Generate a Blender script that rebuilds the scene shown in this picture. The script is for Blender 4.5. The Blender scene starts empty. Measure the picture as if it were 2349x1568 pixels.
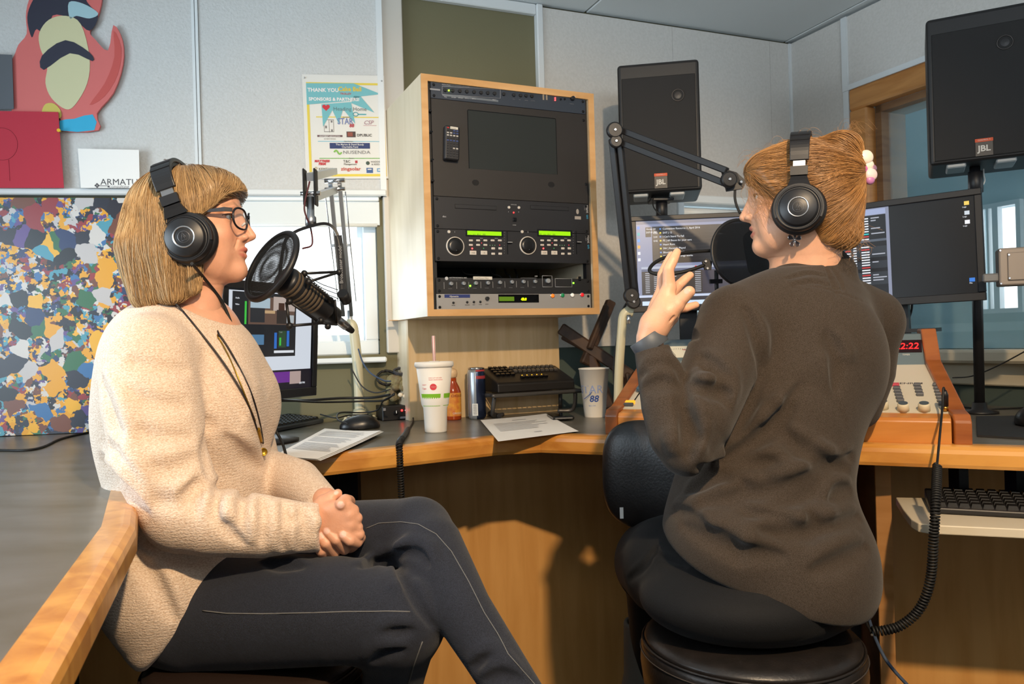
import bpy, bmesh, math, random
import numpy as np
from mathutils import Matrix, Vector
random.seed(7); np.random.seed(7)
SC = bpy.context.scene
COL = SC.collection
# ------------------------------------------------------------------ camera
F, CX, CY, RHO, ZC = 1800.0, 1174.5, 784.0, 0.028, 1.25
cs, sn = math.cos(RHO), math.sin(RHO)
cam_d = bpy.data.cameras.new('camera'); cam_d.sensor_width = 36.0; cam_d.lens = F/2349.0*36.0
cam_d.clip_start = 0.02; cam_d.clip_end = 60
cam = bpy.data.objects.new('camera', cam_d); COL.objects.link(cam)
cam.matrix_world = Matrix(((cs, sn, 0, 0), (0, 0, -1, 0), (-sn, cs, 0, ZC), (0, 0, 0, 1)))
cam_d.dof.use_dof = True; cam_d.dof.focus_distance = 1.5; cam_d.dof.aperture_fstop = 13.0
SC.camera = cam
SC.view_settings.view_transform = 'Standard'; SC.view_settings.look = 'None'
SC.view_settings.gamma = 1.0; SC.view_settings.use_curve_mapping = False
SC.view_settings.exposure = 0.2
# ------------------------------------------------------------------ world (overcast daylight seen through the windows)
wd = bpy.data.worlds.new('overcast_sky'); SC.world = wd; wd.use_nodes = True
bg = wd.node_tree.nodes['Background']; bg.inputs[0].default_value = (0.86, 0.94, 1.0, 1); bg.inputs[1].default_value = 3.2

def area(name, loc, target, sx, sy, power, col, spread=math.pi):
    l = bpy.data.lights.new(name, 'AREA'); l.shape = 'RECTANGLE'; l.size = sx; l.size_y = sy
    l.energy = power; l.color = col; l.spread = spread
    o = bpy.data.objects.new(name, l); COL.objects.link(o); o.location = loc
    o.rotation_euler = (Vector(target)-Vector(loc)).to_track_quat('-Z', 'Y').to_euler(); return o
# daylight through the off-frame window in the side wall, through the window beside the rack, the ceiling spot, and two added fill lights (overhead and rear)
area('side_window_daylight', (-1.80, 0.75, 1.45), (0.2, 1.55, 1.3), 1.3, 0.9, 22, (0.70, 0.87, 1.0))
area('back_window_daylight', (-0.95, 2.62, 1.28), (-0.35, 1.2, 1.1), 0.75, 0.5, 9, (0.80, 0.92, 1.0))
area('overhead_fill_light', (0.45, 0.1, 2.36), (0.45, 0.101, 0), 1.1, 0.55, 6, (1.0, 0.95, 0.90))  # added overhead fill for soft ambient, no fixture modelled
area('rear_fill_light', (0.5, -1.55, 1.90), (0.3, 2.0, 4.0), 2.6, 0.6, 30, (0.86, 0.94, 1.0), math.radians(95))  # added fill from behind the camera, tilted up to brighten ceiling and upper walls
sp = bpy.data.lights.new('ceiling_spot_lamp', 'SPOT'); sp.energy = 172; sp.color = (1.0, 0.72, 0.43)
sp.spot_size = math.radians(80); sp.spot_blend = 0.65; sp.shadow_soft_size = 0.03
spo = bpy.data.objects.new('ceiling_spot_lamp', sp); COL.objects.link(spo); spo.location = (0.40, -0.25, 2.30)
spo.rotation_euler = (Vector((0.10, 1.70, 0.80))-Vector((0.40, -0.25, 2.30))).to_track_quat('-Z', 'Y').to_euler()

# ------------------------------------------------------------------ geometry helpers
CAM = Vector((0, 0, ZC))
def W(px, py, d):
    u, v = (px-CX)/F, (py-CY)/F
    return Vector((d*(u*cs-v*sn), d, ZC-d*(u*sn+v*cs)))
def proj(p):
    X, Y, D = p[0], p[1], ZC-p[2]
    return (CX+F*(X*cs+D*sn)/Y, CY+F*(-X*sn+D*cs)/Y)
def onz(px, py, z):
    r = W(px, py, 1.0)-CAM
    return CAM+r*((z-ZC)/r.z)
def onplane(px, py, p0, n):
    r = W(px, py, 1.0)-CAM
    return CAM+r*((Vector(p0)-CAM).dot(n)/r.dot(n))

def lin(c):
    if isinstance(c, str):
        c = [int(c[i:i+2], 16)/255 for i in (0, 2, 4)]
    return tuple((x/12.92 if x <= 0.04045 else ((x+0.055)/1.055)**2.4) for x in c)

MATS = {}
def mat(name, col='808080', rough=0.5, metal=0.0, spec=0.5, var=None, bump=None, emit=None, alpha=None, trans=None,
        coat=0.0, sheen=0.0, sss=0.0, fn=None, aniso=None):
    if name in MATS: return MATS[name]
    m = bpy.data.materials.new(name); m.use_nodes = True; nt = m.node_tree; N = nt.nodes; L = nt.links
    b = N['Principled BSDF']; c = lin(col)
    b.inputs['Base Color'].default_value = (*c, 1); b.inputs['Roughness'].default_value = rough
    b.inputs['Metallic'].default_value = metal; b.inputs['Specular IOR Level'].default_value = spec
    if coat: b.inputs['Coat Weight'].default_value = coat; b.inputs['Coat Roughness'].default_value = 0.12
    if sheen: b.inputs['Sheen Weight'].default_value = sheen
    if sss:
        b.inputs['Subsurface Weight'].default_value = sss; b.inputs['Subsurface Radius'].default_value = (0.012, 0.005, 0.003); b.inputs['Subsurface Scale'].default_value = 0.5
    if trans: b.inputs['Transmission Weight'].default_value = trans
    if alpha is not None: b.inputs['Alpha'].default_value = alpha
    if emit: b.inputs['Emission Color'].default_value = (*lin(emit[0]), 1); b.inputs['Emission Strength'].default_value = emit[1]
    tc = N.new('ShaderNodeTexCoord')
    if var:   # (scale, amount, other colour[, stretch])
        mp = N.new('ShaderNodeMapping'); L.new(tc.outputs['Object'], mp.inputs[0])
        if len(var) > 3: mp.inputs['Scale'].default_value = var[3]
        nz = N.new('ShaderNodeTexNoise'); nz.inputs['Scale'].default_value = var[0]; nz.inputs['Detail'].default_value = 5
        L.new(mp.outputs[0], nz.inputs['Vector'])
        rp = N.new('ShaderNodeValToRGB'); rp.color_ramp.elements[0].position = 0.35; rp.color_ramp.elements[1].position = 0.68
        rp.color_ramp.elements[0].color = (*c, 1)
        o = lin(var[2]); rp.color_ramp.elements[1].color = (*[c[i]+(o[i]-c[i])*var[1] for i in range(3)], 1)
        L.new(nz.outputs[0], rp.inputs[0]); L.new(rp.outputs[0], b.inputs['Base Color'])
    if bump:  # (scale, strength, distance[, stretch])
        mp = N.new('ShaderNodeMapping'); L.new(tc.outputs['Object'], mp.inputs[0])
        if len(bump) > 3: mp.inputs['Scale'].default_value = bump[3]
        nz = N.new('ShaderNodeTexNoise'); nz.inputs['Scale'].default_value = bump[0]; nz.inputs['Detail'].default_value = 3
        L.new(mp.outputs[0], nz.inputs['Vector'])
        bp = N.new('ShaderNodeBump'); bp.inputs['Strength'].default_value = bump[1]; bp.inputs['Distance'].default_value = bump[2]
        L.new(nz.outputs[0], bp.inputs['Height']); L.new(bp.outputs[0], b.inputs['Normal'])
    if fn: fn(nt, b, tc)
    MATS[name] = m; return m

def wood(name, col, dark, stretch, rough=0.4, scale=6.0, coat=0.0):
    def fn(nt, b, tc):
        N, L = nt.nodes, nt.links
        mp = N.new('ShaderNodeMapping'); mp.inputs['Scale'].default_value = stretch; L.new(tc.outputs['Object'], mp.inputs[0])
        nz = N.new('ShaderNodeTexNoise'); nz.inputs['Scale'].default_value = scale; nz.inputs['Detail'].default_value = 8; nz.inputs['Distortion'].default_value = 0.6
        L.new(mp.outputs[0], nz.inputs['Vector'])
        rp = N.new('ShaderNodeValToRGB'); e = rp.color_ramp.elements
        e[0].position = 0.30; e[0].color = (*lin(dark), 1); e[1].position = 0.62; e[1].color = (*lin(col), 1)
        L.new(nz.outputs[0], rp.inputs[0]); L.new(rp.outputs[0], b.inputs['Base Color'])
    return mat(name, col, rough, fn=fn, coat=coat)

WM = {}
def _reg(o, mw, parent):
    WM[o.name] = mw
    COL.objects.link(o)
    if parent is not None:
        o.parent = parent; o.matrix_parent_inverse = Matrix()
        o.matrix_basis = WM[parent.name].inverted() @ mw
    else:
        o.matrix_basis = mw
    return o
def props(o, label=None, cat=None, group=None, kind=None):
    if label: o['label'] = label
    if cat: o['category'] = cat
    if group: o['group'] = group
    if kind: o['kind'] = kind
    return o
def frame(origin, x=(1, 0, 0), y=None, z=(0, 0, 1)):
    """right-handed frame from x axis and approx z (or y) axis"""
    x = Vector(x).normalized()
    if y is not None:
        y = Vector(y); z = x.cross(y).normalized(); y = z.cross(x)
    else:
        z = Vector(z); y = z.cross(x).normalized(); z = x.cross(y)
    m = Matrix((x, y, z)).transposed().to_4x4(); m.translation = Vector(origin); return m
def thing(name, label, cat, fr, group=None, kind=None):
    if isinstance(fr, (Vector, tuple, list)): fr = Matrix.Translation(Vector(fr))
    o = bpy.data.objects.new(name, None); o.empty_display_size = 0.02
    _reg(o, fr.copy(), None); return props(o, label, cat, group, kind)

class M:
    """collects shapes into one mesh"""
    def __init__(s): s.v = []; s.f = []; s.sm = []
    def add(s, vs, fs, smooth=False):
        n = len(s.v); s.v += [Vector(v) for v in vs]; s.f += [tuple(i+n for i in f) for f in fs]; s.sm += [smooth]*len(fs); return s
    def box(s, c, size, R=None, ch=0.0):
        hx, hy, hz = size[0]/2, size[1]/2, size[2]/2; c = Vector(c)
        ch = min(ch, hx*0.9, hy*0.9, hz*0.9)
        if ch <= 0:
            vs = [Vector((x, y, z)) for x in (-hx, hx) for y in (-hy, hy) for z in (-hz, hz)]
            fs = [(0, 1, 3, 2), (4, 6, 7, 5), (0, 4, 5, 1), (2, 3, 7, 6), (0, 2, 6, 4), (1, 5, 7, 3)]
        else:
            vs = []; idx = {}
            for sx in (-1, 1):
                for sy in (-1, 1):
                    for sz in (-1, 1):
                        for a in range(3):
                            p = [sx*(hx-ch), sy*(hy-ch), sz*(hz-ch)]; p[a] = (sx*hx, sy*hy, sz*hz)[a]
                            idx[(sx, sy, sz, a)] = len(vs); vs.append(Vector(p))
            fs = []
            for a in range(3):
                b_, c_ = (a+1) % 3, (a+2) % 3
                for sg in (-1, 1):
                    q = []
                    for (t, w) in ((-1, -1), (1, -1), (1, 1), (-1, 1)):
                        k = [0, 0, 0]; k[a] = sg; k[b_] = t; k[c_] = w; q.append(idx[(*k, a)])
                    fs.append(tuple(q) if sg > 0 else tuple(q[::-1]))
            for a in range(3):
                b_, c_ = (a+1) % 3, (a+2) % 3
                for t in (-1, 1):
                    for w in (-1, 1):
                        k0 = [0, 0, 0]; k0[a] = -1; k0[b_] = t; k0[c_] = w; k1 = list(k0); k1[a] = 1
                        q = (idx[(*k0, b_)], idx[(*k1, b_)], idx[(*k1, c_)], idx[(*k0, c_)])
                        fs.append(q if t*w < 0 else q[::-1])
            for sx in (-1, 1):
                for sy in (-1, 1):
                    for sz in (-1, 1):
                        q = tuple(idx[(sx, sy, sz, a)] for a in range(3)); fs.append(q if sx*sy*sz > 0 else q[::-1])
        if R is not None: vs = [R @ v for v in vs]
        return s.add([v+c for v in vs], fs)
    def prism(s, poly, ext, smooth=False):
        """polygon (list of 3D points) extruded by a vector"""
        n = len(poly); ext = Vector(ext); p = [Vector(q) for q in poly]
        nrm = Vector((0, 0, 0))
        for i in range(n): nrm += p[i].cross(p[(i+1) % n])
        if nrm.dot(ext) > 0: p = p[::-1]
        vs = p+[q+ext for q in p]
        fs = [tuple(range(n)), tuple(range(2*n-1, n-1, -1))]
        s.add(vs, fs)
        s.f += [tuple(x+len(s.v)-2*n for x in (i, i+n, (i+1) % n+n, (i+1) % n)) for i in range(n)]; s.sm += [smooth]*n
        return s
    def lathe(s, prof, c=(0, 0, 0), ax=(0, 0, 1), seg=24, smooth=True, caps=True, ry=1.0):
        """profile [(r, h)] turned about an axis through c"""
        ax = Vector(ax).normalized(); t = Vector((1, 0, 0)) if abs(ax.x) < 0.9 else Vector((0, 1, 0))
        e1 = ax.cross(t).normalized(); e2 = ax.cross(e1); c = Vector(c); vs = []
        for r, h in prof:
            for i in range(seg):
                a = 2*math.pi*i/seg; vs.append(c+ax*h+e1*(r*math.cos(a))+e2*(r*ry*math.sin(a)))
        fs = []
        for j in range(len(prof)-1):
            for i in range(seg):
                k = (i+1) % seg; fs.append((j*seg+i, j*seg+k, (j+1)*seg+k, (j+1)*seg+i))
        s.add(vs, fs, smooth)
        if caps:
            n = len(s.v)-len(vs)
            s.f.append(tuple(n+i for i in range(seg))[::-1]); s.sm.append(False)
            b = n+(len(prof)-1)*seg; s.f.append(tuple(b+i for i in range(seg))); s.sm.append(False)
        return s
    def cyl(s, a, b, r, r2=None, seg=16, smooth=True):
        a, b = Vector(a), Vector(b); return s.lathe([(r, 0), (r if r2 is None else r2, (b-a).length)], a, b-a, seg, smooth)
    def tube(s, pts, r, seg=8, closed=False, caps=True, flat=None):
        pts = [Vector(p) for p in pts]; n = len(pts); rs = r if isinstance(r, (list, tuple)) else [r]*n
        vs = []; prev = None
        for i in range(n):
            a = pts[(i-1) % n] if (closed or i > 0) else pts[0]; b = pts[(i+1) % n] if (closed or i < n-1) else pts[-1]
            t = (b-a)
            t = t.normalized() if t.length > 1e-9 else Vector((0, 0, 1))
            if prev is None:
                w = Vector((0, 0, 1)) if abs(t.z) < 0.9 else Vector((1, 0, 0))
                e1 = (w-t*w.dot(t)).normalized()
                if flat is not None:
                    fl = Vector(flat); e1 = (fl-t*fl.dot(t)).normalized()
            else:
                e1 = (prev-t*prev.dot(t)); e1 = e1.normalized() if e1.length > 1e-9 else prev
            prev = e1; e2 = t.cross(e1)
            for k in range(seg):
                g = 2*math.pi*k/seg; vs.append(pts[i]+e1*(rs[i]*math.cos(g))+e2*(rs[i]*math.sin(g)))
        fs = []
        for i in range(n if closed else n-1):
            j = (i+1) % n
            for k in range(seg):
                l = (k+1) % seg; fs.append((i*seg+k, i*seg+l, j*seg+l, j*seg+k))
        m = len(s.v); s.add(vs, fs, True)
        if caps and not closed:
            s.f.append(tuple(m+k for k in range(seg))[::-1]); s.sm.append(False)
            s.f.append(tuple(m+(n-1)*seg+k for k in range(seg))); s.sm.append(False)
        return s
    def ribbon(s, pts, wdir, w, t):
        """flat strap: rectangular section swept along points; wdir = list or vector of width directions"""
        pts = [Vector(p) for p in pts]; n = len(pts); vs = []
        for i in range(n):
            tg = (pts[min(i+1, n-1)]-pts[max(i-1, 0)]).normalized()
            wv = Vector(wdir[i] if isinstance(wdir, list) else wdir); wv = (wv-tg*wv.dot(tg)).normalized(); nv = tg.cross(wv)
            ww = w[i] if isinstance(w, list) else w; tt = t[i] if isinstance(t, list) else t
            for a, b in ((-1, -1), (1, -1), (1, 1), (-1, 1)): vs.append(pts[i]+wv*(a*ww/2)+nv*(b*tt/2))
        fs = []
        for i in range(n-1):
            for k in range(4):
                l = (k+1) % 4; fs.append((i*4+k, i*4+l, (i+1)*4+l, (i+1)*4+k))
        fs += [(3, 2, 1, 0), tuple((n-1)*4+k for k in range(4))]
        return s.add(vs, fs)
    def ball(s, c, r, seg=12, rings=8):
        c = Vector(c); r = Vector((r, r, r)) if not hasattr(r, '__len__') else Vector(r); vs = []; fs = []
        for j in range(1, rings):
            th = math.pi*j/rings
            for i in range(seg):
                a = 2*math.pi*i/seg; vs.append(c+Vector((r.x*math.sin(th)*math.cos(a), r.y*math.sin(th)*math.sin(a), r.z*math.cos(th))))
        for j in range(rings-2):
            for i in range(seg):
                k = (i+1) % seg; fs.append((j*seg+i, (j+1)*seg+i, (j+1)*seg+k, j*seg+k))
        n = len(vs); vs += [c+Vector((0, 0, r.z)), c-Vector((0, 0, r.z))]
        for i in range(seg):
            k = (i+1) % seg; fs.append((n, i, k)); b = (rings-2)*seg; fs.append((n+1, b+k, b+i))
        return s.add(vs, fs, True)
    def quad(s, a, b, c, d): return s.add([a, b, c, d], [(0, 1, 2, 3)])
    def mesh(s, name, inv=None):
        me = bpy.data.meshes.new(name)
        vs = [inv @ v for v in s.v] if inv is not None else s.v
        me.from_pydata([tuple(v) for v in vs], [], s.f)
        me.polygons.foreach_set('use_smooth', s.sm); me.update(); return me
    def build(s, name, m, parent=None, world=False, label=None, bevel=0.0, seg=2):
        mw = WM[parent.name] if parent is not None else Matrix()
        me = s.mesh(name, mw.inverted() if (world and parent is not None) else None)
        if bevel:
            bm = bmesh.new(); bm.from_mesh(me)
            bmesh.ops.remove_doubles(bm, verts=bm.verts, dist=1e-6)
            bmesh.ops.bevel(bm, geom=[e for e in bm.edges if len(e.link_faces) == 2 and e.calc_face_angle(0) > 0.5], offset=bevel, segments=seg, profile=0.5, affect='EDGES', clamp_overlap=True)
            bm.to_mesh(me); bm.free()
        return put(name, me, m, parent, None, label)
def put(name, me, m, parent, local=None, label=None, kind=None):
    """a mesh object under parent, at a local matrix"""
    if m is not None and not me.materials: me.materials.append(m)
    o = bpy.data.objects.new(name, me)
    mw = WM[parent.name] if parent is not None else Matrix()
    if local is not None:
        mw = mw @ (local if isinstance(local, Matrix) else Matrix.Translation(Vector(local)))
    _reg(o, mw, parent); return props(o, label, None, None, kind)
def single(name, label, cat, mm, m, base, group=None, kind=None, bevel=0.0, seg=2, world=True):
    """a thing that is one mesh; verts given in world space, origin moved to base"""
    b = base if isinstance(base, Matrix) else Matrix.Translation(Vector(base))
    me = mm.mesh(name, b.inverted() if world else None)
    if bevel:
        bm = bmesh.new(); bm.from_mesh(me); bmesh.ops.remove_doubles(bm, verts=bm.verts, dist=1e-6)
        bmesh.ops.bevel(bm, geom=[e for e in bm.edges if len(e.link_faces) == 2 and e.calc_face_angle(0) > 0.5], offset=bevel, segments=seg, profile=0.5, affect='EDGES', clamp_overlap=True)
        bm.to_mesh(me); bm.free()
    if m is not None: me.materials.append(m)
    o = bpy.data.objects.new(name, me); _reg(o, b.copy(), None); return props(o, label, cat, group, kind)
def struct(name, mm, m, parent=None, bevel=0.0):
    o = mm.build(name, m, parent, bevel=bevel)
    if parent is None: o['kind'] = 'structure'
    return o
def text_mesh(txt, size, depth=0.0006, align='LEFT', bold=0.0, shear=0.0, xs=1.0):
    cu = bpy.data.curves.new('lettering', 'FONT'); cu.body = txt; cu.size = size; cu.extrude = depth; cu.align_x = align
    cu.offset = bold; cu.shear = shear; cu.resolution_u = 2
    o = bpy.data.objects.new('lettering', cu); COL.objects.link(o)
    bpy.context.view_layer.update()
    me = bpy.data.meshes.new_from_object(o.evaluated_get(bpy.context.evaluated_depsgraph_get()))
    bpy.data.objects.remove(o); bpy.data.curves.remove(cu)
    if xs != 1.0:
        for v in me.vertices: v.co.x *= xs
    return me
def text(name, txt, size, m, parent, local, **k):
    return put(name, text_mesh(txt, size, **k), m, parent, local)
def spline(pts, n=8, closed=False):
    """Catmull-Rom through points"""
    p = [Vector(q) for q in pts]; out = []; N = len(p)
    for i in range(N if closed else N-1):
        a, b, c, d = (p[(i-1) % N] if (closed or i > 0) else p[0]*2-p[1]), p[i], p[(i+1) % N], (p[(i+2) % N] if (closed or i+2 < N) else p[-1]*2-p[-2])
        for k in range(n):
            t = k/n; out.append(0.5*((2*b)+(c-a)*t+(2*a-5*b+4*c-d)*t*t+(3*b-a-3*c+d)*t*t*t))
    if not closed: out.append(p[-1])
    return out
def coil(pts, R, r, pitch, seg=6, per=10):
    """helical cord around a path"""
    path = spline(pts, 24); L = [0]
    for a, b in zip(path, path[1:]): L.append(L[-1]+(b-a).length)
    tot = L[-1]; n = int(tot/pitch*per); out = []; j = 0; prev = Vector((0.3, 0.5, 0.81)).normalized()
    for i in range(n+1):
        s_ = tot*i/n
        while j < len(L)-2 and L[j+1] < s_: j += 1
        t = (path[j+1]-path[j]).normalized(); c = path[j].lerp(path[j+1], (s_-L[j])/max(L[j+1]-L[j], 1e-9))
        prev = (prev-t*prev.dot(t)).normalized(); e2 = t.cross(prev); a = 2*math.pi*i/per
        out.append(c+prev*(R*math.cos(a))+e2*(R*math.sin(a)))
    return out
# ------------------------------------------------------------------ implicit surfaces (bodies, clothes, hair)
class Field:
    def __init__(s, lo, hi, res):
        s.lo = np.array(lo, float); s.res = res
        s.n = np.ceil((np.array(hi, float)-s.lo)/res).astype(int)+1
        s.F = np.full(tuple(s.n), 0.5, np.float32); s.pr = []
    def add(s, fn, lo, hi, k=0.0, op='u'):
        pad = k+3*s.res; s.pr.append((fn, k, op))
        i0 = np.clip(np.floor((np.array(lo)-pad-s.lo)/s.res).astype(int), 0, s.n); i1 = np.clip(np.ceil((np.array(hi)+pad-s.lo)/s.res).astype(int)+1, 0, s.n)
        if np.any(i1 <= i0): return s
        g = [(s.lo[a]+s.res*np.arange(i0[a], i1[a])).astype(np.float32) for a in range(3)]
        P = (g[0][:, None, None], g[1][None, :, None], g[2][None, None, :])
        d = fn(P); sl = tuple(slice(i0[a], i1[a]) for a in range(3)); s.F[sl] = comb(s.F[sl], d, k, op); return s
    def cone(s, a, b, ra, rb, k=0.0, op='u', flat=None):
        fn, lo, hi = f_chain([a, b], [ra, rb], flat); return s.add(fn, lo, hi, k, op)
    def chain(s, pts, rs, k=0.0, op='u', flat=None):
        fn, lo, hi = f_chain(pts, rs, flat); return s.add(fn, lo, hi, k, op)
    def ell(s, c, r, k=0.0, op='u', R=None):
        fn, lo, hi = f_ell(c, r, R); return s.add(fn, lo, hi, k, op)
    def half(s, p, n, k=0.0, op='s', box=None):
        """cuts away the side the normal points to (within box)"""
        p = np.array(p, float); n = np.array(n, float); n /= np.linalg.norm(n)
        def fn(P): return -((P[0]-p[0])*n[0]+(P[1]-p[1])*n[1]+(P[2]-p[2])*n[2])
        lo, hi = box if box else (s.lo, s.lo+s.res*s.n); return s.add(fn, lo, hi, k, op)
    def at(s, pts):
        q = (np.asarray(pts, float)-s.lo)/s.res; i = np.clip(np.floor(q).astype(int), 0, s.n-2); f = np.clip(q-i, 0, 1); out = 0
        for dx in (0, 1):
            for dy in (0, 1):
                for dz in (0, 1):
                    w = (f[:, 0] if dx else 1-f[:, 0])*(f[:, 1] if dy else 1-f[:, 1])*(f[:, 2] if dz else 1-f[:, 2])
                    out = out+w*s.F[i[:, 0]+dx, i[:, 1]+dy, i[:, 2]+dz]
        return out
    def grad(s, pts):
        e = s.res; pts = np.asarray(pts, float)
        g = np.stack([s.at(pts+np.eye(3)[a]*e)-s.at(pts-np.eye(3)[a]*e) for a in range(3)], 1)
        return g/(np.linalg.norm(g, axis=1, keepdims=True)+1e-9)
    def hit(s, px, py, d0=0.8, d1=2.6):
        """first point of the surface on the view ray of a pixel"""
        n = int((d1-d0)/(s.res*0.5)); ds = d0+(d1-d0)*np.arange(n)/n
        r = np.array(W(px, py, 1.0)-CAM); P = np.array(CAM)[None]+ds[:, None]*r[None]
        hi = s.lo+s.res*(s.n-1); ok = np.all((P > s.lo) & (P < hi), axis=1)
        v = np.where(ok, s.at(np.clip(P, s.lo, hi)), 1.0); j = np.nonzero(v < 0)[0]
        return Vector(P[j[0]]) if len(j) else None
    def mesh(s, name, inv=None):
        v, q = surface_nets(s.F, s.lo, s.res); return np_mesh(name, v, q, inv)
def comb(a, b, k, op):
    if op == 's': a, b = -a, b
    if k <= 0: r = np.minimum(a, b) if op != 's' else np.minimum(a, b)
    else:
        h = np.clip(0.5+0.5*(b-a)/k, 0, 1); r = b*(1-h)+a*h-k*h*(1-h)
    return (-r if op == 's' else r).astype(np.float32)
def f_chain(pts, rs, flat=None):
    A = [np.array(p, float) for p in pts]; R = list(rs)
    w = None
    if flat is not None: w = np.array(flat[0], float); w /= np.linalg.norm(w); fs = flat[1]
    def fn(P):
        out = None
        for a, b, ra, rb in zip(A, A[1:], R, R[1:]):
            ab = b-a; L2 = float(ab @ ab)+1e-12
            x, y, z = P[0]-a[0], P[1]-a[1], P[2]-a[2]
            if w is not None:
                abw = ab-w*(w @ ab)*(1-1/fs); dw = (x*w[0]+y*w[1]+z*w[2])*(1/fs-1)
                x, y, z = x+w[0]*dw, y+w[1]*dw, z+w[2]*dw; ab2 = abw; L2 = float(ab2 @ ab2)+1e-12
            else: ab2 = ab
            t = np.clip((x*ab2[0]+y*ab2[1]+z*ab2[2])/L2, 0, 1)
            d = np.sqrt((x-ab2[0]*t)**2+(y-ab2[1]*t)**2+(z-ab2[2]*t)**2)-(ra+(rb-ra)*t)
            out = d if out is None else np.minimum(out, d)
        return out
    m = max(R)*(1 if flat is None else max(1, flat[1])); lo = np.min(A, axis=0)-m; hi = np.max(A, axis=0)+m
    return fn, lo, hi
def f_ell(c, r, R=None):
    c = np.array(c, float); r = np.array(r, float); Rm = np.eye(3) if R is None else np.array(R, float)
    def fn(P):
        x, y, z = P[0]-c[0], P[1]-c[1], P[2]-c[2]
        l = [(x*Rm[0, i]+y*Rm[1, i]+z*Rm[2, i]) for i in range(3)]
        k0 = np.sqrt((l[0]/r[0])**2+(l[1]/r[1])**2+(l[2]/r[2])**2); k1 = np.sqrt((l[0]/r[0]**2)**2+(l[1]/r[1]**2)**2+(l[2]/r[2]**2)**2)
        return k0*(k0-1)/np.maximum(k1, 1e-6)
    e = np.sqrt((Rm**2) @ (r**2)); return fn, c-e, c+e
def surface_nets(Fd, lo, res):
    ins = Fd < 0
    cells = np.zeros(tuple(np.array(Fd.shape)-1), np.uint8)
    for dx in (0, 1):
        for dy in (0, 1):
            for dz in (0, 1):
                cells += ins[dx:Fd.shape[0]-1+dx, dy:Fd.shape[1]-1+dy, dz:Fd.shape[2]-1+dz]
    act = (cells > 0) & (cells < 8); I = np.argwhere(act)
    idx = np.full(cells.shape, -1, np.int32); idx[act] = np.arange(len(I))
    C = [(dx, dy, dz) for dx in (0, 1) for dy in (0, 1) for dz in (0, 1)]
    val = {c: Fd[I[:, 0]+c[0], I[:, 1]+c[1], I[:, 2]+c[2]] for c in C}
    acc = np.zeros((len(I), 3)); cnt = np.zeros(len(I))
    for a in C:
        for ax in range(3):
            if a[ax]: continue
            b = list(a); b[ax] = 1; b = tuple(b); va, vb = val[a], val[b]; m = (va < 0) != (vb < 0)
            t = np.where(m, va/np.where(m, va-vb, 1), 0); p = np.array(a, float)[None]+np.zeros((len(I), 3)); p[:, ax] += t
            acc += p*m[:, None]; cnt += m
    V = (I+acc/cnt[:, None])*res+np.asarray(lo); Q = []
    for ax in range(3):
        b, c = (ax+1) % 3, (ax+2) % 3
        s0 = [slice(None)]*3; s1 = [slice(None)]*3; s0[ax] = slice(0, -1); s1[ax] = slice(1, None)
        for o in (b, c): s0[o] = slice(1, -1); s1[o] = slice(1, -1)
        A_, B_ = ins[tuple(s0)], ins[tuple(s1)]
        for flip in (0, 1):
            E = np.argwhere((A_ & ~B_) if not flip else (~A_ & B_))
            if not len(E): continue
            E[:, b] += 1; E[:, c] += 1
            def cell(db, dc):
                q = E.copy(); q[:, b] -= db; q[:, c] -= dc; return idx[q[:, 0], q[:, 1], q[:, 2]]
            qs = np.stack([cell(1, 1), cell(0, 1), cell(0, 0), cell(1, 0)], 1); Q.append(qs if not flip else qs[:, ::-1])
    return V, np.concatenate(Q)
def np_mesh(name, v, q, inv=None, smooth=True):
    if inv is not None:
        A = np.array(inv); v = v @ A[:3, :3].T+A[:3, 3]
    me = bpy.data.meshes.new(name); k = q.shape[1]
    me.vertices.add(len(v)); me.vertices.foreach_set('co', np.asarray(v, np.float32).ravel())
    me.loops.add(len(q)*k); me.loops.foreach_set('vertex_index', q.astype(np.int32).ravel())
    me.polygons.add(len(q)); me.polygons.foreach_set('loop_start', np.arange(0, len(q)*k, k, dtype=np.int32))
    me.polygons.foreach_set('use_smooth', np.full(len(q), smooth)); me.update(calc_edges=True); me.validate(); return me
def join_np(parts):
    vs, qs, n = [], [], 0
    for v, q in parts: vs.append(v); qs.append(q+n); n += len(v)
    return np.concatenate(vs), np.concatenate(qs)
# ================================================================== the setting
ZD = 1.02                      # worktop height
ZCEIL = 2.389
PA = Vector((-0.386, 2.47, 0))                        # bend between window wall and rack wall
PCOR = Vector((1.128, 3.09, 0))                       # corner of rack wall and studio-window wall
dL = (PA-Vector((-1.488, 2.28, 0))).normalized(); dB = (PCOR-PA).normalized(); dR = Vector((0.415, -0.91, 0)).normalized()
FL = frame(PA, dL); FB = frame(PA, dB); FR = frame(PCOR, dR)
def wl(fr, px, py, off=0.0):
    """pixel -> (s, z) on a wall plane moved 'off' into the room"""
    n = fr.to_3x3() @ Vector((0, -1, 0)); p = onplane(px, py, fr.translation+n*off, n)
    q = fr.inverted() @ p; return q.x, q.z
M_PANEL = mat('acoustic_panel_white', 'c9c9c7', 0.9, var=(150, 0.30, 'b4b4b0'), bump=(130, 0.6, 0.004))
M_PANEL2 = mat('speckled_panel_white', 'cecbc6', 0.9, var=(110, 0.30, 'b4b1aa'), bump=(120, 0.4, 0.003))
M_OLIVE = mat('olive_paint', '6e6a50', 0.85, bump=(140, 0.15, 0.002))
M_TEAL = mat('dark_green_paint', '4a5752', 0.85, bump=(140, 0.15, 0.002))
M_TRIM = mat('white_trim', 'd6dadb', 0.5)
M_VINYL = mat('white_vinyl', 'e2e8ea', 0.4)
M_MAPLE = wood('maple_panel', 'eab168', 'dda158', (7, 7, 0.7), 0.45, 4)
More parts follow.
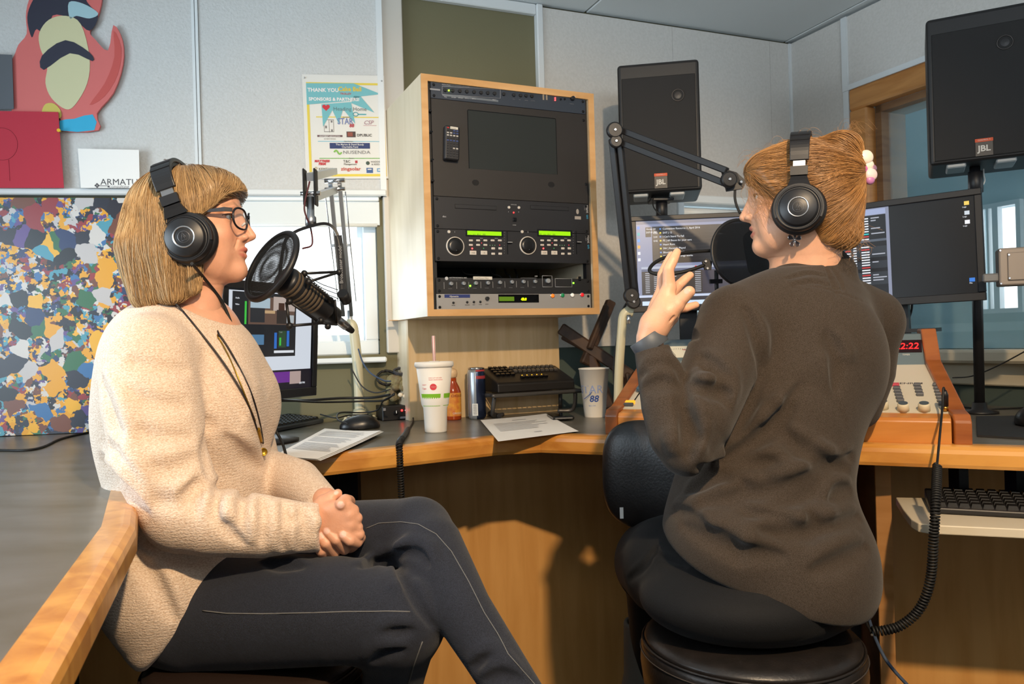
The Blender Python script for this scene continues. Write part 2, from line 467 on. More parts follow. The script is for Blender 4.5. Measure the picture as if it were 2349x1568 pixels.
M_CEIL = mat('ceiling_panel', 'd8dedf', 0.9, bump=(200, 0.2, 0.002))
M_FLOOR = mat('dark_carpet', '2b2723', 0.95, bump=(300, 0.6, 0.004))

def wall_with_holes(name, fr, s0, s1, z0, z1, holes, m, th=0.14):
    """solid wall around rectangular openings; holes = [(s0, s1, z0, z1)]"""
    mm = M(); cuts = sorted({s0, s1, *[h[0] for h in holes], *[h[1] for h in holes]})
    for a, b in zip(cuts, cuts[1:]):
        hs = sorted([(h[2], h[3]) for h in holes if h[0] <= a+1e-6 and h[1] >= b-1e-6]); z = z0
        for (c, d) in hs+[(z1, z1)]:
            if c > z+1e-6: mm.box(((a+b)/2, th/2, (z+c)/2), (b-a, th, c-z))
            z = max(z, d)
    me = mm.mesh(name, None); me.materials.append(m); o = bpy.data.objects.new(name, me); _reg(o, fr.copy(), None); o['kind'] = 'structure'; return o
def slab(parent, name, m, s0, s1, z0, z1, y0, y1, ch=0.0):
    return M().box(((s0+s1)/2, (y0+y1)/2, (z0+z1)/2), (s1-s0, abs(y1-y0), z1-z0), ch=ch).build(name, m, parent)

# floor, ceiling (with its panels) and the walls out of view
mm = M().box((0, 0.9, -0.05), (6, 6.4, 0.1)); struct('floor', mm, M_FLOOR)
ceil = struct('ceiling', M().box((0, 0.9, ZCEIL+0.10), (6, 6.4, 0.1)), mat('ceiling_dark', '55585a', 0.9))
fcl = frame(PCOR+Vector((0, 0, ZCEIL)), dB)
sw = 0.875
for i in range(-4, 2):
    for j in range(-4, 1):
        ch = M().box((0, 0, 0), (sw-0.006, 1.2-0.006, 0.02), ch=0.003).mesh('ceiling_panel')
        put('ceiling_panel', ch, M_CEIL, ceil, fcl @ Matrix.Translation((i*sw-0.03+sw/2-0.005, j*1.2-0.6+0.0, 0.012)))
# ---- window wall (wall_left)
s_w0, z_w1 = wl(FL, 470, 440); s_w1, z_w0 = wl(FL, 872, 812)
wL = wall_with_holes('wall_left', FL, -1.9, -0.012, 0, ZCEIL+0.03, [(s_w0, s_w1, z_w0, z_w1)], M_OLIVE)
zr0 = wl(FL, 450, 452)[1]; zr1 = wl(FL, 450, 436)[1]
sa = wl(FL, 447, 200)[0]; sb = wl(FL, 463, 200)[0]; sc_ = wl(FL, 880, 200)[0]
slab(wL, 'wall_panel', M_PANEL, -1.9, sa, zr1, ZCEIL, -0.022, 0.0)
slab(wL, 'wall_panel', M_PANEL, sb, sc_, zr1, ZCEIL, -0.022, 0.0)
o = slab(wL, 'panel_trim', M_TRIM, sa+0.001, (sa+sb)/2-0.001, zr1, ZCEIL, -0.028, 0.0)
slab(wL, 'panel_trim', M_TRIM, (sa+sb)/2+0.001, sb-0.001, zr1, ZCEIL, -0.028, 0.0)
slab(wL, 'panel_trim', M_TRIM, sc_, -0.014, zr0, ZCEIL, -0.03, 0.0)
slab(wL, 'panel_rail', M_TRIM, -1.9, sc_, zr0, zr1-0.001, -0.035, 0.0, ch=0.004)
# window beside the rack
win = M(); fw = 0.045
z_g0 = wl(FL, 860, 790)[1]
for (a, b, c, d) in ((s_w0, s_w1, z_w0, z_w0+fw), (s_w0, s_w1, z_w1-fw, z_w1), (s_w0, s_w0+fw, z_w0+fw, z_w1-fw), (s_w1-fw, s_w1, z_w0+fw, z_w1-fw)):
    win.box(((a+b)/2, 0.07, (c+d)/2), (b-a, 0.06, d-c), ch=0.004)
w1 = thing('window_1', None, None, FL, kind='structure')
fr1 = win.build('window_frame', M_VINYL, w1)
for (a, b, c, d) in ((s_w0+fw, s_w1-fw, z_w0+fw, z_w0+fw+0.02), (s_w0+fw, s_w1-fw, z_w1-fw-0.02, z_w1-fw), (s_w1-fw-0.018, s_w1-fw, z_w0+fw+0.02, z_w1-fw-0.02), (s_w0+fw, s_w0+fw+0.018, z_w0+fw+0.02, z_w1-fw-0.02)):
    M().box(((a+b)/2, 0.095, (c+d)/2), (b-a, 0.03, d-c)).build('sash', M_VINYL, fr1)
M_GLASS = mat('clear_glass', 'f4fafa', 0.02, alpha=0.12, spec=0.5)
M().box(((s_w0+s_w1)/2, 0.098, (z_w0+z_w1)/2), (s_w1-s_w0-2*fw-0.02, 0.004, z_w1-z_w0-2*fw-0.02)).build('pane', M_GLASS, w1)
sil0 = wl(FL, 740, 834, 0.02)[1]
M().box(((s_w0+s_w1)/2-0.005, -0.005, sil0+0.008), (s_w1-s_w0+0.05, 0.09, 0.016), ch=0.004).build('window_sill', M_VINYL, w1)
zb0 = wl(FL, 720, 516, 0.012)[1]; zb1 = wl(FL, 720, 462, 0.012)[1]
bl = thing('roller_blind', 'white roller blind pulled partly down over the bright window', 'blind', FL @ Matrix.Translation((0, -0.012, 0)))
M_BLIND = mat('blind_fabric', 'd9dfe0', 0.8, bump=(300, 0.1, 0.001))
M().box(((s_w0+s_w1)/2-0.005, 0.006, (zb0+zb1)/2), (s_w1-s_w0+0.03, 0.004, zb1-zb0)).build('fabric', M_BLIND, bl)
M().cyl((s_w0-0.012, 0.006, zb0), (s_w1+0.002, 0.006, zb0), 0.006).build('bottom_bar', M_VINYL, bl)
M().box(((s_w0+s_w1)/2-0.005, 0.004, zb1+0.012), (s_w1-s_w0+0.03, 0.02, 0.022), ch=0.003).build('headrail', M_VINYL, bl)
# ---- rack wall (wall_back)
sB1 = (PCOR-PA).length
s30, z31 = wl(FB, 1545, 447); s31, z30 = wl(FB, 1835, 775); s31 = min(s31, sB1-0.12)
wB = wall_with_holes('wall_back', FB, -0.012, sB1+0.14, 0, ZCEIL+0.03, [(s30, s31, z30, z31)], M_OLIVE)
g0 = wl(FB, 921, 100)[0]; g1 = wl(FB, 1226, 100)[0]; g2 = wl(FB, 1240, 100)[0]; zp0 = wl(FB, 1430, 792)[1]
slab(wB, 'panel_trim', mat('cream_trim', 'c9c4bb', 0.5), -0.010, g0, zp0, ZCEIL, -0.02, 0.0, 0.003)
slab(wB, 'panel_trim', M_TRIM, g1, g2, zp0, ZCEIL, -0.028, 0.0, 0.003)
slab(wB, 'panel_trim', M_TRIM, g0, g1, ZCEIL-0.035, ZCEIL, -0.022, 0.0, 0.003)
for (a, b, c, d) in ((g2, s30, zp0, ZCEIL-0.008), (s30, s31, z31, ZCEIL-0.008), (s31, sB1-0.016, zp0, ZCEIL-0.008), (s30, s31, zp0, z30)):
    if d > c+0.01: slab(wB, 'wall_panel', M_PANEL2, a+0.0005, b-0.0005, c, d, -0.02, 0.0)
slab(wB, 'panel_trim', M_TRIM, sB1-0.03, sB1-0.012, zp0, ZCEIL-0.008, -0.026, 0.0)
slab(wB, 'wainscot', M_TEAL, g2, sB1-0.005, 0.0, zp0, -0.012, 0.0)
w3 = thing('window_3', None, None, FB, kind='structure')
win = M()
for (a, b, c, d) in ((s30, s31, z30, z30+0.03), (s30, s31, z31-0.03, z31), (s30, s30+0.03, z30+0.03, z31-0.03), (s31-0.03, s31, z30+0.03, z31-0.03)):
    win.box(((a+b)/2, 0.03, (c+d)/2), (b-a, 0.11, d-c), ch=0.004)
win.build('window_frame', M_VINYL, w3)
M().box(((s30+s31)/2, 0.08, (z30+z31)/2), (s31-s30-0.06, 0.004, z31-z30-0.06)).build('pane', M_GLASS, w3)
M().box(((s30+s31)/2, 0.05, z30+0.10), (s31-s30-0.06, 0.02, 0.02)).build('meeting_rail', M_VINYL, w3)
zq = wl(FB, 1620, 496)[1]
b3 = thing('roller_blind', 'small grey roller blind behind the speaker and the centre monitor', 'blind', FB @ Matrix.Translation((0, 0.0, 0)))
M().box(((s30+s31)/2, 0.045, (zq+z31)/2-0.04), (s31-s30-0.07, 0.004, z31-zq-0.10)).build('fabric', mat('grey_blind', '9fb0ad', 0.8), b3)
M().cyl((s30+0.04, 0.045, zq-0.0), (s31-0.04, 0.045, zq), 0.008).build('bottom_bar', M_VINYL, b3)
M().cyl((s30+0.035, 0.042, z31-0.055), (s31-0.035, 0.042, z31-0.055), 0.02).build('roller', M_VINYL, b3)
# ---- studio-window wall (wall_right)
q0, t1 = wl(FR, 1957, 205); _, t2 = wl(FR, 2122, 152); z21 = (t1+t2)/2
z20 = wl(FR, 2300, 800)[1]; sR1 = 2.4
wR = wall_with_holes('wall_right', FR, -0.0, sR1, 0, ZCEIL+0.03, [(q0, 2.0, z20, z21)], M_TEAL)
p0_ = wl(FR, 1943, 150)[0]; zt = wl(FR, 1960, 195)[1]
slab(wR, 'wall_panel', M_PANEL2, 0.014, p0_, z20-0.05, ZCEIL-0.008, -0.02, 0.0)
slab(wR, 'panel_trim', M_TRIM, p0_, q0, z21+0.0, ZCEIL-0.008, -0.027, 0.0)
slab(wR, 'panel_trim', M_TRIM, p0_, q0-0.0, z20-0.05, z21, -0.024, 0.0)
slab(wR, 'wall_panel', M_PANEL2, q0, sR1, z21+0.02, ZCEIL-0.008, -0.02, 0.0)
slab(wR, 'panel_trim', M_TRIM, q0, sR1, z21, z21+0.019, -0.026, 0.0)
w2 = thing('window_2', None, None, FR, kind='structure')
M_OAK = wood('oak_frame', 'c98d4e', 'b07438', (1, 1, 7), 0.4, 5)
wj = 0.075
for (a, b, c, d) in ((q0, 2.0, z21-wj, z21), (q0, q0+wj, z20, z21-wj), (2.0-wj, 2.0, z20, z21-wj)):
    f_ = M().box(((a+b)/2, 0.0, (c+d)/2), (b-a, 0.05, d-c), ch=0.006).build('window_frame', M_OAK, w2)
M().box((q0+wj+0.012, 0.08, (z20+z21-wj)/2), (0.024, 0.12, z21-wj-z20)).build('jamb', wood('dark_oak', '8d6a48', '735237', (1, 1, 7), 0.5, 5), w2)
M().box(((q0+2.0)/2, 0.08, z21-wj-0.012), (2.0-q0-2*wj, 0.12, 0.024)).build('jamb', MATS['dark_oak'], w2)
M().box(((q0+2.0)/2, -0.01, z20-0.02), (2.0-q0+0.04, 0.16, 0.04), ch=0.008).build('window_sill', mat('cream_sill', 'cfc5ae', 0.45), w2)
M().box(((q0+2.0)/2, -0.005, z20-0.075), (2.0-q0+0.02, 0.03, 0.07), ch=0.004).build('apron', mat('cream_sill'), w2)
M_TEALGL = mat('tinted_glass', '9fc4cc', 0.03, alpha=0.30, spec=0.6)
M().box(((q0+wj+2.0-wj)/2, 0.06, (z20+z21-wj)/2), (2.0-2*wj-q0, 0.008, z21-wj-z20)).build('pane', M_TEALGL, w2)
# the room beyond the studio window
nb = M(); M_NB = mat('far_room_paint', 'a4bcc4', 0.85)
fx = FR
def nbx(c, sz): nb.box(c, sz)
nbx((-0.25, 1.55, 0), (5.9, 2.9, 0.04)); nbx((-0.25, 1.55, 2.36), (5.9, 2.9, 0.04)); nbx((-3.2, 1.55, 1.2), (0.04, 2.9, 2.4)); nbx((-1.6, 0.12, 1.2), (3.1, 0.04, 2.4))
bs0 = 0.45
nA, nT = wl(FR, 2258, 482, -2.92); nB, nZ = wl(FR, 2345, 705, -2.92)
for (a, b, c, d) in ((-3.2, nA, 0, 2.36), (nB, 2.7, 0, 2.36), (nA, nB, 0, nZ), (nA, nB, nT, 2.36)): nbx(((a+b)/2, 2.95, (c+d)/2), (b-a, 0.06, d-c))
nbw = nb.mesh('wall_beyond'); nbw.materials.append(M_NB); o = bpy.data.objects.new('wall_beyond', nbw); _reg(o, fx.copy(), None); o['kind'] = 'structure'
w4 = thing('window_4', None, None, fx, kind='structure')
win = M()
nM = nA+(nB-nA)*0.42
for (a, b, c, d) in ((nA-0.03, nB+0.03, nZ-0.03, nZ), (nA-0.03, nB+0.03, nT, nT+0.03), (nA-0.03, nA, nZ, nT), (nB, nB+0.03, nZ, nT), (nM-0.02, nM+0.02, nZ, nT), (nA+(nB-nA)*0.2-0.008, nA+(nB-nA)*0.2+0.008, nZ, nT)): win.box(((a+b)/2, 2.90, (c+d)/2), (b-a, 0.05, d-c))
win.build('window_frame', M_VINYL, w4)
cr = M().box((-0.25, 2.89, nZ-0.12), (5.8, 0.03, 0.06)); o = put('trim_1', cr.mesh('trim_1'), mat('far_rail', 'b9ccd0', 0.6), None, fx); o['kind'] = 'structure'
# far chair seen through the glass
pc = W(2350, 745, 3.3)
ch_ = thing('office_chair', 'blue upholstered chair beyond the studio window glass', 'chair', Vector((pc.x+0.10, pc.y, 0.02)))
M_BLUEF = mat('blue_fabric', '4f86b4', 0.8)
b_ = M().box((0, 0, pc.z-0.02+0.02), (0.42, 0.06, 0.42), R=Matrix.Rotation(0.9, 3, 'Z'), ch=0.02).build('backrest', M_BLUEF, ch_, bevel=0.015)
M().box((0.12, 0.12, 0.48), (0.45, 0.45, 0.07), R=Matrix.Rotation(0.9, 3, 'Z'), ch=0.02).build('seat', M_BLUEF, ch_)
M().cyl((0.12, 0.12, 0.05), (0.12, 0.12, 0.46), 0.025).build('pedestal', mat('black_plastic', '17171a', 0.45), ch_)
for k in range(5):
    a = 2*math.pi*k/5; M().cyl((0.12, 0.12, 0.06), (0.12+0.27*math.cos(a), 0.12+0.27*math.sin(a), 0.03), 0.02, 0.014, 8).build('foot', mat('black_plastic'), ch_)
# walls behind and beside the camera; the side wall has the window that lights the left counter
ws = wall_with_holes('wall_side', frame((-1.88, -1.6, 0), (0, 1, 0)), 0, 4.2, 0, ZCEIL+0.05, [(1.65, 3.05, 0.98, 1.92)], M_PANEL)
struct('wall_rear', M().box((0.2, -1.67, 1.2), (4.6, 0.14, 2.5)), M_PANEL2)
struct('wall_far_side', M().box((2.45, -0.3, 1.2), (0.14, 3.2, 2.5)), M_PANEL2)

# ================================================================== worktop
M_LAM = mat('brown_laminate', '6c6963', 0.30, var=(7, 0.7, '56503f', (1, 2.2, 1)), bump=(60, 0.03, 0.001))
M_NOSE = wood('maple_edge', 'd99c4c', 'b87630', (7, 7, 1.2), 0.28, 4, coat=0.3)
M_NOSEX = wood('maple_edge_long', 'd99c4c', 'b87630', (1.0, 3.5, 5), 0.28, 4, coat=0.3)
eA = onz(690, 1047, ZD); eB = onz(1133, 1001, ZD); eC = onz(1240, 995, ZD); eG = onz(2349, 1025, ZD)
l0 = onz(271, 1205, ZD); l1 = onz(35, 1568, ZD)
def isect(p, d, q, e):
    t = ((q.x-p.x)*e.y-(q.y-p.y)*e.x)/(d.x*e.y-d.y*e.x); return p+d*t
lB = Vector((-0.715, 1.44, ZD)); eK = isect(lB, lB-l0, eA, eA-eB); l2 = l1+(l1-l0)*0.75; eR = eG+(eG-eC)*0.55
front = [l2, l0, eK, eB, eC, eR]
rw = FR @ Vector((1.95, 0, ZD))
wt = thing('worktop', 'mottled brown laminate studio worktop with honey-coloured maple edges', 'worktop', Vector((0, 2.0, ZD)))
lam = front+[Vector((rw.x-0.03, rw.y, ZD)), (PCOR+dR*0.02)-Vector((0.03, 0.03, -ZD)), PA+Vector((0.0, -0.022, ZD)), (PA-dL*1.35)+Vector((0, -0.02, ZD)), Vector((-1.86, l2.y, ZD))]
lam = [Vector((p.x, p.y, ZD)) for p in lam]
M().prism(lam, (0, 0, -0.042)).build('surface', M_LAM, wt, world=True)
segs = list(zip(front, front[1:]))
prof = [(0, 0.0008), (-0.018, 0.0008), (0.008, 0.0008), (0.016, -0.003), (0.021, -0.010), (0.022, -0.020), (0.022, -0.036), (0.018, -0.043), (0, -0.043), (-0.018, -0.043)]
prof = [(-0.02, 0.0012), (0.006, 0.0012), (0.014, -0.001), (0.020, -0.007), (0.022, -0.015), (0.022, -0.036), (0.019, -0.043), (-0.02, -0.043)]
def edge_dir(i):
    d = (segs[i][1]-segs[i][0]).normalized(); return d, Vector((d.y, -d.x, 0))
for i in range(len(segs)):
    d, n = edge_dir(i); pts = []
    for j, p in enumerate(segs[i]):
        k = i-1 if j == 0 else i+1
        if 0 <= k < len(segs):
            n2 = edge_dir(k)[1]; mi = (n+n2); mi = mi/(mi.dot(n))
        else: mi = n
        pts.append((p, mi))
    mm = M(); vs = [p+mi*a+Vector((0, 0, b)) for p, mi in pts for a, b in prof]; K = len(prof)
    fs = [(k, (k+1) % K, K+(k+1) % K, K+k) for k in range(K)]+[tuple(range(K))[::-1], tuple(range(K, 2*K))]
    mm.add(vs, fs, False)
    mm.build('edge_strip', M_NOSE if i <= 1 else M_NOSEX, wt, world=True)
# lower fronts of the desk
pn = thing('modesty_board', 'tall maple veneer panel closing the knee space under the worktop', 'panel', Vector((0, 2.4, 0)))
a, b, c = Vector((-1.2, 2.13, 0)), Vector((0.56, 2.47, 0)), Vector((0.86, 2.33, 0))
M().prism([a, b, b+Vector((0, 0.02, 0)), a+Vector((0, 0.02, 0))], (0, 0, ZD-0.045)).build('veneer', M_MAPLE, pn, world=True)
kp = W(760, 1120, 2.02)
DL = thing('steel_support', 'dark steel desk frame with two uprights beside the clasped hands', 'frame', (kp.x, kp.y, 0))
M().box((kp.x, kp.y, (ZD-0.045)/2), (0.03, 0.03, ZD-0.045)).build('leg', mat('dark_steel', '2a2624', 0.5), DL, world=True)
kp = W(785, 1120, 2.05)
M().box((kp.x+0.02, kp.y, (ZD-0.045)/2), (0.05, 0.04, ZD-0.045)).build('leg', mat('black_paint', '0f0f10', 0.5), DL, world=True)
# counter cabinet under the left counter (dark underside)
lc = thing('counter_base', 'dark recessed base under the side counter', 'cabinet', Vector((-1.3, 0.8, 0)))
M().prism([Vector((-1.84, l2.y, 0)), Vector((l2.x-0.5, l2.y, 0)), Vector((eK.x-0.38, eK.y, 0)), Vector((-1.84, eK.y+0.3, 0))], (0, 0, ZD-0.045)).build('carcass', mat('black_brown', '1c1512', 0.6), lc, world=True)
# partition with light edge under the console side, and panel behind the keyboard tray
pp = W(2012, 1300, 1.72); pq = W(2047, 1300, 1.70)
n_ = Vector((0.43, 0.90, 0)).normalized()
pt = thing('desk_partition', 'upright desk side panel with pale edge under the console', 'panel', Vector((pp.x, pp.y, 0)))
a = Vector((pp.x, pp.y, 0)); b = Vector((pq.x, pq.y, 0))
M().prism([a, b, b+Vector((0.16, 0.55, 0)), a+Vector((0.16, 0.55, 0))], (0, 0, ZD-0.045)).build('board', wood('walnut_board', '7a5634', '5e3f24', (1, 1, 6), 0.5, 4), pt, world=True)
M().prism([a+Vector((0, -0.0, 0)), b, b-Vector((0, 0.004, 0)), a-Vector((0, 0.004, 0))], (0, 0, ZD-0.045)).build('edge_band', wood('edge_band', 'b98753', 'a5733f', (1, 1, 6), 0.5, 4), pt, world=True)
bp = thing('desk_back_panel', 'maple veneer back panel behind the keyboard tray', 'panel', Vector((1.3, 1.9, 0)))
a = Vector((pq.x+0.10, pq.y+0.28, 0)); b = a+Vector((0.62, -0.26, 0))
M().prism([a, b, b+Vector((0, 0.02, 0)), a+Vector((0, 0.02, 0))], (0, 0, ZD-0.045)).build('veneer', M_MAPLE, bp, world=True)
# ================================================================== people
def skin_mat(name, base, rough=0.45):
    def fn(nt, b, tc):
        N, L = nt.nodes, nt.links
        at = N.new('ShaderNodeVertexColor'); at.layer_name = 'skin_tone'
        nz = N.new('ShaderNodeTexNoise'); nz.inputs['Scale'].default_value = 60; nz.inputs['Detail'].default_value = 5; L.new(tc.outputs['Object'], nz.inputs['Vector'])
        mx = N.new('ShaderNodeMix'); mx.data_type = 'RGBA'; mx.blend_type = 'MULTIPLY'; mx.inputs[0].default_value = 0.22
        L.new(at.outputs[0], mx.inputs[6]); L.new(nz.outputs[0], mx.inputs[7]); L.new(mx.outputs[2], b.inputs['Base Color'])
        n2 = N.new('ShaderNodeTexNoise'); n2.inputs['Scale'].default_value = 420; L.new(tc.outputs['Object'], n2.inputs['Vector'])
        bp = N.new('ShaderNodeBump'); bp.inputs['Strength'].default_value = 0.25; bp.inputs['Distance'].default_value = 0.0012
        L.new(n2.outputs[0], bp.inputs['Height']); L.new(bp.outputs[0], b.inputs['Normal'])
    return mat(name, base, rough, spec=0.4, sss=0.12, fn=fn)
def cloth_mat(name, col, col2, scale, fine, rough=0.9, sheen=0.3, bumpd=0.003, rib=None):
    def fn(nt, b, tc):
        N, L = nt.nodes, nt.links
        n1 = N.new('ShaderNodeTexNoise'); n1.inputs['Scale'].default_value = fine; n1.inputs['Detail'].default_value = 3
        mp = N.new('ShaderNodeMapping'); mp.inputs['Scale'].default_value = scale; L.new(tc.outputs['Object'], mp.inputs[0]); L.new(mp.outputs[0], n1.inputs['Vector'])
        rp = N.new('ShaderNodeValToRGB'); e = rp.color_ramp.elements; e[0].position = 0.36; e[1].position = 0.64
        e[0].color = (*lin(col2), 1); e[1].color = (*lin(col), 1); L.new(n1.outputs[0], rp.inputs[0]); L.new(rp.outputs[0], b.inputs['Base Color'])
        bp = N.new('ShaderNodeBump'); bp.inputs['Strength'].default_value = 0.6; bp.inputs['Distance'].default_value = bumpd
        L.new(n1.outputs[0], bp.inputs['Height'])
        last = bp
        if rib:
            wv = N.new('ShaderNodeTexWave'); wv.wave_type = 'BANDS'; wv.bands_direction = rib[0]; wv.inputs['Scale'].default_value = rib[1]
            wv.inputs['Distortion'].default_value = rib[2]; wv.inputs['Detail'].default_value = 2; wv.inputs['Detail Scale'].default_value = 1.5
            L.new(tc.outputs['Object'], wv.inputs['Vector'])
            b2 = N.new('ShaderNodeBump'); b2.inputs['Strength'].default_value = rib[3]; b2.inputs['Distance'].default_value = rib[4]
            L.new(wv.outputs['Fac'], b2.inputs['Height']); L.new(bp.outputs[0], b2.inputs['Normal']); last = b2
        L.new(last.outputs[0], b.inputs['Normal'])
    return mat(name, col, rough, spec=0.25, sheen=sheen, fn=fn)
def hair_mat(name, dark, light, rough=0.38):
    def fn(nt, b, tc):
        N, L = nt.nodes, nt.links
        at = N.new('ShaderNodeAttribute'); at.attribute_name = 'strand'
        rp = N.new('ShaderNodeValToRGB'); e = rp.color_ramp.elements; e[0].position = 0.0; e[1].position = 1.0
        e[0].color = (*lin(dark), 1); e[1].color = (*lin(light), 1); L.new(at.outputs['Fac'], rp.inputs[0]); L.new(rp.outputs[0], b.inputs['Base Color'])
    return mat(name, light, rough, spec=0.35, fn=fn)

class Head:
    """canonical head: x forward, y to the person's left, z up, eye level z = 0, ear canal x = 0"""
    def __init__(s, fwd, up, scale, eye_world, eye_local):
        f = np.array(fwd, float); f /= np.linalg.norm(f); u = np.array(up, float); u -= f*(u @ f); u /= np.linalg.norm(u)
        s.R = np.stack([f, np.cross(u, f), u], 1); s.s = scale
        s.o = np.array(eye_world)-s.R @ (np.array(eye_local)*scale)
    def p(s, *q): return s.o+s.R @ (np.array(q, float)*s.s)
    def loc(s, pts): return ((np.asarray(pts)-s.o) @ s.R)/s.s
    def cone(s, fd, pts, rs, k=0.0, op='u'): fd.chain([s.p(*q) for q in pts], [r*s.s for r in rs], k*s.s, op)
    def ell(s, fd, c, r, k=0.0, op='u', rot=None):
        R = s.R if rot is None else s.R @ np.array(rot); fd.ell(s.p(*c), np.array(r)*s.s, k*s.s, op, R)
    def frame(s):
        m = Matrix([list(r) for r in s.R]).to_4x4(); m.translation = Vector(s.o); return m
LIPS_U = [(0.087, -0.023, -0.0665), (0.0970, -0.011, -0.0628), (0.1005, -0.004, -0.0612), (0.1005, 0.004, -0.0612), (0.0970, 0.011, -0.0628), (0.086, 0.023, -0.0665)]
LIPS_L = [(0.086, -0.022, -0.068), (0.0950, -0.011, -0.0730), (0.0980, 0.0, -0.0742), (0.0950, 0.011, -0.0730), (0.086, 0.022, -0.068)]
def head_shape(fd, H, open_mouth=0.0, lid=0.0):
    e, c = H.ell, H.cone
    e(fd, (0.0, 0, 0.030), (0.093, 0.073, 0.074)); e(fd, (-0.045, 0, 0.0), (0.048, 0.060, 0.055), 0.02)
    e(fd, (0.036, 0, 0.032), (0.058, 0.054, 0.048), 0.015)
    e(fd, (0.044, 0, -0.032), (0.048, 0.055, 0.068), 0.02)
    e(fd, (0.088, 0, -0.020), (0.016, 0.017, 0.030), 0.014)
    for y in (-1, 1):
        c(fd, [(0.004, y*0.054, -0.040), (0.014, y*0.053, -0.070), (0.055, y*0.030, -0.099), (0.078, y*0.006, -0.104)], [0.014, 0.014, 0.0125, 0.012], 0.035)
        e(fd, (0.040, y*0.036, -0.058), (0.040, 0.022, 0.040), 0.03)
        e(fd, (0.056, y*0.041, -0.034), (0.027, 0.019, 0.022), 0.02)
    e(fd, (0.082, 0, -0.100), (0.016, 0.020, 0.0155), 0.014)
    e(fd, (0.079, 0, -0.062), (0.0200, 0.029, 0.027), 0.014)
    for y in (-1, 1):
        e(fd, (0.104, y*0.035, 0.001), (0.013, 0.016, 0.011), 0.010, 's')
        c(fd, [(0.095, y*0.010, 0.016), (0.090, y*0.030, 0.021), (0.074, y*0.047, 0.014)], [0.006, 0.0065, 0.005], 0.012)
        e(fd, (0.0755, y*0.031, 0.0), (0.0138, 0.0150, 0.0128), 0.005)
        e(fd, (0.0870, y*0.0325, -0.0008-lid), (0.0095, 0.0145, 0.0047-lid*0.5), 0.0012, 's')
        c(fd, [(0.078, y*0.044, 0.003), (0.0875, y*0.037, 0.0055), (0.0895, y*0.028, 0.0055), (0.086, y*0.019, 0.001)], [0.0012, 0.0016, 0.0016, 0.001], 0.003)
    c(fd, [(0.092, 0, 0.010), (0.1035, 0, -0.010), (0.1125, 0, -0.028), (0.1165, 0, -0.0355)], [0.0068, 0.0070, 0.0080, 0.0082], 0.010)
    for y in (-1, 1):
        e(fd, (0.1015, y*0.0115, -0.0385), (0.0105, 0.0070, 0.0072), 0.006)
        e(fd, (0.1075, y*0.0065, -0.0450), (0.006, 0.0032, 0.0030), 0.002, 's')
    c(fd, [(0.1125, 0, -0.041), (0.100, 0, -0.0465)], [0.0045, 0.004], 0.004)
    c(fd, LIPS_U, [0.0028, 0.0046, 0.0048, 0.0048, 0.0046, 0.0028], 0.004)
    c(fd, [(x, y, z-open_mouth) for x, y, z in LIPS_L], [0.0028, 0.0052, 0.0060, 0.0052, 0.0028], 0.004)
    c(fd, [(0.084, -0.024, -0.0668), (0.102, 0, -0.0672-open_mouth*0.5), (0.087, 0.024, -0.0668)], [0.0007, 0.0010+open_mouth*0.6, 0.0007], 0.0022, 's')
    for y in (-1, 1):
        c(fd, [(0.092, y*0.020, -0.044), (0.089, y*0.029, -0.060)], [0.0010, 0.0008], 0.006, 's')
        c(fd, [(-0.006, y*0.074, 0.006), (-0.012, y*0.076, -0.012), (-0.004, y*0.072, -0.036)], [0.009, 0.010, 0.006], 0.004)
def seg_dist(P, pts):
    best = np.full(len(P), 9.0)
    for a, b in zip(pts, pts[1:]):
        a, b = np.array(a), np.array(b); ab = b-a; t = np.clip(((P-a) @ ab)/(ab @ ab), 0, 1); best = np.minimum(best, np.linalg.norm(P-a-t[:, None]*ab, axis=1))
    return best
def paint(me, v, base, spots):
    """intrinsic colours: lips, brows, nails; spots = [(mask 0..1, colour)]"""
    c = np.tile(np.array(lin(base)), (len(v), 1))
    for m, col in spots: c = c*(1-m[:, None])+np.array(lin(col))[None]*m[:, None]
    a = me.color_attributes.new('skin_tone', 'FLOAT_COLOR', 'POINT'); a.data.foreach_set('color', np.concatenate([c, np.ones((len(v), 1))], 1).astype(np.float32).ravel())
def sm(x, a, b): t = np.clip((x-a)/(b-a), 0, 1); return t*t*(3-2*t)
def face_spots(H, v, brow, lip, brow_strength=0.8, om=0.0):
    L = H.loc(v); A = L.copy(); A[:, 1] = np.abs(A[:, 1])
    near = L[:, 0] > 0.06
    up = seg_dist(L, LIPS_U); lo = seg_dist(L, [(x, y, z-om) for x, y, z in LIPS_L])
    ml = np.where(near, 1-sm(np.minimum(up-0.0012, lo-0.0018), 0.0030, 0.0050), 0)
    br = seg_dist(A, [(0.099, 0.012, 0.0195), (0.096, 0.030, 0.0265), (0.079, 0.049, 0.0195)])
    mb = np.where(near, (1-sm(br, 0.002, 0.0055))*brow_strength, 0)
    ly = seg_dist(A, [(0.080, 0.045, 0.0015), (0.0885, 0.037, 0.0042), (0.0905, 0.028, 0.0042), (0.087, 0.019, 0.0)])
    me_ = np.where(near, (1-sm(ly, 0.0008, 0.0026))*0.75, 0)
    ck = np.where(near, 1-sm(np.linalg.norm((A-np.array([0.083, 0.040, -0.035]))/np.array([1, 1, 0.8]), axis=1), 0.006, 0.03), 0)*0.30
    return [(ck, 'd98468'), (ml, lip), (mb, brow), (me_, '3a241c')]
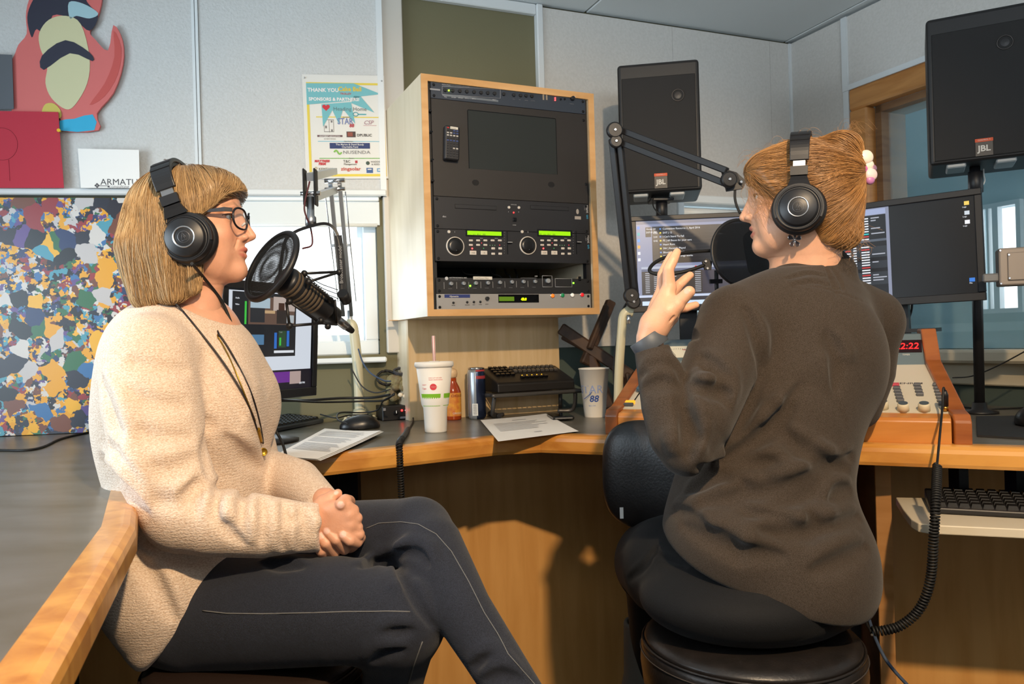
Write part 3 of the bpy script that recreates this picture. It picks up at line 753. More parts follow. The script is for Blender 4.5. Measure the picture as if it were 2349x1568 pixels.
def eyes(H, parent, iris):
    for y in (-1, 1):
        c = H.p(0.0745, y*0.031, 0.0); m = M().ball((0, 0, 0), 0.0123*H.s, 20, 14)
        o = m.build('eye', mat('eye_white', 'e8e2da', 0.15), None); o_ = o; COL.objects.unlink(o); 
        o.matrix_basis = Matrix(); _reg(o, Matrix.Translation(Vector(c)), parent)
        k = M().lathe([(0.0001, 0.0001), (0.0056*H.s, -0.0013*H.s), (0.0058*H.s, -0.0024*H.s)], (0, 0, 0), H.R[:, 0], 18)
        q = k.build('iris', mat('iris_'+iris, iris, 0.1), None); COL.objects.unlink(q)
        _reg(q, Matrix.Translation(Vector(c+H.R[:, 0]*0.0127*H.s)), o)
        lash = [H.p(0.0745, y*0.0465, 0.0015), H.p(0.0815, y*0.0440, 0.0036), H.p(0.0880, y*0.0380, 0.0048), H.p(0.0900, y*0.0300, 0.0046), H.p(0.0870, y*0.0195, 0.0015)]
        M().tube(spline([Vector(q_) for q_ in lash], 5), 0.0011*H.s, 6).build('eyelash', mat('lash_brown', '2a1a14', 0.6), parent, world=True)
        k = M().lathe([(0.0001, 0.0001), (0.0026*H.s, -0.0002)], (0, 0, 0), H.R[:, 0], 14)
        q2 = k.build('pupil', mat('pupil', '070606', 0.1), None); COL.objects.unlink(q2)
        _reg(q2, Matrix.Translation(Vector(c+H.R[:, 0]*0.0131*H.s)), o)
def tubes_np(paths, rad, seg=3):
    """paths (N,S,3), rad (N,S) -> verts, quads"""
    N, S, _ = paths.shape; t = np.gradient(paths, axis=1); t /= np.linalg.norm(t, axis=2, keepdims=True)+1e-9
    ref = np.array([0.31, 0.17, 0.93]); e1 = np.cross(t, ref); e1 /= np.linalg.norm(e1, axis=2, keepdims=True)+1e-9; e2 = np.cross(t, e1)
    V = np.stack([paths+rad[:, :, None]*(e1*math.cos(2*math.pi*k/seg)+e2*math.sin(2*math.pi*k/seg)) for k in range(seg)], 2)
    base = (np.arange(N)[:, None, None]*S+np.arange(S-1)[None, :, None])*seg; k = np.arange(seg)[None, None, :]; l = (k+1) % seg
    Q = np.stack([base+k, base+l, base+seg+l, base+seg+k], 3).reshape(-1, 4); return V.reshape(-1, 3), Q
def flow_strands(fd, roots, dirfn, steps, step, off, jitter=0.15, lift=None):
    p = roots.copy(); out = [p.copy()]; N = len(p); wob = np.random.randn(N, 3)*jitter
    for i in range(steps):
        g = fd.grad(p); d = dirfn(p)+wob; d -= g*np.sum(d*g, 1, keepdims=True); d /= np.linalg.norm(d, axis=1, keepdims=True)+1e-9
        p = p+d*step[:, None]; g = fd.grad(p); v = fd.at(p)
        o = off if lift is None else off+lift*i/steps
        corr = np.clip(v-o, -0.006, 0.006); p = p-g*corr[:, None]; out.append(p.copy())
    return np.stack(out, 1)
def hair_object(parent, m, base_v, base_q, strands, rad):
    v2, q2 = tubes_np(strands, rad); v, q = join_np([(base_v, base_q), (v2, q2)])
    me = np_mesh('hair', v, q, WM[parent.name].inverted())
    a = me.attributes.new('strand', 'FLOAT', 'POINT'); N, S, _ = strands.shape
    tone = np.concatenate([np.full(len(base_v), 0.38), np.repeat(np.clip(np.random.beta(3.5, 3.0, N), 0, 1), S*3)])
    a.data.foreach_set('value', tone.astype(np.float32)); return put('hair', me, m, parent)
def fold(fd, pts, r, k=0.006, depth=0.35, op='s', n=5, ridge=True):
    """crease (or ridge) drawn along the cloth surface through pixel positions"""
    q = []
    for a, b in zip(pts, pts[1:]):
        for i in range(n): q.append((a[0]+(b[0]-a[0])*i/n, a[1]+(b[1]-a[1])*i/n))
    q.append(pts[-1]); w = [fd.hit(*x) for x in q]; w = [p for p in w if p is not None]
    if len(w) < 3: return
    w = [sum((w[j] for j in range(max(0, i-1), min(len(w), i+2))), Vector((0, 0, 0)))/(min(len(w), i+2)-max(0, i-1)) for i in range(len(w))]
    g = fd.grad(np.array(w)); n_ = len(w)
    rs = [r*(0.25+0.75*math.sin(math.pi*(i+0.5)/n_)) for i in range(n_)]
    P = [np.array(w[i])+g[i]*rs[i]*(depth if op == 's' else -depth) for i in range(n_)]
    if op == 's' and ridge:
        T = np.gradient(np.array(w), axis=0); T /= np.linalg.norm(T, axis=1, keepdims=True)+1e-9; S = np.cross(g, T)
        S *= np.sign(S[:, 2:3]+1e-6)
        fd.chain([np.array(w[i])+S[i]*rs[i]*1.9-g[i]*rs[i]*0.72 for i in range(n_)], [x*1.15 for x in rs], r*1.2, 'u')
    fd.chain(P, rs, k, op)
def stitch(fd, pts, r, name, m, parent, n=6, off=0.0014):
    q = []
    for a, b in zip(pts, pts[1:]):
        for i in range(n): q.append((a[0]+(b[0]-a[0])*i/n, a[1]+(b[1]-a[1])*i/n))
    q.append(pts[-1]); w = [fd.hit(*x) for x in q]; w = [p for p in w if p is not None]
    if len(w) < 2: return None
    g = fd.grad(np.array(w)); return M().tube([Vector(np.array(p)+g[i]*off) for i, p in enumerate(w)], r, 5).build(name, m, parent, world=True)

# ------------------------------------------------------------------ woman in the cream sweater
def woman_a():
    WP = lambda *a: np.array(W(*a))
    HA = Head((0.992, 0.08, 0.06), (-0.075, 0.0, 1), 0.905, W(531, 497, 1.385), (0.088, -0.031, 0.0))
    base = WP(480, 1500, 1.40); base[2] = 0.70
    root_m = Matrix.Translation(Vector(base))
    # body
    hd = Field(HA.p(-0.16, 0, 0)-0.22, HA.p(0.10, 0, 0)+np.array([0.16, 0.20, 0.20]), 0.0017)
    head_shape(hd, HA)
    neck0, neck1 = HA.p(-0.022, 0, -0.055), WP(428, 745, 1.42)
    hd.chain([neck0, (neck0+neck1)/2+np.array([0.004, 0, 0]), neck1], [0.050, 0.048, 0.056], 0.02)
    hd.chain([HA.p(0.02, 0, -0.09), WP(462, 725, 1.40)], [0.030, 0.030], 0.03)
    for y in (-1, 1): hd.chain([HA.p(-0.01, y*0.05, -0.05), WP(484, 752, 1.415)+np.array([0, y*0.012, 0])], [0.012, 0.008], 0.02)
    hd.ell(WP(445, 800, 1.43), (0.085, 0.12, 0.055), 0.03)
    hv, hq = surface_nets(hd.F, hd.lo, hd.res)
    hn = Field(W(700, 1300, 1.20)-Vector((0.02, 0, 0.02)), W(850, 1100, 1.40)+Vector((0.02, 0, 0.02)), 0.0014)
    dh = 1.268
    def P(x, y, dd=0.0): return WP(x, y, dh+dd)
    def C(pts, rs, k=0.004): hn.chain([P(*q) for q in pts], rs, k)
    # her right hand: back of the hand towards the camera, fingers folded away
    C([(690, 1205, 0.02), (730, 1193, 0.015)], [0.024, 0.022], 0.01)
    for kx, ky, x1, y1 in ((792, 1160, 814, 1170), (801, 1181, 822, 1188), (803, 1203, 823, 1209), (797, 1224, 827, 1225)):
        C([(732, 1188+(ky-1190)*0.45, 0.012), (765, 1189+(ky-1190)*0.75, 0.004), (kx, ky, 0.003)], [0.0150, 0.0135, 0.0112], 0.008)
        C([(kx, ky, 0.003), (x1-4, y1, 0.010), (x1-6, y1+2, 0.030), (x1-30, y1+4, 0.040)], [0.0108, 0.0098, 0.0092, 0.0082], 0.003)
    C([(730, 1172, 0.018), (742, 1152, 0.022), (758, 1141, 0.022), (775, 1131, 0.024)], [0.0165, 0.0135, 0.0105, 0.0072], 0.008)
    # her left hand: wraps from below, finger tips upward
    C([(745, 1150, 0.07), (790, 1200, 0.060), (800, 1240, 0.045)], [0.024, 0.026, 0.02], 0.01)
    tips = [((818, 1243, 0.012), (803, 1239, -0.004), (786, 1227, -0.006)), ((790, 1258, 0.018), (771, 1237, -0.005), (751, 1218, -0.004)),
            ((766, 1266, 0.018), (748, 1245, -0.004), (736, 1228, -0.002)), ((744, 1270, 0.020), (737, 1262, 0.004), (731, 1251, 0.001))]
    for t in tips: C([(t[0][0]+8, t[0][1]-10, 0.045), t[0], t[1], t[2]], [0.0095, 0.0098, 0.0092, 0.0078], 0.0018)
    C([(800, 1150, 0.05), (792, 1148, 0.012), (782, 1156, -0.004)], [0.011, 0.0108, 0.0098], 0.002)
    nv, nq = surface_nets(hn.F, hn.lo, hn.res)
    # slim body under the clothes
    bd = Field((-1.0, 1.0, 0.46), (0.25, 1.85, 1.36), 0.006)
    bd.chain([WP(430, 790, 1.43), WP(430, 950, 1.43), WP(435, 1150, 1.43), WP(450, 1340, 1.43)], [0.10, 0.105, 0.10, 0.12], 0.03)
    bd.chain([WP(335, 815, 1.27), WP(415, 1180, 1.225), WP(715, 1205, 1.275)], [0.045, 0.038, 0.024], 0.03)
    bd.chain([WP(505, 820, 1.58), WP(555, 1000, 1.60), WP(580, 1085, 1.56), WP(680, 1110, 1.45), WP(742, 1160, 1.345)], [0.045, 0.038, 0.034, 0.028, 0.022], 0.01)
    bd.chain([WP(500, 1395, 1.34), WP(760, 1400, 1.27), WP(925, 1425, 1.245), WP(890, 1640, 1.36)], [0.08, 0.07, 0.055, 0.04], 0.02)
    bd.chain([WP(560, 1345, 1.5), WP(800, 1248, 1.42), WP(955, 1224, 1.355), WP(1062, 1400, 1.225), WP(1215, 1640, 1.14)], [0.08, 0.065, 0.048, 0.034, 0.028], 0.02)
    bv, bq = surface_nets(bd.F, bd.lo, bd.res)
    v, q = join_np([(hv, hq), (nv, nq), (bv, bq)])
    me = np_mesh('person', v, q, root_m.inverted())
    spots = face_spots(HA, v, '8a6a4a', 'c4685c', 0.45)
    nails = np.zeros(len(v))
    for (x, y, dd, r) in ((787, 1225.5, -0.010, 0.0062), (750, 1217, -0.009, 0.0062), (736.5, 1227.5, -0.008, 0.0065), (731, 1250, -0.006, 0.0052), (782, 1157, -0.012, 0.0062), (771, 1130, 0.018, 0.004)):
        nails = np.maximum(nails, 1-sm(np.linalg.norm(v-P(x, y, dd), axis=1), r*0.8, r))
    paint(me, v, 'e6ab8c', spots+[(nails, 'f0c4b4')])
    me.materials.append(skin_mat('fair_skin', 'dc9a78'))
    p = bpy.data.objects.new('person', me); _reg(p, root_m, None)
    props(p, 'seated person in a cream knit sweater and dark jeans, hands clasped, facing the pop filter', 'person')
    eyes(HA, p, '6a7a78')
    # sweater
    sw = Field((-1.02, 1.02, 0.50), (-0.20, 1.86, 1.36), 0.0036)
    ax = (0, 1, 0)
    sw.ell(WP(434, 900, 1.43), (0.132, 0.145, 0.160)); sw.ell(WP(434, 1075, 1.43), (0.138, 0.140, 0.180), 0.05)
    sw.ell(WP(440, 1270, 1.42), (0.142, 0.160, 0.150), 0.05)
    for y in (-1, 1): sw.ell(WP(530, 930, 1.43)+np.array([0, y*0.060, 0]), (0.070, 0.072, 0.085), 0.04)
    sw.chain([WP(338, 810, 1.30), WP(418, 758, 1.43), WP(500, 806, 1.57)], [0.062, 0.060, 0.062], 0.045)
    sw.ell(WP(362, 800, 1.42), (0.085, 0.11, 0.085), 0.04)
    sw.chain([WP(470, 800, 1.43), WP(505, 815, 1.44)], [0.055, 0.05], 0.04, flat=((0, 1, 0), 1.6))
    sw.ell(WP(318, 950, 1.42), (0.065, 0.11, 0.14), 0.04)
    # hip drape at the near side
    sw.chain([WP(370, 1230, 1.36), WP(352, 1360, 1.32), WP(372, 1470, 1.31)], [0.088, 0.075, 0.050], 0.05, flat=((0, 1, 0), 1.1))
    sw.ell(WP(400, 1340, 1.33), (0.10, 0.11, 0.12), 0.05)
    box = (WP(380, 1600, 1.3)-np.array([0.02, 0.4, 0.05]), WP(760, 1240, 1.3)+np.array([0.1, 0.5, 0.03]))
    n1 = np.cross(WP(418, 1530, 1.3)-np.array(CAM), WP(428, 1440, 1.3)-np.array(CAM)); n1 *= np.sign(n1[0])
    n2 = np.cross(WP(430, 1440, 1.3)-np.array(CAM), WP(600, 1262, 1.3)-np.array(CAM)); n2 *= np.sign(n2[0])
    sw.half(WP(420, 1500, 1.3), n1, 0.012, 's', (WP(300, 1600, 1.3)-np.array([0.2, 0.5, 0.1]), WP(700, 1430, 1.3)+np.array([0.3, 0.6, 0.0])))
    sw.half(WP(500, 1365, 1.3), n2, 0.012, 's', (WP(300, 1600, 1.3)-np.array([0.2, 0.5, 0.1]), WP(800, 1275, 1.3)+np.array([0.3, 0.6, 0.0])))
    sw.half(WP(400, 1523, 1.31), (0.1, 0, -1), 0.012)
    # sleeves
    arm = [WP(338, 825, 1.285), WP(350, 930, 1.26), WP(372, 1060, 1.235), WP(420, 1175, 1.225), WP(480, 1195, 1.225), WP(600, 1206, 1.24), WP(728, 1210, 1.272)]
    sw.chain(arm, [0.074, 0.075, 0.070, 0.062, 0.054, 0.049, 0.036], 0.016)
    sw.chain([WP(716, 1209, 1.27), WP(738, 1209, 1.274)], [0.0385, 0.0375], 0.006)
    sw.chain([WP(505, 820, 1.58), WP(555, 1000, 1.60), WP(580, 1085, 1.56), WP(680, 1110, 1.45), WP(738, 1158, 1.35)], [0.07, 0.062, 0.056, 0.046, 0.033], 0.02)
    # neck opening
    sw.chain([WP(412, 692, 1.425), WP(462, 728, 1.42)], [0.068, 0.056], 0.006, 's', flat=((0, 1, 0), 1.15))
    sw.cone(WP(405, 640, 1.425), WP(418, 700, 1.425), 0.09, 0.075, 0.006, 's')
    sw.half(WP(735, 1209, 1.274), np.array([1, 0.12, 0.0]), 0.004, 's', (WP(720, 1280, 1.2), WP(790, 1120, 1.33)))
    for f_ in ([(505, 1100), (490, 1150), (520, 1215), (560, 1245)], [(560, 1125), (555, 1170), (575, 1230)], [(600, 1140), (612, 1190), (600, 1245)],
               [(650, 1150), (662, 1200), (650, 1262)], [(688, 1165), (700, 1210), (688, 1262)], [(455, 1100), (440, 1140), (450, 1180)]):
        fold(sw, f_, 0.010, 0.012, 0.55)
    for f_ in ([(300, 830), (360, 845), (430, 850)], [(285, 900), (350, 925), (430, 930)], [(290, 980), (360, 1005), (440, 1000)], [(320, 1070), (390, 1080), (450, 1050)],
               [(345, 1150), (410, 1150), (460, 1110)], [(480, 960), (470, 1040), (480, 1090)]):
        fold(sw, f_, 0.011, 0.016, 0.55, ridge=False)
    for f_ in ([(232, 860), (262, 960), (285, 1040)], [(250, 1010), (280, 1070), (330, 1130)], [(235, 1040), (275, 1110), (340, 1180)], [(330, 1300), (400, 1290), (500, 1275)], [(300, 1260), (350, 1330), (400, 1420)], [(520, 1000), (560, 1050), (600, 1075)], [(470, 800), (520, 880), (560, 960)]):
        fold(sw, f_, 0.012, 0.016, 0.55)
    fold(sw, [(428, 1435), (470, 1395), (520, 1345), (575, 1292)], 0.007, 0.006, 0.3, 'u'); fold(sw, [(420, 1515), (421, 1470), (428, 1440)], 0.007, 0.006, 0.3, 'u')
    M_KNIT = cloth_mat('cream_knit', 'ead7c5', 'cfb39b', (1, 1, 2.0), 330, 0.95, 0.2, 0.003, rib=('Z', 58, 5.0, 0.16, 0.002))
    g = put('sweater', sw.mesh('sweater', root_m.inverted()), M_KNIT, p)
    # jeans
    je = Field((-0.86, 0.98, 0.38), (0.22, 1.80, 1.02), 0.004)
    je.ell(WP(455, 1370, 1.42), (0.150, 0.165, 0.110))
    je.chain([WP(470, 1400, 1.335), WP(600, 1398, 1.30), WP(770, 1398, 1.265), WP(915, 1418, 1.245)], [0.098, 0.092, 0.084, 0.070], 0.03)
    je.chain([WP(915, 1422, 1.25), WP(905, 1540, 1.31), WP(880, 1680, 1.38)], [0.068, 0.052, 0.046], 0.03)
    je.chain([WP(560, 1345, 1.50), WP(800, 1248, 1.42), WP(955, 1222, 1.355)], [0.090, 0.078, 0.060], 0.02)
    je.chain([WP(958, 1224, 1.352), WP(985, 1255, 1.31), WP(1062, 1400, 1.225), WP(1120, 1490, 1.19), WP(1215, 1640, 1.14), WP(1290, 1760, 1.12)], [0.060, 0.056, 0.0455, 0.042, 0.038, 0.036], 0.012)
    for f_ in ([(905, 1288), (925, 1320), (960, 1390), (995, 1440)], [(820, 1300), (870, 1290), (930, 1270)], [(985, 1300), (960, 1270), (905, 1262)], [(1080, 1530), (1120, 1515), (1170, 1520)], [(1110, 1560), (1150, 1550), (1200, 1560)], [(860, 1470), (900, 1455), (950, 1445)], [(600, 1290), (640, 1300), (700, 1300)], [(850, 1520), (880, 1500), (930, 1490)]):
        fold(je, f_, 0.010, 0.008, 0.2)
    M_DENIM = cloth_mat('dark_denim', '2d323f', '1a1d27', (1, 1, 1), 900, 0.8, 0.12, 0.0012, rib=('DIAGONAL', 330, 1.0, 0.35, 0.001))
    j = put('jeans', je.mesh('jeans', root_m.inverted()), M_DENIM, p)
    M_TH = mat('pale_thread', '6c6c6c', 0.8)
    stitch(je, [(840, 1212), (870, 1200), (920, 1197), (960, 1203), (1000, 1225), (1035, 1265), (1075, 1335), (1110, 1405), (1140, 1452), (1165, 1500), (1200, 1540), (1230, 1575)], 0.0008, 'seam', M_TH, j)
    stitch(je, [(466, 1400), (520, 1406), (600, 1407), (700, 1405), (800, 1402), (880, 1402), (940, 1403)], 0.0010, 'seam', M_TH, j)
    stitch(je, [(968, 1470), (950, 1520), (935, 1568)], 0.0010, 'seam', M_TH, j)
    # hair: straight blonde bob
    hf = Field(HA.p(-0.03, 0, -0.03)-0.19, HA.p(-0.03, 0, -0.03)+0.19, 0.0024)
    HA.ell(hf, (-0.004, 0, 0.028), (0.106, 0.090, 0.084))
    HA.ell(hf, (-0.046, 0, -0.030), (0.076, 0.090, 0.108), 0.03)
    HA.cone(hf, [(-0.075, 0, -0.03), (-0.084, 0, -0.09), (-0.082, 0, -0.145)], [0.050, 0.048, 0.032], 0.04)
    for y in (-1, 1):
        HA.cone(hf, [(-0.02, y*0.068, 0.0), (-0.028, y*0.072, -0.07), (-0.022, y*0.070, -0.145)], [0.034, 0.032, 0.022], 0.03)
        HA.cone(hf, [(0.025, y*0.064, 0.03), (0.022, y*0.070, -0.06), (0.016, y*0.068, -0.135)], [0.024, 0.018, 0.012], 0.02)
    HA.cone(hf, [(-0.08, -0.05, -0.05), (-0.075, -0.055, -0.14)], [0.04, 0.03], 0.03); HA.cone(hf, [(-0.08, 0.05, -0.05), (-0.075, 0.055, -0.14)], [0.04, 0.03], 0.03)
    HA.ell(hf, (0.052, 0.0, 0.052), (0.058, 0.070, 0.046), 0.02)
    HA.cone(hf, [(0.066, -0.050, 0.058), (0.048, -0.064, 0.036), (0.030, -0.072, 0.014)], [0.020, 0.013, 0.010], 0.015)
    HA.ell(hf, (0.125, 0, -0.060), (0.073, 0.088, 0.103), 0.008, 's')
    HA.ell(hf, (0.075, 0, -0.13), (0.075, 0.060, 0.09), 0.010, 's')
    zA = HA.o[2]; hf.half(HA.p(0.054, 0, 0.010), HA.R @ np.array([0.62, 0, -0.78]), 0.004, 's', ((-1.5, 0.9, zA-0.030), (0.5, 2.0, zA+0.07)))
    hf.half(HA.p(-0.05, 0, -0.165), HA.R @ np.array([0.12, 0, -1.0]), 0.006)
    fv, fq = surface_nets(hf.F, hf.lo, hf.res)
    rng = np.random.default_rng(3); ids = rng.choice(len(fv), 7300); roots = fv[ids]
    Lr = HA.loc(roots); keep = (Lr[:, 2] > -0.13); roots = roots[keep]
    crown = np.array([-0.015, 0.03, 0.11])
    def dfa(pts):
        L = HA.loc(pts); d = L-crown; d[:, 2] = -0.35-np.clip(0.09-L[:, 2], 0, 0.3)*14; d[:, 0] *= 4; d[:, 1] *= 4
        fr = sm(L[:, 0], 0.03, 0.09)*sm(L[:, 2], 0.0, 0.06); d[:, 1] -= fr*1.3; d[:, 0] += fr*0.5
        low = sm(-L[:, 2], 0.03, 0.08); d[:, :2] *= (1-low)[:, None]; d /= np.linalg.norm(d, axis=1, keepdims=True); return d @ HA.R.T
    n = len(roots); stp = rng.uniform(0.0045, 0.0085, n); off = rng.uniform(-0.0015, 0.0032, n)
    st = flow_strands(hf, roots, dfa, 14, stp, off, 0.07)
    Ls = HA.loc(st.reshape(-1, 3)).reshape(n, 15, 3)
    low = -0.165+rng.normal(0, 0.006, n)[:, None]; st = st-HA.R[:, 2]*(np.clip(Ls[:, :, 2]-low, None, 0)*HA.s*0.92)[:, :, None]
    rad = (rng.uniform(0.00036, 0.00070, n)[:, None])*np.sin(np.linspace(0.12, 0.97, 15)*math.pi)[None]**0.5
    hair_object(p, hair_mat('blonde_hair', '6b4a2a', 'd9b583'), fv, fq, st, rad)
    return p, HA, sw, je, hf
PERSON_A, HA, SWA, JEA, HFA = woman_a()

# ------------------------------------------------------------------ woman in the charcoal top
def woman_b():
    WP = lambda *a: np.array(W(*a))
    HB = Head((-0.925, 0.38, -0.03), (0.02, 0.0, 1), 0.905, W(1731, 452, 1.50), (0.088, 0.031, 0.0))
    base = WP(1740, 1400, 1.37); base[2] = 0.74
    root_m = Matrix.Translation(Vector(base))
    hd = Field(HB.p(0, 0, 0)-0.26, HB.p(0, 0, 0)+np.array([0.26, 0.24, 0.20]), 0.0018)
    head_shape(hd, HB, 0.003)
    n0, n1 = HB.p(-0.025, 0, -0.05), WP(1862, 640, 1.53)
    hd.chain([n0, (n0+n1)/2, n1], [0.053, 0.052, 0.060], 0.02)
    hd.chain([HB.p(0.02, 0, -0.092), WP(1800, 640, 1.54)], [0.028, 0.032], 0.03)
    hd.chain([HB.p(-0.012, 0.055, -0.045), WP(1795, 635, 1.535)], [0.012, 0.011], 0.02)
    hv, hq = surface_nets(hd.F, hd.lo, hd.res)
    # raised hand
    hn = Field(W(1440, 830, 1.24)-Vector((0.0, 0, 0.0)), W(1625, 555, 1.44), 0.0014); dh = 1.335
    def P(x, y, dd=0.0): return WP(x, y, dh+dd)
    def C(pts, rs, k=0.005): hn.chain([P(*q) for q in pts], rs, k)
    C([(1492, 815, 0.0), (1490, 775, 0.0), (1500, 745, 0.0)], [0.0245, 0.0225, 0.0235], 0.01)
    C([(1500, 745, -0.004), (1520, 700, -0.006), (1535, 660, -0.006)], [0.0200, 0.0175, 0.0125], 0.012)
    C([(1500, 745, 0.02), (1512, 700, 0.024), (1520, 665, 0.024)], [0.020, 0.017, 0.0115], 0.012)
    C([(1505, 750, 0.035), (1528, 715, 0.045), (1535, 680, 0.044)], [0.018, 0.016, 0.0105], 0.012)
    C([(1510, 755, 0.045), (1540, 728, 0.058), (1552, 705, 0.060)], [0.016, 0.013, 0.0095], 0.012)
    C([(1510, 745, -0.006), (1532, 715, -0.016), (1550, 700, -0.020)], [0.0200, 0.0190, 0.0145], 0.012)
    C([(1550, 700, -0.020), (1566, 684, -0.026), (1581, 669, -0.030)], [0.0125, 0.0108, 0.0098], 0.004)     # thumb
    C([(1535, 660, -0.006), (1533, 618, -0.012), (1544, 596, -0.010), (1553, 578, -0.004)], [0.0112, 0.0094, 0.0086, 0.0066], 0.003)  # index
    C([(1519, 662, 0.024), (1519, 630, 0.020), (1531, 604, 0.026), (1540, 585, 0.032)], [0.0098, 0.0086, 0.0080, 0.0064], 0.003)      # middle
    C([(1537, 680, 0.044), (1558, 653, 0.040), (1572, 640, 0.044), (1583, 631, 0.050)], [0.0100, 0.0086, 0.0080, 0.0066], 0.003)      # ring
    C([(1552, 706, 0.060), (1573, 706, 0.052), (1596, 699, 0.056)], [0.0090, 0.0078, 0.0062], 0.003)                                  # little
    for q_ in ([(1515, 752, -0.02), (1530, 738, -0.024), (1545, 726, -0.03)], [(1520, 760, -0.015), (1538, 745, -0.015), (1550, 732, -0.02)]): hn.chain([P(*w) for w in q_], [0.001, 0.0016, 0.001], 0.005, 's')
    nv, nq = surface_nets(hn.F, hn.lo, hn.res)
    # other hand resting on the console edge
    h2 = Field(W(1440, 1030, 1.56), W(1640, 905, 1.76), 0.0016); d2 = 1.66
    def P2(x, y, dd=0.0): return WP(x, y, d2+dd)
    h2.chain([P2(1590, 985, 0.02), P2(1545, 980, 0.01)], [0.026, 0.022], 0.01)
    for (a, b, c_) in (((1540, 972, 0.0), (1512, 962, -0.008), (1486, 963, -0.004)), ((1538, 978, -0.012), (1512, 972, -0.022), (1490, 976, -0.02)), ((1540, 986, -0.024), (1518, 984, -0.034), (1500, 988, -0.034)), ((1545, 993, -0.034), (1528, 994, -0.042), (1514, 998, -0.044)), ((1560, 965, 0.02), (1535, 955, 0.026), (1512, 955, 0.024))):
        h2.chain([P2(*a), P2(*b), P2(*c_)], [0.0100, 0.0086, 0.0070], 0.004)
    ov, oq = surface_nets(h2.F, h2.lo, h2.res)
    bd = Field((0.02, 1.0, 0.46), (1.0, 2.1, 1.30), 0.006)
    bd.chain([WP(1855, 720, 1.5), WP(1830, 850, 1.46), WP(1780, 1080, 1.42), WP(1760, 1300, 1.40)], [0.10, 0.105, 0.10, 0.12], 0.03)
    bd.chain([WP(1685, 745, 1.42), WP(1580, 1015, 1.29), WP(1492, 810, 1.335)], [0.042, 0.026, 0.022], 0.02)
    bd.chain([WP(2000, 745, 1.58), WP(1985, 900, 1.60), WP(1850, 1000, 1.70), WP(1592, 985, 1.68)], [0.042, 0.036, 0.034, 0.022], 0.02)
    bd.chain([WP(1640, 1320, 1.40), WP(1510, 1295, 1.62), WP(1500, 1300, 1.80), WP(1500, 1500, 1.84), WP(1500, 1700, 1.88)], [0.09, 0.07, 0.05, 0.036, 0.03], 0.02)
    bd.chain([WP(1850, 1320, 1.45), WP(1760, 1300, 1.68), WP(1730, 1300, 1.84), WP(1720, 1550, 1.93)], [0.09, 0.065, 0.05, 0.03], 0.02)
    bv, bq = surface_nets(bd.F, bd.lo, bd.res)
    v, q = join_np([(hv, hq), (nv, nq), (ov, oq), (bv, bq)])
    me = np_mesh('person', v, q, root_m.inverted())
    paint(me, v, 'e8b08e', face_spots(HB, v, '9a6844', 'c06a5e', 0.45, 0.003)+[(1-sm(np.linalg.norm(v-P(1576, 668, -0.036), axis=1), 0.004, 0.006), 'e8b8a4')])
    me.materials.append(skin_mat('warm_skin', 'e0a07c'))
    p = bpy.data.objects.new('person', me); _reg(p, root_m, None)
    props(p, 'seated person in a charcoal long-sleeved top seen from behind, gesturing with a raised hand', 'person')
    eyes(HB, p, '7a6a50')
    # charcoal top
    tp = Field((0.12, 1.05, 0.68), (1.04, 1.90, 1.44), 0.0036)
    tp.ell(WP(1840, 830, 1.47), (0.155, 0.120, 0.165)); tp.ell(WP(1780, 1000, 1.43), (0.146, 0.120, 0.170), 0.05)
    tp.ell(WP(1742, 1120, 1.40), (0.150, 0.122, 0.130), 0.04); tp.ell(WP(1766, 1260, 1.39), (0.176, 0.160, 0.130), 0.05)
    tp.ell(WP(1805, 1330, 1.38), (0.146, 0.160, 0.100), 0.04)
    tp.ell(WP(1652, 1230, 1.37), (0.092, 0.13, 0.105), 0.04)
    tp.chain([WP(1690, 735, 1.425), WP(1858, 672, 1.52), WP(1995, 735, 1.575)], [0.066, 0.062, 0.064], 0.05)
    tp.chain([WP(1840, 612, 1.54), WP(1858, 645, 1.535), WP(1865, 690, 1.525)], [0.060, 0.066, 0.085], 0.03)
    tp.chain([WP(1905, 592, 1.52), WP(1930, 620, 1.50), WP(1920, 660, 1.50)], [0.026, 0.028, 0.03], 0.02)
    # right sleeve (screen right), going forward
    tp.chain([WP(1992, 750, 1.575), WP(1990, 850, 1.585), WP(1965, 930, 1.59), WP(1890, 965, 1.66), WP(1700, 960, 1.71), WP(1600, 965, 1.70)], [0.060, 0.052, 0.048, 0.045, 0.040, 0.032], 0.02)
    # left sleeve
    arm = [WP(1688, 745, 1.415), WP(1648, 850, 1.36), WP(1600, 960, 1.30), WP(1574, 1030, 1.275), WP(1548, 1000, 1.28), WP(1528, 930, 1.30), WP(1497, 806, 1.333)]
    tp.chain(arm, [0.068, 0.064, 0.058, 0.044, 0.042, 0.041, 0.0305], 0.012)
    tp.half(WP(1492, 797, 1.333), np.array(W(1490, 770, 1.335)-W(1497, 806, 1.333)), 0.003, 's', (WP(1440, 830, 1.25), WP(1560, 765, 1.42)))
    # collar opening
    tp.chain([WP(1828, 560, 1.54), WP(1836, 606, 1.54)], [0.064, 0.057], 0.004, 's'); tp.cone(WP(1795, 600, 1.55), WP(1790, 640, 1.56), 0.035, 0.03, 0.004, 's')
    # hem
    a, b, c = WP(1535, 1240, 1.36), WP(1790, 1393, 1.24), WP(2003, 1352, 1.40); nh = np.cross(b-a, c-a); nh *= -np.sign(nh[2]); tp.half(b, nh, 0.006)
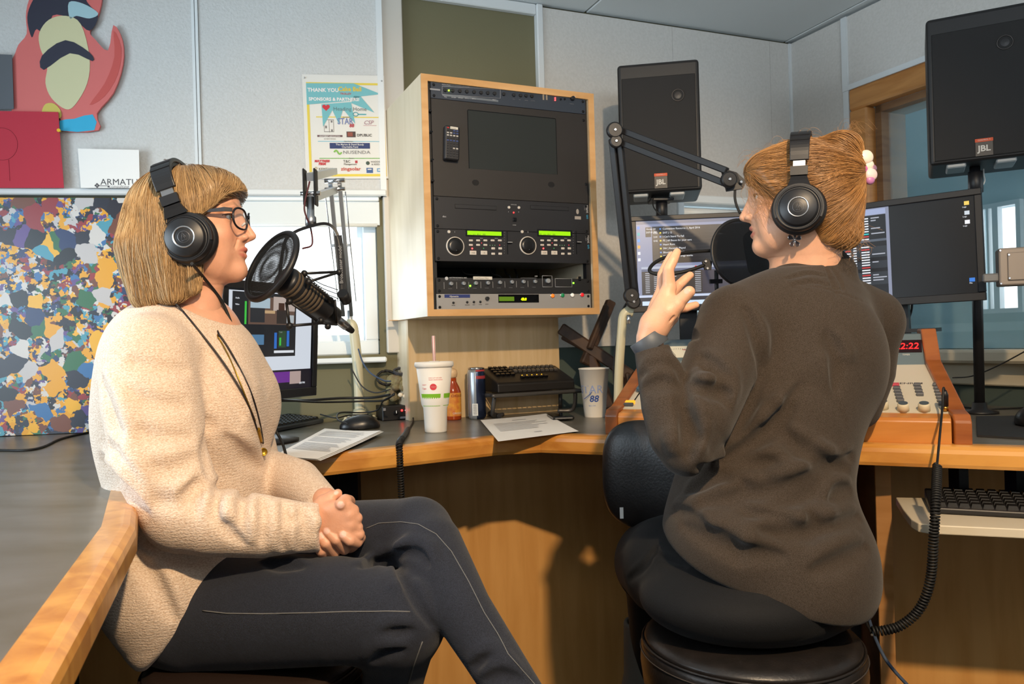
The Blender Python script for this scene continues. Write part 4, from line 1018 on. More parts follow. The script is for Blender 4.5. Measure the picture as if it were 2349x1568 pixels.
    for f_ in ([(1575, 1135), (1640, 1098), (1700, 1118), (1735, 1146)], [(1640, 1083), (1715, 1062), (1775, 1068), (1806, 1096)], [(1675, 1148), (1735, 1188), (1790, 1200), (1842, 1204)],
               [(1545, 1165), (1585, 1190), (1632, 1228)], [(1620, 1215), (1675, 1248), (1700, 1288)], [(1770, 1155), (1830, 1150), (1870, 1128), (1935, 1085)], [(1845, 1180), (1875, 1205), (1860, 1225)],
               [(1905, 1150), (1925, 1130), (1950, 1120)]):
        fold(tp, f_, 0.013, 0.014, 0.45)
    for f_ in ([(1960, 1040), (1890, 1085), (1800, 1125), (1690, 1140), (1590, 1160)], [(1975, 1180), (1900, 1215), (1800, 1230), (1700, 1225)], [(1945, 1075), (1880, 1060), (1820, 1020), (1790, 980)], [(1600, 1075), (1680, 1045), (1760, 1000), (1820, 930)], [(1990, 1250), (1930, 1290), (1860, 1310)], [(1560, 1200), (1640, 1250), (1720, 1270), (1800, 1275)], [(1900, 760), (1920, 830), (1915, 900)]):
        fold(tp, f_, 0.013, 0.018, 0.5, n=4)
    for f_ in ([(1706, 705), (1728, 755), (1745, 830), (1738, 885)], [(1842, 875), (1795, 950), (1730, 1015), (1650, 1062)], [(1606, 815), (1645, 850), (1688, 905)], [(1612, 840), (1650, 890), (1672, 930)],
               [(1572, 890), (1570, 930), (1585, 985), (1605, 1020)], [(1574, 940), (1576, 1000), (1580, 1050)], [(1472, 862), (1505, 848), (1545, 852), (1562, 872)], [(1480, 890), (1520, 880), (1556, 885)],
               [(1735, 890), (1715, 950), (1680, 1005)], [(1590, 880), (1640, 905), (1670, 900)]):
        fold(tp, f_, 0.012, 0.014, 0.42)
    for f_ in ([(1800, 640), (1860, 625), (1920, 640)], [(1810, 655), (1870, 645), (1930, 665)], [(1905, 610), (1925, 640), (1935, 670)], [(1890, 600), (1905, 640), (1920, 680)]): fold(tp, f_, 0.004, 0.006, 0.25)
    fold(tp, [(1800, 662), (1870, 655), (1950, 680), (2000, 700)], 0.002, 0.003, 0.3)
    M_JER = cloth_mat('charcoal_jersey', '453c35', '30281f', (1, 1, 1), 800, 0.95, 0.10, 0.0008)
    put('long_sleeved_top', tp.mesh('long_sleeved_top', root_m.inverted()), M_JER, p)
    tr = Field((0.02, 1.0, 0.36), (0.98, 2.12, 1.02), 0.0042)
    tr.ell(WP(1745, 1325, 1.40), (0.176, 0.148, 0.110)); tr.ell(WP(1700, 1365, 1.36), (0.175, 0.15, 0.07), 0.04)
    tr.chain([WP(1635, 1325, 1.41), WP(1550, 1302, 1.48), WP(1510, 1290, 1.62), WP(1500, 1300, 1.80)], [0.094, 0.100, 0.090, 0.070], 0.03)
    tr.chain([WP(1500, 1300, 1.80), WP(1500, 1500, 1.84), WP(1500, 1700, 1.88)], [0.068, 0.052, 0.045], 0.03)
    tr.chain([WP(1850, 1315, 1.42), WP(1760, 1300, 1.68), WP(1730, 1300, 1.84), WP(1720, 1560, 1.93)], [0.110, 0.085, 0.068, 0.045], 0.03)
    tr.half((0.45, 1.37, W(1720, 1445, 1.37).z+0.004), (0, 0, -1), 0.015, 's', ((0.16, 1.05, 0.3), (0.76, 1.57, 0.8)))
    fold(tr, [(1500, 1260), (1520, 1285), (1580, 1300)], 0.006, 0.01, 0.4); fold(tr, [(1440, 1330), (1480, 1300), (1510, 1250)], 0.006, 0.01, 0.4)
    put('trousers', tr.mesh('trousers', root_m.inverted()), cloth_mat('black_trousers', '111215', '090a0c', (1, 1, 1), 700, 0.75, 0.03, 0.0008), p)
    # hair: copper, swept back into a clip
    hf = Field(HB.p(-0.02, 0, 0.0)-0.21, HB.p(-0.02, 0, 0.0)+0.21, 0.0024)
    HB.ell(hf, (-0.002, 0, 0.030), (0.104, 0.084, 0.083)); HB.ell(hf, (-0.055, 0, -0.005), (0.066, 0.074, 0.078), 0.03)
    HB.cone(hf, [(-0.060, 0.0, -0.03), (-0.075, 0, -0.085)], [0.055, 0.042], 0.03)
    HB.cone(hf, [(-0.030, 0.052, -0.03), (-0.05, 0.030, -0.095)], [0.030, 0.020], 0.02); HB.cone(hf, [(-0.030, -0.052, -0.03), (-0.05, -0.030, -0.095)], [0.030, 0.020], 0.02)
    HB.ell(hf, (0.058, 0, 0.052), (0.050, 0.070, 0.042), 0.02)
    for y in (-1, 1): HB.ell(hf, (0.052, y*0.040, 0.046), (0.042, 0.036, 0.036), 0.015)
    HB.ell(hf, (-0.098, 0.004, 0.045), (0.030, 0.036, 0.052), 0.02); HB.ell(hf, (-0.085, 0.006, 0.090), (0.036, 0.036, 0.026), 0.02)
    for y in (-1, 1): HB.cone(hf, [(0.055, y*0.062, 0.03), (0.040, y*0.070, 0.0), (0.030, y*0.068, -0.02)], [0.016, 0.010, 0.006], 0.012)
    HB.ell(hf, (0.135, 0, -0.045), (0.092, 0.090, 0.092), 0.008, 's'); HB.ell(hf, (0.045, 0, -0.11), (0.085, 0.085, 0.078), 0.008, 's')
    hf.half(HB.p(-0.05, 0, -0.115), HB.R @ np.array([0.2, 0, -1.0]), 0.006)
    clip = np.array([-0.128, 0.006, 0.030])
    for (a, b, r) in (((-0.055, 0.06, 0.055), (-0.11, 0.03, 0.05), 0.003), ((-0.06, 0.055, 0.015), (-0.115, 0.028, 0.03), 0.003), ((-0.075, 0.05, -0.035), (-0.118, 0.02, 0.015), 0.003), ((-0.03, 0.05, 0.09), (-0.08, 0.04, 0.10), 0.003)):
        HB.cone(hf, [a, ((a[0]+b[0])/2, (a[1]+b[1])/2+0.018, (a[2]+b[2])/2), b], [r*0.4, r, r*0.5], 0.006, 's')
    fv, fq = surface_nets(hf.F, hf.lo, hf.res)
    rng = np.random.default_rng(5); roots = fv[rng.choice(len(fv), 7300)]
    def dfb(pts):
        L = HB.loc(pts); d = clip-L; d /= np.linalg.norm(d, axis=1, keepdims=True)+1e-9
        d[:, 0] -= 0.25; d[:, 2] += np.sin(L[:, 0]*90+L[:, 2]*60)*0.10
        fr = sm(L[:, 0], 0.05, 0.09)*sm(-L[:, 2], -0.06, -0.02); d[:, 2] -= fr*0.8
        return d @ HB.R.T
    n = len(roots); stp = rng.uniform(0.004, 0.0075, n); off = rng.uniform(-0.0012, 0.0034, n)
    st = flow_strands(hf, roots, dfb, 14, stp, off, 0.10)
    rad = (rng.uniform(0.00034, 0.00066, n)[:, None])*np.sin(np.linspace(0.1, 0.97, 15)*math.pi)[None]**0.5
    # loose strands: across the cheek, at the nape and over the clip
    loose = []
    for k in range(70):
        a = np.array([0.085+rng.normal(0, 0.008), 0.045+rng.normal(0, 0.01), 0.045+rng.normal(0, 0.012)])
        b = np.array([0.070+rng.normal(0, 0.014), 0.066, -0.01+rng.normal(0, 0.012)]); c = np.array([0.055+rng.normal(0, 0.02), 0.072, -0.045+rng.normal(0, 0.02)])
        loose.append([a, (a+b)/2+np.array([0.006, 0.010, 0.004]), b, c])
    for k in range(60):
        a = np.array([-0.075+rng.normal(0, 0.012), 0.02+rng.normal(0, 0.02), -0.075+rng.normal(0, 0.012)])
        loose.append([a, a+np.array([-0.014, 0, -0.012]), a+np.array([-0.026+rng.normal(0, 0.01), 0.004, -0.030]), a+np.array([-0.03+rng.normal(0, 0.02), 0.006, -0.05-abs(rng.normal(0, 0.012))])])
    for k in range(46):
        a = np.array([-0.090+rng.normal(0, 0.012), 0.006+rng.normal(0, 0.02), 0.095+rng.normal(0, 0.008)]); h = abs(rng.normal(0.018, 0.008)); x = rng.normal(-0.016, 0.010)
        loose.append([a, a+np.array([x*0.4, 0, h]), a+np.array([x, 0.004, h*1.1]), a+np.array([x*1.7, 0.008, h*0.2])])
    for k in range(60):
        t = rng.uniform(-0.06, 0.09); a = np.array([t, rng.normal(0, 0.03), 0.108-0.6*max(t-0.02, 0)**1.1]); h = abs(rng.normal(0.006, 0.004))
        loose.append([a, a+np.array([0.010, 0, h]), a+np.array([0.022, 0, h]), a+np.array([0.036, 0, h*0.3-0.012])])
    LP = []
    for l in loose:
        s_ = spline([Vector(HB.p(*q)) for q in l], 5)[:15]; LP.append([list(x) for x in s_]+[list(s_[-1])]*(15-len(s_)))
    LP = np.array(LP); st = np.concatenate([st, LP]); rl = np.full((len(LP), 15), 0.00020); rad = np.concatenate([rad, rl])
    hair_object(p, hair_mat('copper_hair', '64401f', 'c29058'), fv, fq, st, rad)
    return p, HB, tp, tr, hf
PERSON_B, HB, TPB, TRB, HFB = woman_b()
# ================================================================== things on the window wall and the left part of the desk
RX90 = Matrix.Rotation(math.pi/2, 4, 'X')
M_BLK = mat('black_plastic', '17171a', 0.45); M_BLKG = mat('black_gloss', '0b0b0d', 0.15); M_CHR = mat('chrome', 'cfcfd0', 0.18, 1.0)
M_ALU = mat('brushed_aluminium', 'b9bcc0', 0.32, 1.0); M_PAPER = mat('white_paper', 'eceae6', 0.8); M_RUB = mat('black_rubber', '111112', 0.6)
M_GREY = mat('grey_plastic', '6a6c6e', 0.5); M_WHITE = mat('white_plastic', 'e8e8e6', 0.45); M_DARK = mat('charcoal_plastic', '26262a', 0.5)
def flat(name, col, rough=0.7): return mat('print_'+name, col, rough)
def on_wall(fr, s, z, off): return fr @ Matrix.Translation((s, -off, z))
def poly_part(name, pts2, z0, dz, m, parent, world=False):
    """polygon in the local XZ plane, extruded towards -Y"""
    return M().prism([Vector((x, -z0, z)) for x, z in pts2], (0, -dz, 0)).build(name, m, parent)
def rect(name, x0, z0, x1, z1, off, m, parent, dz=0.0004): return poly_part(name, [(x0, z0), (x1, z0), (x1, z1), (x0, z1)], off, dz, m, parent)
def wtext(txt, size, x, z, off, m, parent, align='LEFT', bold=0.0, shear=0.0, xs=1.0, rot=0.0):
    return text('lettering', txt, size, m, parent, Matrix.Translation((x, -off, z)) @ RX90 @ Matrix.Rotation(rot, 4, 'Z'), depth=0.0003, align=align, bold=bold, shear=shear, xs=xs)
# ---- colourful comic-style poster standing on the counter (abstract print)
def poster_fn(nt, b, tc):
    N, L = nt.nodes, nt.links
    def vor(scale, rnd=1.0):
        v = N.new('ShaderNodeTexVoronoi'); v.inputs['Scale'].default_value = scale; v.inputs['Randomness'].default_value = rnd
        nz = N.new('ShaderNodeTexNoise'); nz.inputs['Scale'].default_value = scale*1.1
        ad = N.new('ShaderNodeVectorMath'); ad.operation = 'MULTIPLY_ADD'; ad.inputs[1].default_value = (0.035, 0.035, 0.035)
        L.new(tc.outputs['Object'], nz.inputs['Vector']); L.new(nz.outputs['Color'], ad.inputs[0]); L.new(tc.outputs['Object'], ad.inputs[2]); L.new(ad.outputs[0], v.inputs['Vector']); return v
    pal = ['d99a1c', '22335c', 'd99a1c', 'c8c4c0', '15151c', 'e0a828', '8c2c30', '34689c', '201c28', '5c4480', 'b8b4b4', '2c6440', 'd99a1c', '6c3c28', '222230', '4890a4']
    def ramp(src, off):
        sp_ = N.new('ShaderNodeSeparateColor'); L.new(src, sp_.inputs[0]); r = N.new('ShaderNodeValToRGB'); r.color_ramp.interpolation = 'CONSTANT'
        for i, c in enumerate(pal):
            e = r.color_ramp.elements[i] if i < 2 else r.color_ramp.elements.new(i/len(pal))
            e.position = i/len(pal); e.color = (*lin(pal[(i+off) % len(pal)]), 1)
        L.new(sp_.outputs[0], r.inputs[0]); return r
    v1, v2 = vor(24), vor(62); r1, r2 = ramp(v1.outputs['Color'], 0), ramp(v2.outputs['Color'], 5)
    v3 = vor(24); cmp_ = N.new('ShaderNodeMath'); cmp_.operation = 'GREATER_THAN'; cmp_.inputs[1].default_value = 0.40
    s3 = N.new('ShaderNodeSeparateColor'); L.new(v3.outputs['Color'], s3.inputs[0]); L.new(s3.outputs[1], cmp_.inputs[0])
    mx = N.new('ShaderNodeMix'); mx.data_type = 'RGBA'; L.new(cmp_.outputs[0], mx.inputs[0]); L.new(r1.outputs[0], mx.inputs[6]); L.new(r2.outputs[0], mx.inputs[7]); L.new(mx.outputs[2], b.inputs['Base Color'])
s0, zt_ = wl(FL, 0, 454, 0.03); s1, _ = wl(FL, 330, 454, 0.03)
zb_ = ZD+0.002
single('poster', 'large crowded multicoloured print, mostly yellow, standing on the counter against the wall', 'poster',
       M().box(((s0-0.22+s1)/2, 0, (zt_+zb_)/2), (s1-s0+0.22, 0.006, zt_-zb_)), mat('abstract_comic_print', 'f0b31e', 0.35, fn=poster_fn), on_wall(FL, 0, 0, 0.034), world=False)
# ---- coral cut-out board (plain abstract shapes)
cut = [(70, 0), (100, -60), (170, -80), (232, -30), (230, 30), (208, 72), (220, 92), (250, 118), (262, 60), (283, 95), (284, 150), (262, 215), (224, 262), (228, 300), (138, 300), (138, 268), (30, 268), (34, 245), (28, 190), (8, 172), (-30, 120), (20, 145), (35, 130), (45, 105), (64, 80), (62, 40)]
fo = on_wall(FL, 0, 0, 0.045)
def loc2(pts, off): return [wl(FL, x, y, off) for x, y in pts]
co = thing('cutout_board', 'coral red cut-out board with dark, cream and blue patches pinned on the white panel', 'cutout', on_wall(FL, 0, 0, 0.030))
def smooth2(p, n=4): return [(q.x, q.y) for q in spline([Vector((a, b, 0)) for a, b in p], n, True)]
poly_part('board', loc2(smooth2(cut, 3), 0.03), 0.0, 0.008, flat('coral', 'cf6a66'), co)
poly_part('print_patch', loc2(smooth2([(62, 40), (75, 0), (110, -50), (165, -60), (200, 5), (225, 35), (205, 70), (170, 45), (120, 35), (112, 88), (84, 66), (72, 85)]), 0.04), 0.0081, 0.0006, flat('navy', '2b2c3c'), co)
poly_part('print_patch', loc2(smooth2([(112, 45), (150, 36), (185, 55), (205, 130), (200, 190), (172, 240), (150, 250), (118, 225), (104, 190), (108, 150), (92, 110), (90, 75)]), 0.04), 0.0088, 0.0006, flat('cream', 'c9c49c'), co)
poly_part('print_patch', loc2(smooth2([(158, 5), (190, 8), (225, 30), (205, 42), (175, 36), (160, 42)]), 0.04), 0.0088, 0.0006, flat('pale_blue', '9fc0c8'), co)
poly_part('print_patch', loc2(smooth2([(138, 276), (170, 272), (212, 262), (216, 298), (139, 299)], 2), 0.04), 0.0081, 0.0006, flat('sky', '2fa5cc'), co)
poly_part('print_patch', loc2(smooth2([(96, 255), (105, 238), (125, 238), (140, 256), (136, 272), (100, 268)], 3), 0.04), 0.0094, 0.0006, flat('mustard', 'c9b85a'), co)
poly_part('print_patch', loc2(smooth2([(260, 70), (278, 110), (270, 170), (240, 220), (205, 240), (240, 190), (262, 130)], 3), 0.04), 0.0081, 0.0006, flat('deep_coral', 'c0524c'), co)
poly_part('print_patch', loc2(smooth2([(96, 128), (150, 92), (205, 120), (212, 140), (160, 122), (100, 160)], 3), 0.04), 0.0096, 0.0006, flat('navy', '2b2c3c'), co)
# ---- papers on the wall
def sheet(name, label, cat, px, off, m, t=0.0012, fr=FL):
    q = [wl(fr, x, y, off) for x, y in px]; b = on_wall(fr, q[0][0], q[-1][1], off)
    t_ = M().prism([Vector((x-q[0][0], 0, z-q[-1][1])) for x, z in q], (0, -t, 0))
    return single(name, label, cat, t_, m, b, world=False), b, q
sheet('paper_sheet', 'dark grey sheet of paper pinned above the red card', 'paper', [(-60, 122), (28, 126), (32, 250), (-60, 252)], 0.046, flat('slate', '565a60'))
rc, rb, rq = sheet('red_card', 'large red card standing on the panel rail below the cutout board', 'card', [(-40, 254), (134, 257), (147, 431), (-40, 431)], 0.048, flat('red_card', 'b32438'))
M_FAINT = flat('faint_line', '8f1c2e')
cx_, cz_ = wl(FL, 5, 330, 0.05); cx_ -= rq[0][0]; cz_ -= rq[-1][1]
M().tube([(cx_+0.040*math.cos(a), -0.0016, cz_+0.046*math.sin(a)) for a in np.linspace(0, 2*math.pi, 40)], 0.0006, 4).build('drawn_line', M_FAINT, rc)
for dx in (-0.012, 0.016): M().tube([(cx_+dx, -0.0016, cz_-0.045), (cx_+dx+0.001, -0.0016, cz_-0.105)], 0.0006, 4).build('drawn_line', M_FAINT, rc)
pk = onplane(138, 301, FL.translation+(FL.to_3x3() @ Vector((0, -0.050, 0))), FL.to_3x3() @ Vector((0, -1, 0))); ny = FL.to_3x3() @ Vector((0, -1, 0))
tk = thing('push_pin', 'yellow push pin at the corner of the red card', 'pin', frame(pk, dL))
M().lathe([(0.003, 0), (0.0025, 0.003), (0.0028, 0.008), (0.005, 0.010), (0.005, 0.012)], (0, 0, 0), (0, -1, 0), 12).build('head', flat('pin_yellow', 'dfb021', 0.35), tk)
M().cyl((0, 0, 0), (0, 0.010, 0), 0.0006, seg=6).build('needle', M_CHR, tk)
wc, wb, wq = sheet('white_card', 'white card lettered in grey, standing on the rail behind the blonde hair', 'card', [(179, 341), (319, 344), (321, 431), (186, 431)], 0.050, M_PAPER, 0.002)
gx, gz = wl(FL, 231, 426, 0.053); M_INK = flat('grey_ink', '4a4a4e')
wtext('ARMATUS', 0.0255, gx-wq[0][0]-0.001, gz-wq[-1][1]+0.003, 0.0022, M_INK, wc); wtext('consulting', 0.0135, gx-wq[0][0]+0.022, gz-wq[-1][1]-0.006, 0.0022, flat('light_ink', '8a8a8c'), wc)
kx, kz = gx-wq[0][0]-0.010, gz-wq[-1][1]+0.001
for a in range(4):
    M().box((kx+0.004*math.cos(a*math.pi/2), -0.0023, kz+0.004*math.sin(a*math.pi/2)), (0.005, 0.0004, 0.005), R=Matrix.Rotation(math.pi/4, 3, 'Y')).build('key_emblem', M_INK, wc)
M().box((kx+0.020, -0.0023, kz-0.001), (0.026, 0.0004, 0.0018)).build('key_emblem', M_INK, wc); M().box((kx+0.031, -0.0023, kz-0.003), (0.005, 0.0004, 0.004)).build('key_emblem', M_INK, wc)
# ---- sponsor poster
q = [wl(FL, x, y, 0.028) for x, y in ((690, 170), (882, 176), (888, 412), (702, 410))]
PW, PH = 0.5*((q[1][0]-q[0][0])+(q[2][0]-q[3][0])), 0.5*((q[0][1]-q[3][1])+(q[1][1]-q[2][1]))
po = thing('sponsor_poster', 'creased white thank-you poster with blue starburst and yellow border', 'poster', on_wall(FL, q[3][0], q[3][1], 0.026) @ Matrix.Rotation(-0.012, 4, 'Y'))
rect('sheet', 0, 0, PW, PH, 0, flat('newsprint', 'd8d6d0'), po, 0.0008)
def R_(x0, y0, x1, y1, col, nm='print_block', off=0.0010): return rect(nm, x0*PW, (1-y1)*PH, x1*PW, (1-y0)*PH, off, flat(col, col), po)
def T_(t, x, y, size, col, al='CENTER', b=0.0, **k): return wtext(t, size*PH, x*PW, (1-y)*PH, 0.0018, flat(col, col), po, al, b, **k)
for a in ((0.045, 0.075, 0.97, 0.095), (0.045, 0.955, 0.985, 0.978), (0.045, 0.095, 0.075, 0.955), (0.955, 0.095, 0.985, 0.955)): R_(*a, 'd9c24a')
def star(pts): return poly_part('starburst', [(x*PW, (1-y)*PH) for x, y in pts], 0.0014, 0.0004, flat('starburst', '6fb0b6'), po)
star([(0.045, 0.085), (0.62, 0.08), (0.95, 0.18), (0.70, 0.205), (0.62, 0.245), (0.045, 0.29)])
star([(0.62, 0.20), (0.70, 0.205), (0.86, 0.36), (0.58, 0.27)]); star([(0.22, 0.285), (0.58, 0.26), (0.62, 0.47), (0.48, 0.33), (0.42, 0.47), (0.35, 0.34), (0.23, 0.50)])
T_('THANK YOU', 0.06, 0.165, 0.050, 'e6dcd8', 'LEFT', 0.0004); T_('Cake Ball', 0.43, 0.155, 0.058, 'd8b62a', 'LEFT', 0.0005); T_('TROLLEY', 0.45, 0.19, 0.026, 'b03434', 'LEFT', 0.0002)
T_('SPONSORS & PARTNERS!', 0.07, 0.250, 0.043, 'e6dcd8', 'LEFT', 0.0004)
hx, hz = 0.275*PW, (1-0.315)*PH
poly_part('heart', [(hx+0.0105*math.sin(t)**3*1.1, hz+0.0007*(13*math.cos(t)-5*math.cos(2*t)-2*math.cos(3*t)-math.cos(4*t))) for t in np.linspace(0, 2*math.pi, 28)[:-1]], 0.0020, 0.0004, flat('heart_red', 'c22c3a'), po)
T_('Heading Home', 0.36, 0.345, 0.052, '5a6a6c', 'LEFT'); M().tube([((0.63+0.03*math.cos(a))*PW, -0.0020, (1-0.378+0.018*math.sin(a))*PH) for a in np.linspace(0, 6.28, 20)], 0.0011, 4).build('key_emblem', flat('key_teal', '3a9aa4'), po); R_(0.66, 0.374, 0.76, 0.384, '3a9aa4', 'key_emblem', 0.0020)
R_(0.15, 0.402, 0.92, 0.411, 'd9c24a'); T_('Key Partners', 0.52, 0.411, 0.014, '3a3a3a')
T_('STAR', 0.50, 0.475, 0.085, '6a78a8', b=0.0003, xs=0.75); T_('88', 0.575, 0.503, 0.045, 'b03040', b=0.0004, shear=0.2); T_('CSP', 0.78, 0.475, 0.055, 'a07888', shear=0.3); R_(0.72, 0.484, 0.88, 0.488, 'b8888c')
for (a, b, c, d) in ((0.24, 0.43, 0.245, 0.545), (0.30, 0.435, 0.305, 0.555), (0.355, 0.43, 0.36, 0.545), (0.24, 0.43, 0.36, 0.435), (0.24, 0.545, 0.36, 0.55), (0.325, 0.44, 0.345, 0.46), (0.255, 0.49, 0.275, 0.515), (0.325, 0.525, 0.345, 0.545)): R_(a, b, c, d, '75706e', 'building_emblem')
R_(0.155, 0.58, 0.46, 0.598, '6a5052', off=0.0012); T_('APARTMENT ASSOCIATION', 0.305, 0.596, 0.0155, 'd8d6d0', b=0.0001); T_('OF NEW MEXICO', 0.305, 0.622, 0.014, '8a8886')
R_(0.51, 0.545, 0.62, 0.60, '4a3a38', 'television_emblem', 0.0012); R_(0.522, 0.553, 0.585, 0.592, '8a4a3c', 'television_emblem', 0.0018); T_('DPUBLIC', 0.635, 0.592, 0.036, '505052', 'LEFT', 0.0002)
R_(0.16, 0.637, 0.93, 0.644, '7fb4c4'); T_('Major Partners', 0.53, 0.645, 0.014, '3a3a3a')
R_(0.30, 0.655, 0.79, 0.71, '2c3a66', off=0.0012); T_('The Marion & David Bundy', 0.545, 0.678, 0.024, 'd8d6d0', b=0.0001); T_('Charitable Fund', 0.545, 0.702, 0.024, 'd8d6d0', b=0.0001)
T_('NUSENDA', 0.455, 0.760, 0.045, '7a7c7e', 'LEFT', xs=1.25)
M().ribbon([((0.35+0.09*t)*PW, -0.002, (1-0.745+0.018*math.sin(6.28*t))*PH) for t in np.linspace(0, 1, 14)], (0, 0, 1), 0.0045, 0.0005).build('wave_emblem', flat('leaf', '7ab04a'), po)
R_(0.17, 0.80, 0.94, 0.807, '6aa84a'); T_('Partners', 0.56, 0.808, 0.014, '3a3a3a')
T_('MATTRESS', 0.20, 0.840, 0.030, 'c02c38', b=0.0005, shear=0.15); T_('FIRM', 0.20, 0.868, 0.032, 'c02c38', b=0.0005, shear=0.15); T_('T&C', 0.50, 0.845, 0.036, '4a4a4a'); T_('Management', 0.54, 0.868, 0.024, '4a4a4a'); R_(0.60, 0.825, 0.63, 0.85, 'b03a40')
M().lathe([(0.0001, 0.0016), (0.0058, 0.0016), (0.0058, 0.0020), (0.0001, 0.0022)], (0.755*PW, 0, (1-0.85)*PH), (0, -1, 0), 18).build('round_emblem', flat('emblem_green', '4a5a50'), po); T_('WADDELL', 0.79, 0.845, 0.024, '6a6c6e', 'LEFT'); T_('& REED', 0.80, 0.870, 0.024, '6a6c6e', 'LEFT')
T_('KEMTAH', 0.155, 0.918, 0.034, '6a6658', 'LEFT'); M().tube([((0.125+0.012*math.cos(a))*PW, -0.002, (1-0.90+0.012*math.sin(a))*PH) for a in np.linspace(0, 6.28, 12)], 0.0008, 4).build('figure_emblem', flat('ochre', 'b09a5a'), po)
T_('zingsolar', 0.545, 0.920, 0.046, 'c0544a', b=0.0003, xs=1.15); R_(0.735, 0.895, 0.815, 0.945, '3a5a8c'); R_(0.75, 0.905, 0.80, 0.915, 'd8d6d0', off=0.0016); R_(0.865, 0.90, 0.915, 0.935, '6a96b8'); R_(0.878, 0.91, 0.902, 0.925, 'd8d6d0', off=0.0016)
for (x, z) in ((0.03, 0.965), (0.965, 0.945)):
    M().ball((x*PW, -0.004, z*PH), 0.0028, 8, 6).build('pin', M_CHR, po)
# ================================================================== computer monitor by the window
def screen_mat(name, col, s=1.0): return mat('lit_'+name, '101010', 0.3, emit=(col, s))
def make_monitor(name, label, tl, tr, br, bl_, bez, depth, stand=None, rr=0.006, back=None):
    """frame from world corners of the outer bezel"""
    tl, tr, br, bl_ = map(Vector, (tl, tr, br, bl_)); x = ((tr-tl)+(br-bl_)).normalized(); z = ((tl-bl_)+(tr-br)).normalized(); y = z.cross(x).normalized(); z = x.cross(y)
    c = (tl+tr+br+bl_)/4; w = ((tr-tl).length+(br-bl_).length)/2; h = ((tl-bl_).length+(tr-br).length)/2
    fr = frame(c, x, y); t = thing(name, label, 'monitor', fr)
    for (a, b, cc, d) in ((-w/2, w/2, h/2-bez, h/2), (-w/2, w/2, -h/2, -h/2+bez*1.25), (-w/2, -w/2+bez, -h/2+bez*1.25, h/2-bez), (w/2-bez, w/2, -h/2+bez*1.25, h/2-bez)):
        M().box(((a+b)/2, 0.004, (cc+d)/2), (b-a, depth*0.4, d-cc), ch=0.0015).build('bezel', M_BLK, t)
    M().box((0, depth*0.55, 0), (w*0.985, depth*0.7, h*0.97), ch=0.008).build('housing', M_BLK, t)
    sw_, sh = w-2*bez, h-2.25*bez; sc = M().box((0, 0.003, bez*0.125), (sw_, 0.006, sh)).build('screen', screen_mat('dark_screen', '0c0d10', 1.0), t)
    def area_(x0, y0, x1, y1, m, off=0.0): return rect('screen_area', (x0-0.5)*sw_, bez*0.125+(0.5-y1)*sh, (x1-0.5)*sw_, bez*0.125+(0.5-y0)*sh, 0.0004+off, m, sc, 0.0003)
    def txt(s_, x_, y_, size, m, off=0.0, al='LEFT', xs=1.0): return wtext(s_, size*sh, (x_-0.5)*sw_, bez*0.125+(0.5-y_)*sh, 0.0012+off, m, sc, al, xs=xs)
    return t, area_, txt, (w, h, sw_, sh), fr
tr_, br_ = W(716, 657, 2.02), W(735, 905, 2.06); tl_, bl_ = W(498, 640, 1.72), W(512, 925, 1.755)
mo, ar, tx, dim, mfr = make_monitor('computer_monitor', 'black monitor showing a webcam picture, behind the cream sweater', tl_, tr_, br_, bl_, 0.018, 0.05)
S1 = lambda n, c, s=1.0: screen_mat(n, c, s)
ar(0.0, 0.02, 0.985, 0.80, S1('page_grey', 'cfd6e0', 0.85)); ar(0.0, 0.80, 1.0, 1.0, S1('desk_dark', '14101a')); ar(0.10, 0.82, 0.72, 0.93, S1('purple', '6a2a8c', 0.8), 0.0004); ar(0.72, 0.82, 0.86, 0.95, S1('skin_pixels', 'b09a94', 0.8), 0.0004)
ar(0.05, 0.03, 0.78, 0.66, S1('app_dark', '1a1c20'), 0.0004); ar(0.22, 0.07, 0.76, 0.34, S1('webcam_brown', '5a463c'), 0.0008); ar(0.24, 0.08, 0.46, 0.18, S1('webcam_pale', 'a8bcc8', 0.8), 0.0012); ar(0.50, 0.06, 0.76, 0.20, S1('webcam_wall', 'b8a8a0', 0.8), 0.0012)
ar(0.36, 0.20, 0.52, 0.23, S1('webcam_desk', 'c0a078', 0.8), 0.0012); ar(0.56, 0.12, 0.63, 0.20, S1('webcam_hair', '3a241c'), 0.0016); ar(0.54, 0.19, 0.66, 0.33, S1('webcam_coat', '2c2624'), 0.0016); ar(0.66, 0.24, 0.75, 0.32, S1('webcam_board', 'b8c0c4', 0.7), 0.0014); ar(0.24, 0.18, 0.40, 0.32, S1('webcam_chair', '26282c'), 0.0014)
ar(0.18, 0.12, 0.20, 0.34, S1('meter_green', '3ab040'), 0.0008); ar(0.22, 0.44, 0.40, 0.54, S1('clip_blue', '4a7090'), 0.0008); ar(0.52, 0.42, 0.55, 0.58, S1('strip_blue', '2a62b0'), 0.0008); ar(0.67, 0.40, 0.70, 0.56, S1('strip_blue', '2a62b0'), 0.0008); ar(0.57, 0.40, 0.66, 0.57, S1('mixer_green', '28402c'), 0.0008); ar(0.58, 0.47, 0.60, 0.55, S1('meter_green', '3ab040'), 0.0012); ar(0.52, 0.60, 0.76, 0.625, S1('page_white', 'dfe4ea', 0.8), 0.0008)
tx('Audio', 0.08, 0.10, 0.022, S1('text_pale', 'c8ccd2')); tx('Video', 0.08, 0.16, 0.022, S1('text_pale', 'c8ccd2')); tx('Master', 0.57, 0.42, 0.02, S1('text_pale', 'c8ccd2')); tx('3:07 PM', 0.84, 0.955, 0.028, S1('text_pale', 'c8ccd2'))
pb = (mfr @ Vector((0, 0.06, -dim[1]/2))); foot = Vector((pb.x+0.02, pb.y+0.02, ZD+0.001))
